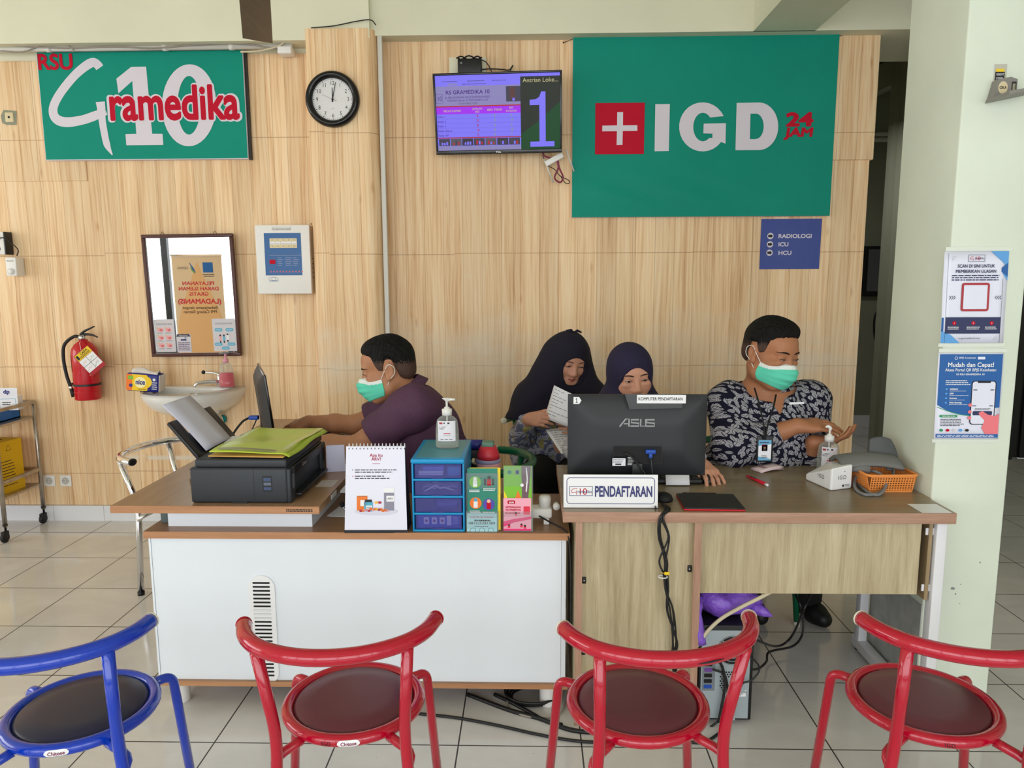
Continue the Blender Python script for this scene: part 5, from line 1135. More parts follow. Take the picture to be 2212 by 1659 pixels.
b = MB(); b.box(-.0046, -.0052, -.003, .003, -.045, -.005, M_ink); b.build('print', t)
t = thing('booklet', 'small pinkish receipt booklet by the man in the leaf-patterned shirt', 'booklet', Vector((.93, 2.86, ZD)), R(24))
M_rec = mat('receipt_pink', (232, 210, 214), .6)
for i in range(4):
    b = MB(); b.grid(7, 4, lambda u, v, i=i: (-.055+.11*u, -.032+.064*v, .001+.0025*i*u+.007*math.sin(u*3.14*.9)*(1-.2*i)+.002*i), M_rec); 
    if i == 3: pl = Pl(b, (0, 0, .0125), (1, 0, 0), (0, 1, 0)); pl.lines(-.03, .018, .06, 6, .006, .002, mat('print_maroon', (130, 60, 80), .5), .3, 2)
    b.build('page', t, thick=.0004)
def pump_bottle(nm, lab, q, r, h, sy, fill, head, rz=0, flip=1):
    t = thing(nm, lab, 'sanitizer bottle', q, R(rz))
    b = MB(); b.lathe([(.001, 0), (r*.9, 0), (r, h*.03), (r*.98, h*.36), (r*.86, h*.56), (r*.62, h*.62), (r*.38, h*.65), (r*.36, h*.67)], M_clear, seg=32, sy=sy); b.build('bottle', t)
    b = MB(); b.lathe([(.001, .002), (r*.92, .003), (r*.95, h*.03), (r*.95, fill), (.001, fill+.0005)], M_gel, seg=32, sy=sy); b.build('gel', t)
    b = MB(); b.lathe([(r*.42, h*.66), (r*.43, h*.78), (r*.25, h*.79), (r*.22, h*.82), (.004, h*.825), (.004, h*.93)], M_wpl, seg=20); b.build('collar', t)
    b = MB(); b.tube([(0, 0, h*.4), (0, 0, h*.68)], .003, M_wpl, 8); b.build('dip_tube', t)
    b = MB()
    if head: b.lathe([(.004, h*.92), (.008, h*.955), (.016, h*.985), (.017, h), (.001, h)], M_wpl, seg=16, sy=.6); b.tube([(0, 0, h*.97), (flip*.03, -.004, h*.975)], [.006, .004], M_wpl, 8)
    else: b.tube([(0, 0, h*.9), (.002, 0, h*.95), (-.006, 0, h*.99), (-.016, -.003, h*.975)], [.005, .0065, .006, .004], M_wpl, 8, smooth=4)
    b.build('pump_head', t); return t
M_lab = mat('bottle_label', (230, 228, 236), .4)
def blabel(t, r, z0, z1, a, sy):
    b = MB(); b.grid(13, 2, lambda u, v: ((r+.0008)*math.sin(R(-a+2*a*u)), -(r+.0008)*sy*math.cos(R(a*2*u-a)), z0+(z1-z0)*v), M_lab); l = b.build('label', t)
    b = MB(); hh = z1-z0
    def bx(x0, x1, y0, y1, m):
        vs = [(x, -(r+.0016)*sy*math.cos(math.asin(max(-1, min(1, x/r)))), z0+y) for x, y in ((x0, y0), ((x0+x1)/2, y0), (x1, y0), (x1, y1), ((x0+x1)/2, y1), (x0, y1))]; b.add(vs, [(0, 1, 4, 5), (1, 2, 3, 4)], m)
    s = r/.042
    bx(-.026*s, -.014*s, hh*.84, hh*.93, M_pred); bx(-.010*s, .028*s, hh*.86, hh*.93, M_ink); bx(-.026*s, .028*s, hh*.79, hh*.797, M_ink)
    for i in range(3): bx(-.026*s, (-.002-.004*i)*s, hh*(.70-.055*i), hh*(.72-.055*i), M_ink)
    bx(-.010*s, .014*s, hh*.36, hh*.40, M_sred); bx(-.012*s, .016*s, hh*.27, hh*.285, M_ink)
    for i in range(3): bx((-.022+.016*i)*s, (-.011+.016*i)*s, hh*.08, hh*.11, M_ink)
    b.build('print', l)
t = pump_bottle('sanitizer_bottle', 'clear pump bottle of hand gel on top of the blue drawer tower', Vector((-.296, 2.575, .905)), .042, .178, .62, .05, True); blabel(t, .041, .028, .10, 48, .64)
t = pump_bottle('sanitizer_bottle', 'clear pump bottle of hand gel in front of the man in leaf-patterned shirt', Vector((1.165, 2.86, ZD)), .042, .176, .8, .032, False, -14); blabel(t, .041, .012, .098, 42, .8)
# --- blood pressure monitor, basket, cuff
o = Vector((1.062, 2.57, ZD)); t = thing('blood_pressure_monitor', 'white wedge-shaped blood pressure monitor marked IGD', 'medical monitor', o)
A, Bp, Cp, Dp = (0, 0), (.088, .034), (.062, .15), (-.035, .15)
zt_ = (.082, .088, .075, .022)
vs = [(x, y, 0) for x, y in (A, Bp, Cp, Dp)] + [(x, y, z) for (x, y), z in zip((A, Bp, Cp, Dp), zt_)]
b = MB(); b.add(vs, [(3, 2, 1, 0), (4, 5, 6, 7), (0, 1, 5, 4), (1, 2, 6, 5), (2, 3, 7, 6), (3, 0, 4, 7)], M_white); b.build('body', t, bevel=.006)
b = MB(); pl = Pl(b, (0, 0, 0), (.088, .034, 0), (0, 0, 1), .0006); pl.text('IGD', .048, .038, .014, M_ink, spacing=1.2, bold=-.012); pl.circ(.058, .066, .002, M_ink, 10); pl.rect(.05, .01, .058, .018, M_ink); pl.lines(.061, .018, .022, 2, .005, .002, M_ink, .2, 1)
pl2 = Pl(b, Vector((-.035, .15, 0)), (.035, -.15, 0), (0, 0, 1), .0006); pl2.text('IGD', .095, .032, .014, M_ink, spacing=1.2, bold=-.012); b.build('handwriting', t)
M_or = mat('orange_plastic', (236, 146, 70), .45)
o = Vector((1.262, 2.685, ZD)); t = thing('basket', 'orange perforated plastic basket against the green pillar', 'basket', o, R(2))
hx, hy, hz = .075, .125, .062
def basket_side(a, c, n, m):
    a, c = Vector(a), Vector(c); d = (c-a)/n; out = Vector((d.y, -d.x, 0)).normalized()*.014
    b = MB(); up = Vector((0, 0, 1))
    for i in range(n+1): p = a + d*i; b.bar(p, p + out + up*hz, .0035, .002, m, up=out)
    for j in range(8): f = j/7; b.bar(a + (out+up*hz)*f, c + (out+up*hz)*f, .002, .003 if j else .008, m)
    return b
cs = [(-hx, -hy, .002), (hx, -hy, .002), (hx, hy, .002), (-hx, hy, .002)]
for i in range(4): basket_side(cs[i], cs[(i+1) % 4], 16 if i % 2 == 0 else 26, M_or).build('lattice_side', t)
b = MB(); rr = rrect(-hx-.014, -hy-.014, hx+.014, hy+.014, .02, 4); b.tube([(x, y, hz) for x, y in rr], .005, M_or, 8, closed=True); b.build('rim', t)
b = MB(); b.box(-hx, hx, -hy, hy, .001, .004, M_or); b.build('bottom', t)
M_cuff = mat('grey_cuff_cloth', (112, 112, 110), .75, bump=.2, nscale=40)
t = thing('pressure_cuff', 'grey blood pressure cuff with coiled tube lying over the orange basket', 'cuff', Vector((1.23, 2.66, ZD+.05)))
b = MB()
def cuff(u, v): return (-.115+.21*u, -.05+.12*v-.02*u, .02+.026*math.sin(math.pi*min(1, v*1.05))+.014*math.sin(3*u)+(.004 if v > .5 else 0))
b.grid(15, 11, cuff, M_cuff); b.build('wrap', t, thick=.012)
b = MB(); b.tube([(-.1, -.02, .022), (-.02, -.06, .02)], .016, M_cuff, 12); b.build('roll', t)
b = MB()
def flap(u, v): return (.01+.11*u*(1-.30*v*v)+.012*v, .03+.03*v, .02+.085*v+.01*math.sin(3.14*u))
b.grid(9, 9, flap, mat('dark_grey_cloth', (84, 86, 88), .6, bump=.2, nscale=30)); b.build('end_flap', t, thick=.022, bevel=.006, subsurf=1)
b = MB(); hp = [onZ(x, y, z)-Vector((1.23, 2.66, ZD+.05)) for x, y, z in ((1845, 1035, .757), (1858, 1050, .756), (1880, 1066, .757), (1900, 1068, .757), (1913, 1050, .775), (1908, 1030, .80), (1888, 1018, .815), (1862, 1020, .80), (1846, 1036, .775), (1850, 1058, .757), (1872, 1069, .757), (1900, 1064, .757), (1918, 1044, .775), (1930, 1018, .805), (1915, 1012, .81))]
b.tube(hp, .0055, M_grey, 10, smooth=6); b.build('air_tube', t)
t = thing('corner_sticker', 'white square sticker on the front right corner of the registration desk', 'sticker', Vector((1.30, 2.37, ZD)))
b = MB(); b.box(-.045, .05, -.045, .048, 0, .0006, M_white); b.build('sheet', t)
# --- cables over the desk front
cab = [(1420, 1085), (1424, 1118), (1428, 1160), (1432, 1210), (1434, 1240), (1436, 1275), (1440, 1320), (1447, 1385), (1452, 1420), (1456, 1490), (1458, 1560)]
rd = random.Random(2)
for i in range(5):
    pts = [Vector((.435, 2.40, ZD+.007)), Vector((.437+.004*i, 2.335, ZD+.006))]
    for j, (x, y) in enumerate(cab[1:]):
        spread = (26 if j in (1, 2) else 3 if j in (3, 4) else 20 if j in (5, 6) else 6)
        pts.append(onY(x + (rd.random()-.35)*spread + i*1.5, y, 2.312+.003*(i % 2)))
    cable('hanging_cable', pts, .0032, M_black, 'black cable of the tied bundle hanging over the desk front', group='tied cables over the desk front')
q = onY(1432, 1246, 2.305); b = MB(); b.tube([(.015*math.cos(R(a)), .012*math.sin(R(a)), 0) for a in range(0, 360, 30)], .0018, M_white, 6, closed=True); tag(b.build('cable_tie', None, q), 'white tie around the hanging black cables', 'cable tie')
q = onY(1438, 1239, 2.30); b = MB(); b.box(-.004, .012, 0, .001, -.005, .005, M_yel); b.tube([(-.004, .0005, 0), (-.012, .01, 0)], .0012, M_yel, 6); tag(b.build('cable_label', None, q), 'yellow label on the hanging black cables', 'label')
# --- computer tower, purple bag, loose cables
M_case = mat('tower_steel', (168, 180, 186), .4, metal=.3)
o = Vector((.655, 2.345, 0)); t = thing('computer_tower', 'computer tower with its steel back towards the room under the desk', 'computer', o)
b = MB(); b.box(-.09, .092, .003, .38, .012, .352, M_black, .004)
for x in (-.07, .07):
    for y in (.05, .33): b.lathe([(.012, 0), (.012, .013)], M_rub if 'M_rub' in globals() else M_black, (x, y, 0), seg=10)
b.build('case', t)
b = MB(); b.box(-.082, .08, 0, .004, .02, .335, M_case); b.build('rear_plate', t)
b = MB(); pl = Pl(b, (0, -.0002, 0)); cx, cz = .02, .265
pl.circ(cx, cz, .052, M_blackm, 32); pl.up()
for r in (.018, .029, .04, .051): pl.ring(cx, cz, r, .002, M_case)
for a in (45, 135, 225, 315): pl.stroke([(cx, cz), (cx+.052*math.cos(R(a)), cz+.052*math.sin(R(a)))], .003, M_case)
pl.circ(cx, cz, .012, M_case); b.build('fan_grille', t)
b = MB(); pl = Pl(b, (0, -.0002, 0))
for i in range(9):
    for j in range(9):
        x, y = .02+(i-4)*.009+(.0045 if j % 2 else 0), .155+(j-4)*.008; d = math.hypot(x-.02, y-.155)
        if .017 < d < .042: pl.circ(x, y, .0033, M_blackm, 6)
b.build('vent_holes', t)
b = MB(); pl = Pl(b, (0, -.0002, 0)); pl.rect(-.078, .12, -.035, .23, mat('io_plate', (120, 128, 132), .4)); pl.up()
for i, c_ in enumerate((M_vga, M_blackm, M_blackm, mat('port_purple', (110, 70, 150), .4), M_blackm)): pl.rrect(-.072, .128+.02*i, -.045, .142+.02*i, .003, c_)
b.build('port_panel', t)
b = MB(); pl = Pl(b, (0, -.0002, 0))
pl.rect(.0, .10, .07, .112, M_white); pl.up().lines(.004, .11, .06, 2, .004, .002, M_ink, .2, 3)
b.build('rating_sticker', t)
for x, z in ((-.07, .32), (.07, .325), (.07, .22), (-.01, .21), (.07, .12)): b = MB(); b.lathe([(.004, -.002), (.004, .001)], M_chrome, (x, 0, z), 'Y', 10); b.build('screw', t)
b = MB(); b.box(.022, .034, -.012, .0, .02, .10, M_case); b.build('slot_bracket', t)
M_purp = mat('purple_film', (132, 88, 204), .3, coat=.2, bump=1.0, nscale=34)
o = Vector((.672, 2.47, .353)); t = thing('plastic_bag', 'purple plastic bag lying on top of the computer tower', 'bag', o)
b = MB(); rd = random.Random(9)
b.ell((0, 0, .05), (.125, .10, .062), M_purp, 40)
b.v = [(x + .008*math.sin(40*z+9*y), y + .008*math.sin(31*x), max(.0, z + .010*math.sin(37*x+20*y)*min(1, z*30) + .006*math.sin(70*x+50*z) + .004*math.sin(150*x+90*y)*math.sin(120*z-60*y))) for x, y, z in b.v]; b.build('sack', t)
b = MB(); b.tube([(-.10, -.06, .07), (-.118, -.115, .06), (-.114, -.128, .0), (-.104, -.128, -.06)], [.016, .018, .015, .02], M_purp, 10, smooth=5); b.v = [(x+.003*math.sin(180*y+60*z), y, z) for x, y, z in b.v]; b.build('handle', t)
b = MB(); b.tube([(.09, -.04, .03), (.125, -.07, .02), (.145, -.08, .012)], [.028, .016, .003], M_purp, 8); b.build('corner', t)
cable('ivory_cable', [onY(x, y, 2.335 if x < 1600 else 2.35) for x, y in ((1506, 1395), (1530, 1362), (1560, 1335), (1600, 1312), (1640, 1292))] + [onY(1682, 1270, 2.385)], .0065, M_ic if 'M_ic' in globals() else mat('ivory_cable', (206, 194, 166), .5), 'thick ivory cable running up in front of the purple bag')
for pts, lab in ((((1618, 1368, .28), (1640, 1385, .2), (1680, 1396, .1), (1710, 1375, .12), (1735, 1320, .3), (1752, 1278, .47)), 'black cable from the tower fan rising behind the modesty panel'),
                 (((1590, 1440, .15), (1632, 1446, .08), (1655, 1430, .03), (1662, 1408, .03), (1712, 1396, .03), (1733, 1370, .08), (1732, 1320, .2), (1716, 1278, .48)), 'black cable snaking from the tower ports past the green chair leg')):
    P = []
    for i, (x, y, z) in enumerate(pts): P.append(onZ(x, y, z) if z < .15 else onY(x, y, 2.34 + .12*i/(len(pts)-1)*2.2))
    cable('tower_cable', P, .0045, M_black, lab)
for i, pts in enumerate((((1545, 1420), (1560, 1440), (1566, 1480), (1558, 1530), (1552, 1560)), ((1540, 1446), (1565, 1458), (1572, 1500), (1562, 1545), (1530, 1575)), ((1600, 1400), (1640, 1440), (1622, 1470), (1592, 1475)))):
    cable('tower_cable', [onY(x, y, 2.325+.003*i) for x, y in pts], .005 - .001*i, M_black, ('thick black plug cable down the back of the tower', 'second black cable looping down the back of the tower', 'thin black cable bowed out beside the tower')[i])
cf = lambda pts: [onZ(x, y, .006) for x, y in pts]
cable('floor_cable', cf(((900, 1541), (990, 1551), (1080, 1568), (1160, 1586), (1250, 1601), (1330, 1602), (1400, 1590), (1470, 1600), (1520, 1603), (1560, 1580))), .0052, M_black, 'long black cable crossing the floor in front of the desks')
cable('floor_cable', cf(((1010, 1500), (1100, 1534), (1165, 1552), (1230, 1576), (1290, 1582), (1340, 1580))), .008, M_black, 'thick double black cable running to the oak pedestal')
cable('floor_cable', cf(((1068, 1500), (1110, 1520), (1155, 1545), (1175, 1556), (1215, 1566))), .007, M_black, 'short thick black cable under the white cabinet')
cable('floor_cable', cf(((1095, 1502), (1100, 1528), (1130, 1545), (1180, 1551), (1212, 1540), (1226, 1505))), .0035, M_gc if 'M_gc' in globals() else M_grey, 'thin grey cable curving round the white cabinet foot')
o = onZ(1150, 1508, 0)
for i in range(4):
    b = MB(); r = .075+.008*i; b.tube([(r*math.cos(R(a)), r*.8*math.sin(R(a)), .006+.007*i) for a in range(0, 360, 12)], .0045, M_black, 8, closed=True)
    tag(b.build('coiled_cable', None, o), 'one turn of the black cable coil under the white cabinet', 'cable coil', 'turns of the coil under the cabinet')
# --- flip calendar on the cabinet
o = Vector((-.522, 2.43, ZC)); t = thing('flip_calendar', 'white spiral flip chart titled Apa itu ARV standing on the brown top', 'flip chart', o, R(1)); w, h = .208, .292; L = R(8)
uf = Vector((0, math.sin(L), math.cos(L)))
M_arvb = mat('chart_card', (232, 232, 248), .5); M_arvr = mat('chart_maroon', (176, 30, 70), .5)
b = MB(); p = lambda x, y, d=0: Vector((x, -.03, 0)) + uf*y + Vector((0, -d, 0))
b.add([p(-w/2-.004, .0, 0), p(w/2, .0, 0), p(w/2-.008, h), p(-w/2+.002, h)], [(0, 1, 2, 3)], M_arvb); b.build('page', t, thick=.004)
b = MB(); b.add([(-w/2-.004, -.028, 0), (w/2, -.028, 0), (w/2, .075, 0), (-w/2, .075, 0)], [(0, 1, 2, 3)], M_ink); b.add([(-w/2, .075, 0), (w/2, .075, 0), p(w/2-.008, h-.004, -.006), p(-w/2+.002, h-.004, -.006)], [(0, 1, 2, 3)], M_ink); b.build('easel_back', t, thick=.003)
b = MB(); b.add([p(-w/2-.005, -.001, .003), p(w/2, -.001, .003), p(w/2, .009, .003), p(-w/2-.005, .009, .003)], [(0, 1, 2, 3)], M_ink); b.build('base_edge', t)
for i in range(16):
    x = -w/2+.012+i*(w-.02)/15
    b = MB(); c0 = p(x, h); b.tube([c0 + Vector((.0, .007*math.cos(R(a))+.002, .009*math.sin(R(a))-.0)) for a in range(-60, 241, 30)], .0011, M_white, 6); b.build('spiral_ring', t)
b = MB(); pl = Pl(b, p(0, 0, .0022), (1, 0, 0), uf, .0004)
for i in range(16): pl.circ(-w/2+.012+i*(w-.02)/15, h-.008, .0022, M_ink, 8)
pl.text('Apa itu', 0, .257, .0105, M_arvr, bold=.02); pl.text('ARV?', 0, .244, .0105, M_arvr, bold=.02); pl.rect(-.013, .2325, .013, .234, M_arvr)
for y, s in ((.212, 1), (.191, 2)): pl.lines(-.072, y+.0015, .148, 2, .0075, .0028, M_ink, .35, s); pl.poly([(-.081, y-.002), (-.077, y), (-.081, y+.002)], M_arvr if s == 2 else M_ink)
pl.circ(.0, .072, .074, mat('chart_shade', (214, 214, 232), .5), 28, .014); pl.up()
M_ao = mat('chart_orange', (236, 120, 30), .5); M_ab = mat('chart_aqua', (70, 170, 200), .5); M_ag = mat('chart_grey', (140, 138, 156), .5); M_ay = mat('chart_yellow', (244, 190, 60), .5)
pl.rect(-.066, .075, -.030, .125, M_ao); pl.rect(-.068, .122, -.028, .13, M_white); pl.rect(.026, .075, .060, .135, M_ag); pl.rect(.024, .135, .062, .152, M_white); pl.up().rect(-.054, .09, -.034, .11, M_white); pl.rect(.034, .105, .060, .125, M_white)
pl.rrect(-.042, .072, -.012, .105, .003, M_ab); pl.rect(-.039, .103, -.015, .112, M_ink); pl.up().text('ARV', .047, .112, .007, M_ink); pl.rect(-.034, .079, -.014, .092, M_white); pl.up().text('ARV', -.024, .082, .006, M_ink)
rd = random.Random(1)
for i in range(14): x = -.052+.088*i/13; c_ = (M_ao, M_arvr, M_ay, M_pink if 'M_pink' in globals() else M_ao)[rd.randrange(4)]; pl.circ(x, .07+.008*rd.random()*math.sin(i/13*3.1)+.004, .006, c_, 10, .0042)
for x, c_ in ((.0, M_ay), (.012, M_arvr)): pl.circ(x, .102, .006, c_, 10, .0045)
b.build('print', t)
# --- blue drawer tower
M_dbl = mat('bright_blue_plastic', (24, 148, 206), .35); M_dtop = mat('teal_blue_plastic', (76, 150, 168), .4); M_drwc = clear_mat('violet_clear_plastic', (120, 122, 206), .22)
o = Vector((-.311, 2.408, ZC)); W2, D2, H2 = .0885, .30, .252
t = thing('drawer_tower', 'bright blue four-drawer plastic tower on the brown cabinet top', 'drawer unit', o)
b = MB()
for x in (-1, 1): b.box(x*W2-.006 if x > 0 else -W2, W2 if x > 0 else -W2+.006, 0, .012, 0, H2-.012, M_dbl, .003); b.box(x*(W2-.003)-.003, x*(W2-.003)+.003, .012, D2, .004, H2-.012, M_dbl)
b.box(-W2, W2, D2-.006, D2, 0, H2-.012, M_dbl)
for i in range(5): b.box(-W2+.004, W2-.004, .001, D2-.004, i*(H2-.016)/4, i*(H2-.016)/4+.007, M_dbl, .002)
b.build('frame', t)
b = MB(); b.rbox((0, D2/2-.002, H2-.006), (W2+.002, D2/2+.004, .0075), .005, M_dbl); b.prism(rrect(-W2+.012, .02, W2-.012, D2-.016, .008), (0, 0, H2+.0012), (1, 0, 0), (0, 1, 0), (0, 0, .0008), M_dtop); b.build('top', t)
dh = (H2-.016)/4
for i in range(4):
    z = i*dh+.009
    b = MB(); x0, x1, y0, y1, z0, z1 = -W2+.010, W2-.010, .004, D2-.02, z, z+dh-.011
    b.box(x0, x1, y0, y0+.0025, z0, z1, M_drwc); b.box(x0, x1, y0, y1, z0, z0+.002, M_drwc); b.box(x0, x0+.002, y0, y1, z0, z1, M_drwc); b.box(x1-.002, x1, y0, y1, z0, z1, M_drwc)
    d = b.build('drawer', t)
    b = MB(); b.box(-.02, .02, y0-.004, y0, z0-.001, z0+.004, M_drwc, .0015); b.build('pull', d)
M_lil = mat('lilac_card', (140, 148, 226), .5); M_din = mat('drawer_dim_blue', (70, 76, 160), .5)
def inside(nm, lab, cat, x, z, hx, hz, m, extra=None, y=.03):
    tt = thing(nm, lab, cat, o + Vector((x, y, z))); b = MB(); b.box(-hx, hx, 0, .07, 0, hz, m, .002); b.build('body', tt)
    if extra: b = MB(); extra(Pl(b, (0, -.0004, 0))); b.build('print', tt)
z3 = 3*dh+.0115
inside('card_stack', 'pale stack of cards inside the topmost clear drawer', 'cards', -.028, z3, .042, .016, M_paperw, lambda pl: pl.rect(-.042, .007, .042, .0085, M_lil)); inside('folded_card', 'lilac folded card on the stack in the topmost clear drawer', 'card', -.02, z3+.0165, .036, .014, M_lil)
inside('stationery_case', 'blue stationery case at the right in the topmost clear drawer', 'case', .05, z3, .022, .03, M_dbl)
b = MB(); b.tube([(-.05, 0, 0), (-.03, .01, .008), (-.01, 0, .02), (0, .01, .008), (.02, 0, .012), (.05, .01, 0)], .003, M_white, 8, smooth=6); tag(b.build('earphone_lead', None, o + Vector((0, .03, 2*dh+.016))), 'white coiled lead inside the second clear drawer from the top', 'lead')
b = MB(); b.grid(12, 8, lambda u, v: (-.06+.12*u, .0+.06*v, .004+.012*abs(math.sin(9*u+5*v))), M_arvb); tag(b.build('plastic_sachet', None, o + Vector((0, .05, 2*dh+.012)), thick=.001), 'crumpled clear sachet behind the white lead in the second drawer from the top', 'sachet')
b = MB(); b.rbox((0, 0, .016), (.04, .03, .016), .014, M_din); tag(b.build('dark_pouch', None, o + Vector((.025, .06, dh+.0115))), 'dark pouch inside the third clear drawer from the top', 'pouch')
def drug(pl):
    for i in range(3): pl.rrect(-.052+.027*i, .012, -.034+.027*i, .036, .002, M_paperw); pl.up().circ(-.043+.027*i, .024, .005, M_pred, 8); pl.k -= 1
    pl.rrect(.026, .008, .042, .042, .002, M_paperw); pl.lines(.048, .036, .02, 5, .005, .002, M_paperw, .3, 2)
inside('medicine_box', 'blue medicine carton with three small pictures inside the lowest drawer', 'box', 0, .0115, .072, .043, mat('carton_blue', (60, 84, 190), .5), drug, .012)
# --- tumbler
o = Vector((-.158, 2.70, ZC)); t = thing('tumbler', 'pink tumbler with red lid and green flip cap behind the teal leaflets', 'tumbler', o)
M_tp = mat('tumbler_pink', (236, 170, 178), .4); M_tr = mat('tumbler_red', (200, 44, 60), .4); M_tl = mat('tumbler_lilac', (150, 146, 180), .4); M_tg = mat('tumbler_green', (92, 128, 112), .45)
b = MB(); b.lathe([(.001, 0), (.036, 0), (.038, .005), (.045, .165), (.045, .17)], M_tp, seg=32); b.build('cup', t)
b = MB(); b.lathe([(.0455, .17), (.046, .172), (.046, .182), (.044, .184)], M_tl, seg=32); b.build('band', t)
b = MB(); b.lathe([(.043, .184), (.042, .20), (.034, .222), (.028, .232), (.001, .234)], M_tr, seg=32); b.build('lid', t)
b = MB(); b.box(-.024, .022, -.022, .022, .228, .25, M_tg, .007); b.build('flip_cap', t)
b = MB(); b.tube([(-.042, 0, .165), (-.058, -.005, .175), (-.052, -.01, .18)], .009, M_apc if 'M_apc' in globals() else M_wpl, 10); b.build('spout', t)
t = thing('blue_flask', 'dark blue cylinder lying behind the blue drawer tower', 'flask', Vector((-.225, 2.80, ZC+.215)))
b = MB(); b.tube([(-.03, 0, 0), (.05, -.012, 0)], .02, M_tblue if 'M_tblue' in globals() else M_bi, 16); b.build('body', t)
b = MB(); b.box(-.03, .03, -.02, .03, -.215, -.018, M_black, .004); b.build('stand', t)
# --- leaflet holders
def holder(nm, lab, x0, x1, z1, y=2.425):
    t = thing(nm, lab, 'leaflet holder', Vector(((x0+x1)/2, y, ZC))); w = (x1-x0)/2
    b = MB(); b.box(-w, w, -.012, .045, 0, .003, M_acr); b.box(-w, w, .0, .002, 0, z1, M_acr); b.box(-w, w, -.012, -.010, .003, .07, M_acr); b.box(-w, -w+.0015, -.012, .0, .003, .07, M_acr); b.box(w-.0015, w, -.012, 0, .003, .07, M_acr); b.build('acrylic_stand', t)
    return w
w = holder('leaflet_holder', 'clear holder with teal health leaflets beside the blue drawer tower', -.218, -.108, .20)
M_ltl = mat('leaflet_teal', (36, 130, 110), .4); M_lyl = mat('leaflet_yellow', (240, 214, 30), .4); M_lgr = mat('leaflet_green', (120, 190, 40), .4); M_lpk = mat('leaflet_pink', (246, 170, 190), .4); M_laq = mat('leaflet_aqua', (168, 214, 220), .4)
def leaflet(lab, q, w, h, m, fn, grp='leaflets in the clear holders'):
    tt = thing('leaflet', lab, 'leaflet', q, (R(-3), 0, 0), grp); b = MB(); b.box(-w, w, 0, .0016, 0, h, m); b.build('sheet', tt)
    if fn: b = MB(); fn(Pl(b, (0, 0, 0)), w, h); b.build('print', tt)
def teal(pl, w, h):
    for i, (x, y, c_) in enumerate(((-.48, .78, M_lgr), (.45, .80, M_ltl), (-.45, .44, M_tor if 'M_tor' in globals() else M_ao), (.42, .42, mat('leaflet_violet', (80, 70, 170), .4)))):
        pl.circ(w*x, h*y, .020, c_, 20); pl.up().rect(w*x-.007, h*y-.016, w*x+.007, h*y+.006, M_white if i in (0, 2) else M_sred); pl.circ(w*x, h*y+.011, .0065, (M_white, M_ink, M_sky if 'M_sky' in globals() else M_white, mat('skin_print', (240, 190, 160), .5))[i], 12)
        if i == 1: pl.rect(w*x-.017, h*y-.014, w*x-.010, h*y+.008, M_ink); pl.rect(w*x+.010, h*y-.014, w*x+.017, h*y+.008, M_ink)
        pl.k -= 1; pl.lines(w*x-.02, h*y-.026, .042, 2, .005, .003, M_white, .2, i)
def krit(pl, w, h):
    pl.text('KRITIK & SARAN', 0, h*.74, .007, M_arvr, w=w*1.5); pl.lines(-w*.5, h*.66, w*1.1, 1, .01, .006, M_ink, .05, 4); pl.text('081225281389', 0, h*.40, .0085, M_ink, bold=.01, w=w*1.75); pl.lines(-w*.5, h*.3, w*1.0, 1, .01, .002, M_ink, .1, 5)
    for x in (-.6, 0, .6): pl.ring(w*x, h*.06, .010, .0012, M_bi)
zc = ZC+.004
leaflet('teal leaflet with four round pictures in the left clear holder', Vector((-.163, 2.4175, zc)), w-.004, .212, M_ltl, teal)
leaflet('yellow leaflet edge showing behind the teal leaflet', Vector((-.154, 2.4205, zc)), w-.003, .214, M_lyl, None)
leaflet('pale blue KRITIK & SARAN card at the front of the left holder', Vector((-.165, 2.4125, ZC)), w-.004, .063, M_laq, krit)
w = holder('leaflet_holder', 'two-tier clear holder with green and pink leaflets at the right end of the cabinet top', -.092, .008, .225)
def greenl(pl, w, h):
    pl.poly([(-w, h), (w*.1, h), (w*.2, h*.3), (-w, h*.3)], M_lgr); pl.up().poly([(-w, h*.62), (-w*.3, h*.3), (-w, h*.3)], M_lyl); pl.poly([(-w*.5, h*.3), (w*.0, h*.62), (w*.25, h*.5), (-w*.2, h*.3)], M_ao); pl.poly([(w*.25, h), (w*.95, h), (w*.7, h*.4), (w*.3, h*.5)], mat('leaflet_plum', (110, 80, 92), .4)); pl.up()
    pl.stroke([(w*.6, h*.97), (w*.68, h*.8), (w*.6, h*.6)], .004, M_white); pl.circ(-w*.6, h*.9, .007, M_ltl, 10); pl.rect(-w*.15, h*.87, w*.08, h*.93, M_bi); pl.circ(w*.3, h*.7, .006, M_white, 9)
def pinkl(pl, w, h):
    pl.rrect(-w*.7, h*.82, -w*.15, h*.93, .004, M_sred); pl.up().text('SUN', -w*.42, h*.845, .006, M_white, bold=.04); pl.text('OPTIMALKAN', -w*.3, h*.70, .0055, M_sred, bold=.04, w=w*1.1); pl.text('NUTRISINYA', -w*.3, h*.62, .0055, M_sred, bold=.04, w=w*1.1); pl.lines(-w*.85, h*.56, w*1.1, 1, .01, .004, M_sred, .05, 2)
    pl.rrect(w*.45, h*.5, w*.9, h*.75, .002, M_banr if 'M_banr' in globals() else M_sred); pl.poly([(-w, h*.28), (-w*.3, h*.36), (w, h*.44), (w, h*.36), (-w*.2, h*.26), (-w, h*.12)], mat('leaflet_hot_pink', (226, 50, 120), .4)); pl.rect(-w, 0, w, h*.06, MATS['leaflet_hot_pink'])
    for x, y in ((-.6, .12), (.3, .14), (.55, .1), (-.1, .5)): pl.circ(w*x, h*(y+.05), .004, M_ink, 8); pl.rect(w*x-.004, h*y-.004, w*x+.004, h*y+.004, M_banr if 'M_banr' in globals() else M_sred)
leaflet('green leaflet with plum picture in the upper pocket of the right holder', Vector((-.043, 2.4175, zc)), w-.003, .222, M_lgr, greenl)
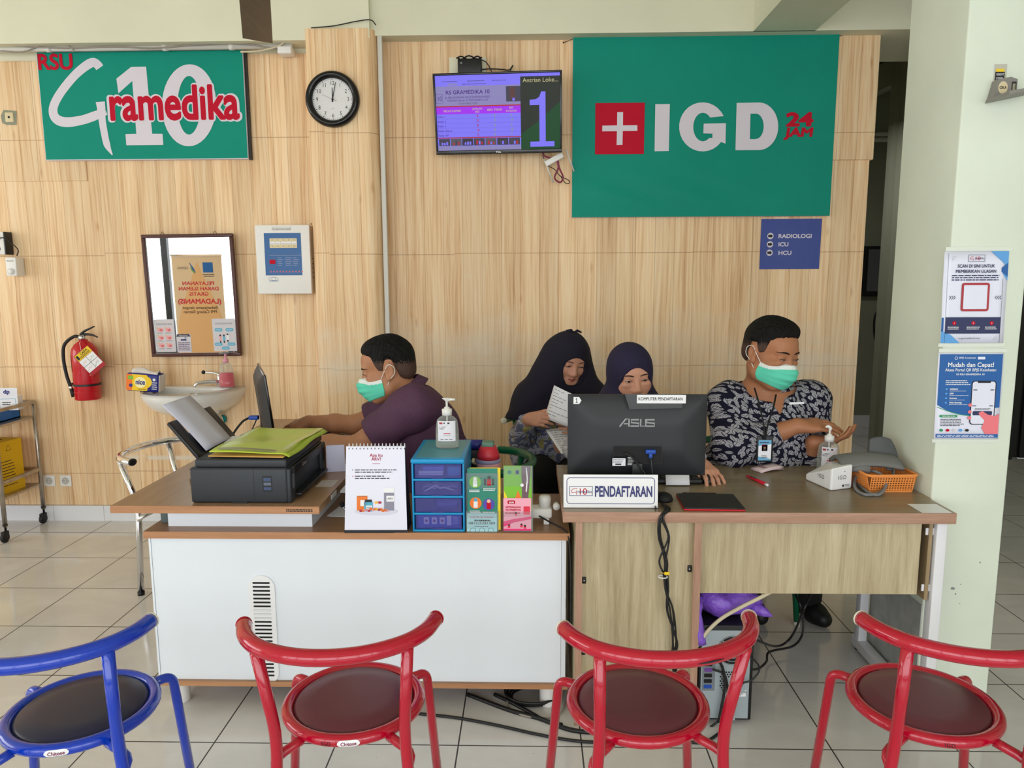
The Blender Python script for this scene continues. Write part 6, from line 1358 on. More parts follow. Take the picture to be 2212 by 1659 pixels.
leaflet('pink leaflet in the lower pocket of the right holder', Vector((-.045, 2.4125, zc)), w-.003, .112, M_lpk, pinkl)
t = thing('plug_adapter', 'white multi-plug adapter behind the right leaflet holder', 'adapter', Vector((.045, 2.52, ZC)))
b = MB(); b.box(-.05, .03, -.03, .03, .02, .055, M_wpl, .008); b.lathe([(.02, .055), (.022, .085), (.018, .095)], M_wpl, (.005, 0, 0), seg=16); b.build('body', t)
b = MB(); b.lathe([(.012, -.012), (.012, .012)], M_wpl, (.045, -.01, .06), 'Y', 14); b.box(.0, .02, -.035, -.02, 0, .022, M_wpl, .003); b.build('plug', t)
cable('adapter_lead', [(.03, 2.49, ZC+.03), (.07, 2.45, ZC+.02), (.11, 2.42, ZC+.008), (.126, 2.40, ZC-.01), (.135, 2.395, ZC-.1), (.138, 2.396, ZC-.35)], .003, M_black, 'thin dark lead running from the white adapter over the cabinet edge')
# --- paper and stethoscope under the desk top
b = MB(); b.box(-.07, .1, -.06, .06, 0, .001, M_paperw); tag(b.build('loose_paper', None, Vector((-.66, 2.62, ZC)), (0, 0, R(-8))), 'white paper on the brown cabinet top behind the flip chart', 'paper')
t = thing('stethoscope', 'black-tipped chrome stethoscope end showing behind the flip chart', 'stethoscope', Vector((-.63, 2.52, ZC)))
b = MB(); b.tube([(-.035, 0, .055), (-.02, 0, .03), (.0, 0, .018), (.02, .0, .022), (.05, .01, .01)], .003, M_chrome, 8, smooth=6); b.build('binaural_tube', t)
b = MB(); b.ell((-.037, 0, .06), (.009, .009, .011), M_blackm, 14); b.build('ear_tip', t)
b = MB(); b.tube([(.05, .01, .01), (.09, .02, .006), (.05, .06, .006), (.0, .05, .006)], .005, M_blackm, 8, smooth=6); b.build('tubing', t)
# --- printer with folder and paper
M_pr = mat('printer_black', (44, 48, 54), .45); M_pr2 = mat('printer_dark', (24, 25, 28), .4)
o = Vector((-.972, 2.60, ZL)); t = thing('printer', 'dark inkjet printer facing right on the front end of the long desk', 'printer', o)
a, c, H = .170, .215, .150
b = MB(); b.box(-a, a-.012, -c, c, 0, H-.028, M_pr, .008); b.build('body', t)
b = MB(); b.box(-a+.018, a-.012, -c+.002, c-.002, H-.0275, H, M_pr, .006); b.build('scanner_lid', t)
b = MB(); b.box(a-.016, a, -c+.002, -c+.055, 0, H-.032, M_pr, .006); b.box(a-.016, a, c-.055, c, 0, H-.032, M_pr, .006); b.box(a-.016, a, -c+.05, c-.05, .085, H-.032, M_pr2, .004); b.box(a-.016, a+.02, -c+.05, c-.05, .012, .022, M_pr2, .003); b.build('front_panel', t)
b = MB(); b.box(a-.05, a-.0145, -c+.056, c-.056, .022, .085, M_blackm); b.build('output_slot', t)
b = MB(); pl = Pl(b, (0, -c, 0)); pl.rect(.045, .004, .047, H-.03, M_pr2); pl.rrect(.075, .04, .108, .095, .004, M_pr2); pl.up().rect(.079, .046, .104, .056, mat('ink_blue', (60, 76, 110), .3)); pl.rect(.079, .062, .104, .072, mat('ink_grey', (96, 104, 120), .3)); pl.rect(.079, .076, .104, .088, MATS['ink_blue']); pl.rect(-.03, 0, .02, .008, M_pr2); pl.rect(-a, H-.034, a-.01, H-.032, M_pr2); b.build('tank_window', t)
b = MB(); pl = Pl(b, (a, 0, 0), (0, 1, 0)); pl.text('Canon', -.06, .096, .012, M_logo, bold=.03); pl.rect(-c+.018, .045, -c+.04, .095, mat('ink_grey', (96, 104, 120), .3))
for i in range(5): pl.rect(c-.05+.008*i, .05, c-.046+.008*i, .10, M_blackm)
b.build('markings', t)
tl_ = Vector((-a+.01, 0, H-.01)); ud = Vector((-.62, 0, .78)).normalized()
b = MB(); b.T = Matrix.Translation(tl_) @ Matrix((( -ud.x*0+ud.z, 0, ud.x), (0, 1, 0), (-ud.x, 0, ud.z))).to_4x4()
for y in (-.155, .115): b.box(-.012, .002, y, y+.06, 0, .16, M_pr2, .006)
b.box(-.014, -.008, -.12, .13, 0, .10, M_pr2, .003); b.build('rear_tray', t)
b = MB(); b.box(-a-.01, -a+.014, -.08, .12, .02, .11, M_pr, .006); b.build('power_cover', t)
tp = thing('tray_paper', 'white sheets standing in the printer rear tray', 'paper', o + tl_ + Vector((.0, -.005, .012)))
b = MB(); b.T = Matrix(((ud.z, 0, ud.x), (0, 1, 0), (-ud.x, 0, ud.z))).to_4x4(); b.grid(4, 12, lambda u, v: (.006-.012*v*v, -.105+.21*u, .215*v), mat('tray_paper_white', (206, 206, 226), .6)); b.build('sheets', tp, thick=.003)
zf = ZL+H+.001
b = MB(); b.box(-.135, .13, -.10, .135, 0, .003, M_paperw); tag(b.build('paper_sheets', None, Vector((-.985, 2.625, zf)), (0, 0, R(8))), 'white sheets under the green folder on the printer', 'paper')
M_fold = mat('lime_folder', (186, 206, 70), .3, bump=.25, nscale=10); M_kraft = mat('kraft_envelope', (206, 160, 84), .6)
b = MB(); b.box(-.12, .14, -.185, .185, 0, .004, M_kraft, .001); tag(b.build('envelope', None, Vector((-.955, 2.585, zf+.0035)), (0, 0, R(-3))), 'brown envelope under the lime folder on the printer', 'envelope')
t = thing('folder', 'lime green plastic folder lying on top of the printer', 'folder', Vector((-.945, 2.60, zf+.0165)), R(-3))
b = MB(); b.grid(15, 21, lambda u, v: (-.125+.275*u, -.20+.40*v, .004+.004*math.sin(5*u+3*v)+.003*math.sin(9*v-4*u) - (.012*max(0, (u-.9)*10)**2)), M_fold); b.build('cover', t, thick=.003)
b = MB(); b.grid(8, 3, lambda u, v: (-.10+.20*u, -.192+.02*v, .0105+.004*math.sin(5*(.1+.7*u)+.1)), mat('folder_print', (128, 130, 92), .4)); b.build('label_strip', t)
b = MB(); b.grid(3, 10, lambda u, v: (.118+.02*u, -.18+.36*v, .0125+.003*math.sin(6*v)), mat('old_tape', (196, 204, 120), .2)); b.build('tape', t)
# --- papers right of the printer, desk monitor, keyboard, cables
t = thing('paper_ream', 'white paper pack standing between printer and the typing man', 'paper pack', Vector((-.765, 2.80, ZL)), R(12))
b = MB(); b.box(-.03, .04, -.006, .006, 0, .105, mat('ream_lilac_white', (216, 216, 244), .5), .001); b.build('sheets', t)
for i, (x, y, r_, lab) in enumerate(((-.735, 2.86, 20, 'white paper slip behind the printer, under the topmost slip'), (-.725, 2.875, 34, 'topmost white paper slip behind the printer'))):
    b = MB(); b.box(-.05, .05, -.04, .04, 0, .001, M_paperw); tag(b.build('paper_slip', None, Vector((x, y, ZL+.0015*i)), (0, 0, R(r_))), lab, 'paper slip')
t = thing('desk_label', 'transparent printed label taped on the long desk beside the printer', 'label', Vector((-.748, 2.63, ZL)))
b = MB(); b.box(-.032, .032, -.045, .045, 0, .0006, mat('label_film', (196, 184, 164), .25)); pl = Pl(b, (0, 0, .0006), (0, 1, 0), (-1, 0, 0)); pl.lines(-.04, .026, .08, 6, .009, .005, M_swhite if 'M_swhite' in globals() else M_white, .2, 2); b.build('film', t)
o = Vector((-1.195, 3.32, ZL)); t = thing('desk_monitor', 'slim black monitor seen edge-on on the long desk', 'monitor', o, R(113))
# local: screen faces -y; rotated to face the seated man
b = MB(); b.T = Matrix.Rotation(R(-6), 4, 'X'); b.box(-.25, .25, -.012, .0, .04, .345, M_tvb if 'M_tvb' in globals() else M_black, .004)
def back2(u, v): e = min(u, 1-u); f = min(v, 1-v); return ((.5-u)*.49, .0+.03*min(1, min(e*2, f*2)/.3)**.7, .045+.295*v)
b.grid(21, 15, back2, M_mon); b.build('panel', t)
b = MB(); b.T = Matrix.Rotation(R(-6), 4, 'X'); b.box(-.24, .24, -.0126, -.0118, .06, .335, M_scr); b.build('screen', t)
b = MB(); b.box(-.03, .03, .015, .045, .0, .15, M_black, .004); b.box(-.03, .03, .04, .10, 0, .01, M_black); b.build('stand', t)
b = MB(); b.lathe([(.001, 0), (.10, 0), (.10, .006), (.001, .009)], M_black, (0, .03, 0), seg=28, sx=1.2); b.build('base', t)
q = onY(553, 902, 3.27); t = thing('monitor_plug', 'blue video plug at the back of the edge-on monitor', 'plug', q)
b = MB(); b.box(-.03, .012, -.012, .012, -.009, .009, M_vga, .003); b.build('plug', t)
cable('monitor_cable', [q + Vector((-.03, 0, 0)), q + Vector((-.06, -.02, -.02)), q + Vector((-.09, -.06, -.08)), Vector((-1.27, 3.15, ZL+.02)), Vector((-1.28, 3.08, ZL+.005))], .005, M_black, 'black video cable from the blue plug down to the long desk')
cable('monitor_lead', [q + Vector((-.005, .02, -.01)), q + Vector((-.03, .01, -.08)), Vector((-1.23, 3.24, ZL+.006)), Vector((-1.17, 3.2, ZL+.004))], .003, M_black, 'thin black power lead below the blue plug')
cable('printer_lead', [Vector((-1.145, 2.6, ZL+.07)), Vector((-1.19, 2.66, ZL+.06)), Vector((-1.27, 2.72, ZL+.006)), Vector((-1.27, 2.66, ZL+.005)), Vector((-1.2, 2.56, ZL+.03)), Vector((-1.15, 2.52, ZL+.03))], .004, M_black, 'black lead looping at the left side of the printer')
t = thing('keyboard', 'black keyboard under the hands of the man in purple', 'keyboard', Vector((-.985, 3.22, ZL)), R(74))
b = MB(); b.box(-.21, .21, -.065, .065, 0, .016, M_black, .005); b.build('case', t)
b = MB(); keys(b, .20, .055, .015, M_blackm); b.build('keys', t)
t = thing('computer_mouse', 'black mouse beside the far hand of the man in purple', 'mouse', Vector((-1.0, 3.53, ZL)), R(80))
b = MB(); b.ell((0, 0, .004), (.03, .055, .032), M_black); b.v = [(x, y, max(z, 0)) for x, y, z in b.v]; b.build('shell', t)
b = MB(); b.box(-.13, .13, -.12, .12, 0, .004, mat('grey_mat', (70, 72, 74), .6)); tag(b.build('desk_pad', None, Vector((-.835, 3.58, ZL)), (0, 0, R(4))), 'dark grey desk pad beyond the arms of the man in purple', 'desk pad')
# ------------------------------------------------------------ people: smooth-blended solids meshed by surface nets
V = lambda *a: np.array(a, dtype=np.float64)
def unit(v): v = np.asarray(v, float); return v/np.linalg.norm(v)
class Solid:
    def __init__(s): s.P = []
    def cone(s, a, b, ra, rb, k=.02, op='u'): s.P.append(('c', V(*a), V(*b), ra, rb, k, op)); return s
    def chain(s, pts, rs, k=.02, op='u'):
        for i in range(len(pts)-1): s.cone(pts[i], pts[i+1], rs[i], rs[i+1], k, op)
        return s
    def ell(s, c, r, k=.02, M=None, op='u'): s.P.append(('e', V(*c), V(*r), np.eye(3) if M is None else np.asarray(M, float), 0, k, op)); return s
    def half(s, p, n, k=.003): s.P.append(('h', V(*p), unit(n), 0, 0, k, 's')); return s        # cuts away the side n points to
    def grow(s, d, pick=None):
        o = Solid()
        for p in s.P:
            if p[0] == 'c': o.P.append(('c', p[1], p[2], p[3]+d, p[4]+d, p[5], p[6]))
            elif p[0] == 'e': o.P.append(('e', p[1], p[2]+d, p[3], 0, p[5], p[6]))
        return o
    def bounds(s):
        lo, hi = np.full(3, 9e9), np.full(3, -9e9)
        for p in s.P:
            if p[6] != 'u': continue
            if p[0] == 'c': r = max(p[3], p[4]); a, c = np.minimum(p[1], p[2])-r, np.maximum(p[1], p[2])+r
            else: r = np.sqrt(((p[3]*p[2])**2).sum(1)); a, c = p[1]-r, p[1]+r
            lo, hi = np.minimum(lo, a), np.maximum(hi, c)
        return lo-.02, hi+.02
    def field(s, lo, n, h):
        D = np.full(n, .06, np.float32); ax = [lo[i]+h*np.arange(n[i]) for i in range(3)]
        for p in s.P:
            k = p[5]; pad = k + .02
            if p[0] == 'c': r = max(p[3], p[4]); a, c = np.minimum(p[1], p[2])-r-pad, np.maximum(p[1], p[2])+r+pad
            elif p[0] == 'e': r = np.sqrt(((p[3]*p[2])**2).sum(1)); a, c = p[1]-r-pad, p[1]+r+pad
            else: a, c = lo, lo+h*np.array(n)
            i0 = np.maximum(0, np.floor((a-lo)/h).astype(int)); i1 = np.minimum(n, np.ceil((c-lo)/h).astype(int)+1)
            if (i1 <= i0).any(): continue
            sl = tuple(slice(u, w) for u, w in zip(i0, i1))
            X, Y, Z = (ax[i][sl[i]].astype(np.float32) for i in range(3)); X = X[:, None, None]; Y = Y[None, :, None]; Z = Z[None, None, :]
            if p[0] == 'c':
                ba = p[2]-p[1]; l2 = max(float(ba@ba), 1e-9); px, py, pz = X-p[1][0], Y-p[1][1], Z-p[1][2]
                t = np.clip((px*ba[0]+py*ba[1]+pz*ba[2])/l2, 0, 1)
                d = np.sqrt((px-t*ba[0])**2+(py-t*ba[1])**2+(pz-t*ba[2])**2) - (p[3]+(p[4]-p[3])*t)
            elif p[0] == 'e':
                M = p[3]; px, py, pz = X-p[1][0], Y-p[1][1], Z-p[1][2]
                q = [(M[0, i]*px+M[1, i]*py+M[2, i]*pz) for i in range(3)]
                k0 = np.sqrt(sum((q[i]/p[2][i])**2 for i in range(3))); k1 = np.sqrt(sum((q[i]/p[2][i]**2)**2 for i in range(3)))
                d = k0*(k0-1)/np.maximum(k1, 1e-6)
            else: d = -((X-p[1][0])*p[2][0]+(Y-p[1][1])*p[2][1]+(Z-p[1][2])*p[2][2])
            B = D[sl]
            if p[6] == 'u': hh = np.maximum(k-np.abs(B-d), 0)/k; D[sl] = np.minimum(B, d) - hh*hh*k*.25
            else: d = -d; hh = np.maximum(k-np.abs(B-d), 0)/k; D[sl] = np.maximum(B, d) + hh*hh*k*.25
        return D, ax
    def at(s, Q):
        D = np.full(len(Q), .06)
        for p in s.P:
            k = p[5]
            if p[0] == 'c': ba = p[2]-p[1]; t = np.clip(((Q-p[1])@ba)/max(ba@ba, 1e-9), 0, 1); d = np.linalg.norm(Q-p[1]-t[:, None]*ba, axis=1)-(p[3]+(p[4]-p[3])*t)
            elif p[0] == 'e': q = (Q-p[1])@p[3]; k0 = np.linalg.norm(q/p[2], axis=1); k1 = np.linalg.norm(q/p[2]**2, axis=1); d = k0*(k0-1)/np.maximum(k1, 1e-6)
            else: d = -((Q-p[1])@p[2])
            hh = np.maximum(k-np.abs(D-d), 0)/k if p[6] == 'u' else np.maximum(k-np.abs(D+d), 0)/k
            D = np.minimum(D, d)-hh*hh*k*.25 if p[6] == 'u' else np.maximum(D, -d)+hh*hh*k*.25
        return D
    def mesh(s, h, warp=None, post=None):
        lo, hi = s.bounds(); n = np.ceil((hi-lo)/h).astype(int)+1
        D, ax = s.field(lo, n, h)
        if post is not None: D = post(D, ax)
        return nets(D, lo, h)
def nets(D, lo, h):
    """surface nets on a distance grid -> vertices, quads"""
    S = D < 0; n = D.shape
    C = [S[i:n[0]-1+i, j:n[1]-1+j, k:n[2]-1+k] for i in (0, 1) for j in (0, 1) for k in (0, 1)]
    cnt = np.zeros(C[0].shape, np.uint8)
    for c in C: cnt += c
    act = np.argwhere((cnt > 0) & (cnt < 8)); idx = -np.ones(C[0].shape, np.int32); idx[tuple(act.T)] = np.arange(len(act))
    acc = np.zeros((len(act), 3)); num = np.zeros(len(act))
    cor = [(i, j, k) for i in (0, 1) for j in (0, 1) for k in (0, 1)]
    for a in range(8):
        for b in range(a+1, 8):
            if sum(x != y for x, y in zip(cor[a], cor[b])) != 1: continue
            da = D[tuple((act+cor[a]).T)]; db = D[tuple((act+cor[b]).T)]; m = (da < 0) != (db < 0)
            t = np.where(m, da/np.where(m, da-db, 1), 0)[:, None]; p = np.array(cor[a])*(1-t)+np.array(cor[b])*t
            acc += np.where(m[:, None], p, 0); num += m
    v = lo + h*(act + acc/num[:, None])
    F = []
    for ax in range(3):
        sh = [slice(1, n[i]-1) for i in range(3)]; sh[ax] = slice(0, n[ax]-1); s2 = list(sh); s2[ax] = slice(1, n[ax])
        a = S[tuple(sh)]; b = S[tuple(s2)]; e = np.argwhere(a != b); e = e + [0 if i == ax else 1 for i in range(3)]
        u, w = [(1, 2), (2, 0), (0, 1)][ax]
        def at(du, dw): q = e.copy(); q[:, u] -= du; q[:, w] -= dw; return idx[tuple(q.T)]
        q = np.stack([at(1, 1), at(0, 1), at(0, 0), at(1, 0)], 1); ins = S[tuple(e.T)]
        q[~ins] = q[~ins][:, ::-1]; F.append(q)
    return v, np.concatenate(F)
def skin(name, v, f, mats, parent=None, pick=None, smooth=2):
    if smooth:                                                 # a little relaxation takes the grid steps out
        e = np.concatenate([f[:, [i, (i+1) % 4]] for i in range(4)])
        for it in range(smooth):
            acc = np.zeros_like(v); num = np.zeros(len(v)); np.add.at(acc, e[:, 0], v[e[:, 1]]); np.add.at(acc, e[:, 1], v[e[:, 0]]); np.add.at(num, e[:, 0], 1); np.add.at(num, e[:, 1], 1)
            v = v*.5 + .5*acc/num[:, None]
    me = bpy.data.meshes.new(name); me.vertices.add(len(v)); me.vertices.foreach_set('co', v.astype(np.float32).ravel())
    me.loops.add(f.size); me.loops.foreach_set('vertex_index', f.astype(np.int32).ravel()); me.polygons.add(len(f))
    me.polygons.foreach_set('loop_start', np.arange(0, f.size, 4, dtype=np.int32)); me.polygons.foreach_set('loop_total', np.full(len(f), 4, np.int32))
    for m in mats: me.materials.append(m)
    if pick is not None: me.polygons.foreach_set('material_index', pick(v[f].mean(1)).astype(np.int32))
    me.polygons.foreach_set('use_smooth', np.ones(len(f), bool)); me.update(calc_edges=True); me.validate()
    o = bpy.data.objects.new(name, me); COL.objects.link(o)
    if parent: o.parent = parent
    return o
# skin tones and cloth
def skin_mat(nm, rgb):
    t = NT(nm, .5, .35); p = t.obj(); n = t.noise(p, 18, 4); n2 = t.noise(p, 160, 2)
    c = t.mix(n, tuple(int(x*.93) for x in rgb), tuple(min(255, int(x*1.05)) for x in rgb))
    t.b.inputs['Subsurface Weight'].default_value = .08; t.b.inputs['Subsurface Radius'].default_value = (.012, .004, .002); t.b.inputs['Subsurface Scale'].default_value = .5
    t.bump(n2, .06, .001); return t.base(c)
SK_A = skin_mat('skin_tan', (176, 122, 90)); SK_B = skin_mat('skin_light_tan', (204, 148, 122)); SK_D = skin_mat('skin_warm_brown', (172, 116, 82))
M_lip = mat('lips', (168, 84, 82), .45); M_eye = mat('eye_white', (214, 206, 200), .25); M_iris = mat('iris_dark', (30, 18, 14), .15); M_lash = mat('lash_black', (26, 18, 16), .6)
M_lidd = mat('lid_shadow_brown', (104, 62, 48), .6); M_mouth = mat('mouth_dark', (70, 28, 30), .6)
M_hair = mat('black_hair', (9, 8, 8), .62, spec=.25, bump=.9, nscale=170, stretch=(1, 1, .3)); M_fade = mat('cropped_hair', (74, 52, 42), .7, noise=.3, nscale=200)
M_mask = mat('mask_green', (92, 206, 176), .8, bump=.08, nscale=60); M_maskw = mat('mask_white', (226, 232, 228), .8)
M_hij = mat('hijab_navy', (30, 24, 54), .85, sheen=.0, bump=.1, nscale=14); M_hijb = mat('hijab_dark_navy', (20, 16, 34), .9, bump=.1, nscale=10)
M_purs = mat('purple_shirt', (82, 50, 74), .8, noise=.18, nscale=240, bump=.15); M_trou = mat('black_trousers', (18, 18, 20), .85, bump=.1, nscale=20); M_shoe = mat('black_shoe', (14, 14, 15), .5)
def leaf_cloth(nm, ground, print_, scale, amt=1.0, third=None):
    t = NT(nm, .85, .2); p = t.obj(); x, y, z = t.xyz(p); wob = t.noise(p, 9, 2)
    col = ground
    lay = None
    for i, (sc, ox) in enumerate(((scale, 0), (scale*1.25, 3.7))):
        uv = t.vec(t.math('ADD', t.math('ADD', x, t.math('MULTIPLY', y, .8)), t.math('MULTIPLY_ADD', wob, .04, ox)), t.math('ADD', z, t.math('MULTIPLY', y, .3)), 0.0)
        vr = t.n('TexVoronoi', {'Vector': uv, 'Scale': sc, 'Randomness': .9}, voronoi_dimensions='2D')
        d = t.n('VectorMath', {0: uv, 1: vr.outputs['Position']}, operation='SUBTRACT').outputs[0]
        cc = t.n('SeparateColor', {0: vr.outputs['Color']}).outputs
        rt = t.n('VectorRotate', {'Vector': d, 'Angle': t.math('MULTIPLY', cc[0], 6.283)}, rotation_type='Z_AXIS').outputs[0]
        lx, ly, lz = t.xyz(rt); lx = t.math('MULTIPLY', lx, sc*2.1); ly = t.math('ABSOLUTE', t.math('MULTIPLY', ly, sc*2.1))
        wd = t.math('MULTIPLY', t.math('SUBTRACT', 1, t.math('MULTIPLY', lx, lx)), t.math('MULTIPLY_ADD', cc[1], .25, .42))
        leaf = t.math('LESS_THAN', ly, wd)
        vein = t.math('GREATER_THAN', t.math('SINE', t.math('MULTIPLY', t.math('SUBTRACT', lx, t.math('MULTIPLY', ly, .9)), 24)), -.35)
        mid = t.math('GREATER_THAN', ly, .06)
        m = t.math('MULTIPLY', leaf, t.math('MULTIPLY', vein, mid)); lay = m if lay is None else t.math('MAXIMUM', t.math('MULTIPLY', lay, t.math('SUBTRACT', 1, leaf)), m)
    c = t.mix(t.math('MULTIPLY', lay, amt), ground, print_)
    if third: c = t.mix(t.math('GREATER_THAN', t.noise(p, 26, 2), .62), c, third)
    return t.base(c)
M_batik = leaf_cloth('navy_leaf_print', (20, 20, 40), (206, 204, 212), 32, .9); M_batikB = leaf_cloth('grey_floral_print', (96, 100, 128), (206, 204, 214), 30, .9, (150, 140, 92))
M_batikC = leaf_cloth('pale_print', (176, 172, 178), (226, 222, 224), 26, .9)
class Head:
    """local frame: x to the person's left, y forward, z up; origin mid-head"""
    def __init__(s, c, yaw, pitch=0, roll=0, sc=1.0):
        # yaw 0 looks along -Y (to the camera); positive turns towards +X
        M = Matrix.Rotation(R(yaw), 3, 'Z') @ Matrix.Rotation(R(180), 3, 'Z') @ Matrix.Rotation(R(roll), 3, 'Y') @ Matrix.Rotation(R(-pitch), 3, 'X')
        # local axes: after the half turn +y points to -Y; x flips as well
        s.M = np.array(M); s.c = V(*c); s.sc = sc
    def w(s, x, y, z): return s.c + s.M @ (V(x, y, z)*s.sc)
    def loc(s, P): return (P - s.c) @ s.M / s.sc
    def r(s, *a): return tuple(x*s.sc for x in a)
    def face(s, S, smile=False, ears=True, eyes_open=.5):
        w, k, r = s.w, s.sc, s.r
        S.ell(w(0, -.012, .035), r(.0765, .096, .083), .02, s.M); S.ell(w(0, .022, -.035), r(.064, .072, .082), .03, s.M)
        S.ell(w(0, .035, .05), r(.058, .055, .045), .03, s.M)
        S.cone(w(-.018, .070, -.094), w(.018, .070, -.094), .022*k, .022*k, .03)
        for q in (-1, 1):
            S.cone(w(q*.05, .01, -.07), w(q*.02, .06, -.094), .03*k, .022*k, .03)
            S.ell(w(q*.04, .06, -.026), r(.026, .024, .024), .025, s.M)
            S.ell(w(q*.033, .101, .004), r(.019, .018, .011), .012, s.M, 's')
        S.cone(w(-.035, .078, .026), w(.035, .078, .026), .013*k, .013*k, .02)
        S.cone(w(0, .090, .006), w(0, .107, -.030), .009*k, .0125*k, .016)
        for q in (-1, 1): S.ell(w(q*.0125, .098, -.034), r(.009, .010, .008), .010, s.M)
        S.cone(w(-.006, .094, -.044), w(.006, .094, -.044), .008*k, .008*k, .012)
        lx, lz = (.026, .004) if smile else (.020, .0)
        for q in (-1, 1): S.cone(w(0, .0965, -.0575), w(q*lx, .086, -.060+lz), .0058*k, .0036*k, .006); S.cone(w(0, .094, -.0685), w(q*lx, .085, -.063+lz), .0066*k, .0038*k, .006)
        for q in (-1, 1):      # lids
            S.ell(w(q*.033, .083, .0065), r(.0165, .0125, .0095), .005, s.M)
            if smile: S.ell(w(q*.038, .080, -.012), r(.022, .012, .009), .012, s.M)
        if ears:
            for q in (-1, 1):
                S.ell(w(q*.078, -.012, -.002), r(.010, .020, .034), .010, s.M); S.ell(w(q*.088, -.008, .002), r(.008, .010, .018), .006, s.M, 's'); S.ell(w(q*.079, .0, -.03), r(.008, .010, .011), .008, s.M)
        return s
    def on(s, S, x, z, e=.0006):
        """point on the front of the face at local x, z"""
        ys = np.linspace(.135, .03, 140); Q = np.array([s.w(x, y, z) for y in ys]); D = S.at(Q); i = np.argmax(D < 0)
        t = D[i-1]/(D[i-1]-D[i]); y = ys[i-1]+(ys[i]-ys[i-1])*t; return s.w(x, y+e, z)
    def patch(s, S, par, nm, mt, xs, top, bot, e):
        b = MB(); n = len(xs); vs = []
        for row in range(4): vs += [s.on(S, x, bot(x)+(top(x)-bot(x))*row/3, e) for x in xs]
        b.add(vs, [(k*n+i, k*n+i+1, (k+1)*n+i+1, (k+1)*n+i) for k in range(3) for i in range(n-1)], mt, True); return b.build(nm, par)
    def eyes(s, S, par, op=.55, look=0):
        for q in (-1, 1):
            n = 13; L = .0145; cx, cz = q*.033, .004
            hi = lambda x: cz + .0062*op*(1-((x-cx)/L)**2) + .0012*(x-cx)*q/L
            lw = lambda x: cz - .0040*op*(1-((x-cx)/L)**2) + .0012*(x-cx)*q/L
            xs = [cx-L+2*L*i/(n-1) for i in range(n)]
            s.patch(S, par, 'eye', M_eye, xs, hi, lw, .0006)
            ir = [cx+look-.0058+.0116*i/8 for i in range(9)]; cir = lambda x: math.sqrt(max(0, .0058**2-(x-cx-look)**2))
            s.patch(S, par, 'iris', M_iris, ir, lambda x: min(hi(x), cz+.001+cir(x)), lambda x: max(lw(x), cz+.001-cir(x)), .0011)
            b = MB(); b.tube([s.on(S, x, hi(x)+.0004, .0008) for x in xs], [.0003]+[.0012]*(n-2)+[.0005], M_lash, 6); b.build('eyelid_line', par)
            b = MB(); b.tube([s.on(S, x, lw(x), .0003) for x in xs], [.0002]+[.0006]*(n-2)+[.0002], M_lidd, 6); b.build('lower_lid', par)
            b = MB(); b.tube([s.on(S, x, hi(x)+.0052, .0000) for x in xs[1:-1]], [.0002]+[.0007]*(n-4)+[.0002], M_lidd, 6); b.build('eyelid_crease', par)
    def brows(s, S, par, mt, th=.0035, raise_=0):
        for q in (-1, 1):
            b = MB(); pts = []
            for i in range(9):
                t = i/8; x = q*(.013+.040*t); z = .024+raise_+.0065*math.sin(t*2.5)-.003*t; pts.append(s.on(S, x, z, -.0004))
            b.tube(pts, [th*.6, th, th, th*.8, th*.3], mt, 8); b.build('eyebrow', par)
    def lips(s, S, par, smile=False):
        w = .027 if smile else .022; up = .005 if smile else .0; n = 15; xs = [-w+2*w*i/(n-1) for i in range(n)]
        mid = lambda x: -.0632 + up*(x/w)**2
        s.patch(S, par, 'upper_lip', M_lip, xs, lambda x: mid(x)+.0062*(1-(x/w)**2)*(1-.25*math.exp(-(x/.004)**2)), mid, .0005)
        s.patch(S, par, 'lower_lip', M_lip, xs, mid, lambda x: mid(x)-.0078*(1-(x/w)**2), .0005)
        b = MB(); b.tube([s.on(S, x, mid(x), .0002) for x in xs], [.0004]+[.0009]*(n-2)+[.0004], M_mouth, 6); b.build('mouth_line', par)
    def hair(s, par, fade=True, style=0):
        S = Solid(); w, r = s.w, s.r
        S.ell(w(0, -.016, .040), r(.0835, .1025, .090), .02, s.M); S.ell(w(0, .026, .080), r(.060, .05, .034), .02, s.M); S.ell(w(-.012 if style else 0, .002, .100), r(.060, .070, .030), .03, s.M)
        S.ell(w(0, -.06, -.01), r(.068, .05, .06), .02, s.M)
        lo, hi = S.bounds(); h = .003; n = np.ceil((hi-lo)/h).astype(int)+1; D, ax = S.field(lo, n, h)
        X, Y, Z = np.meshgrid(*ax, indexing='ij'); P = np.stack([X, Y, Z], -1).reshape(-1, 3); L = s.loc(P).reshape(*D.shape, 3); x, y, z = L[..., 0], L[..., 1], L[..., 2]
        D = D + (.0013*np.sin(x*430+60*y+3*np.sin(55*y))+.0008*np.sin(790*x-120*y+90*z))*np.clip((z-.02)*20, .15, 1)
        # hairline: forehead, temples, round the ear, nape
        line = np.interp(y, [-.12, -.07, -.045, -.03, -.005, .012, .03, .05, .075, .10, .13], [-.075, -.070, -.05, .03, .032, -.018, -.012, .048, .062, .072 + (.006 if style else 0), .075])
        line = line + .0035*np.sin(x*300)
        D = D + np.clip(.011 - (z-line)*.42, 0, .012)
        D = np.maximum(D, (line - z)*.7)
        v, f = nets(D, lo, h)
        pk = None
        if fade:
            def pk(C): q = s.loc(C); return (q[:, 2] < np.interp(q[:, 1], [-.12, -.05, .02, .06], [.0, .022, .040, .05]) + .007*np.random.default_rng(1).standard_normal(len(q))).astype(int)
        return skin('hair', v, f, [M_hair, M_fade], par, pk, 1)
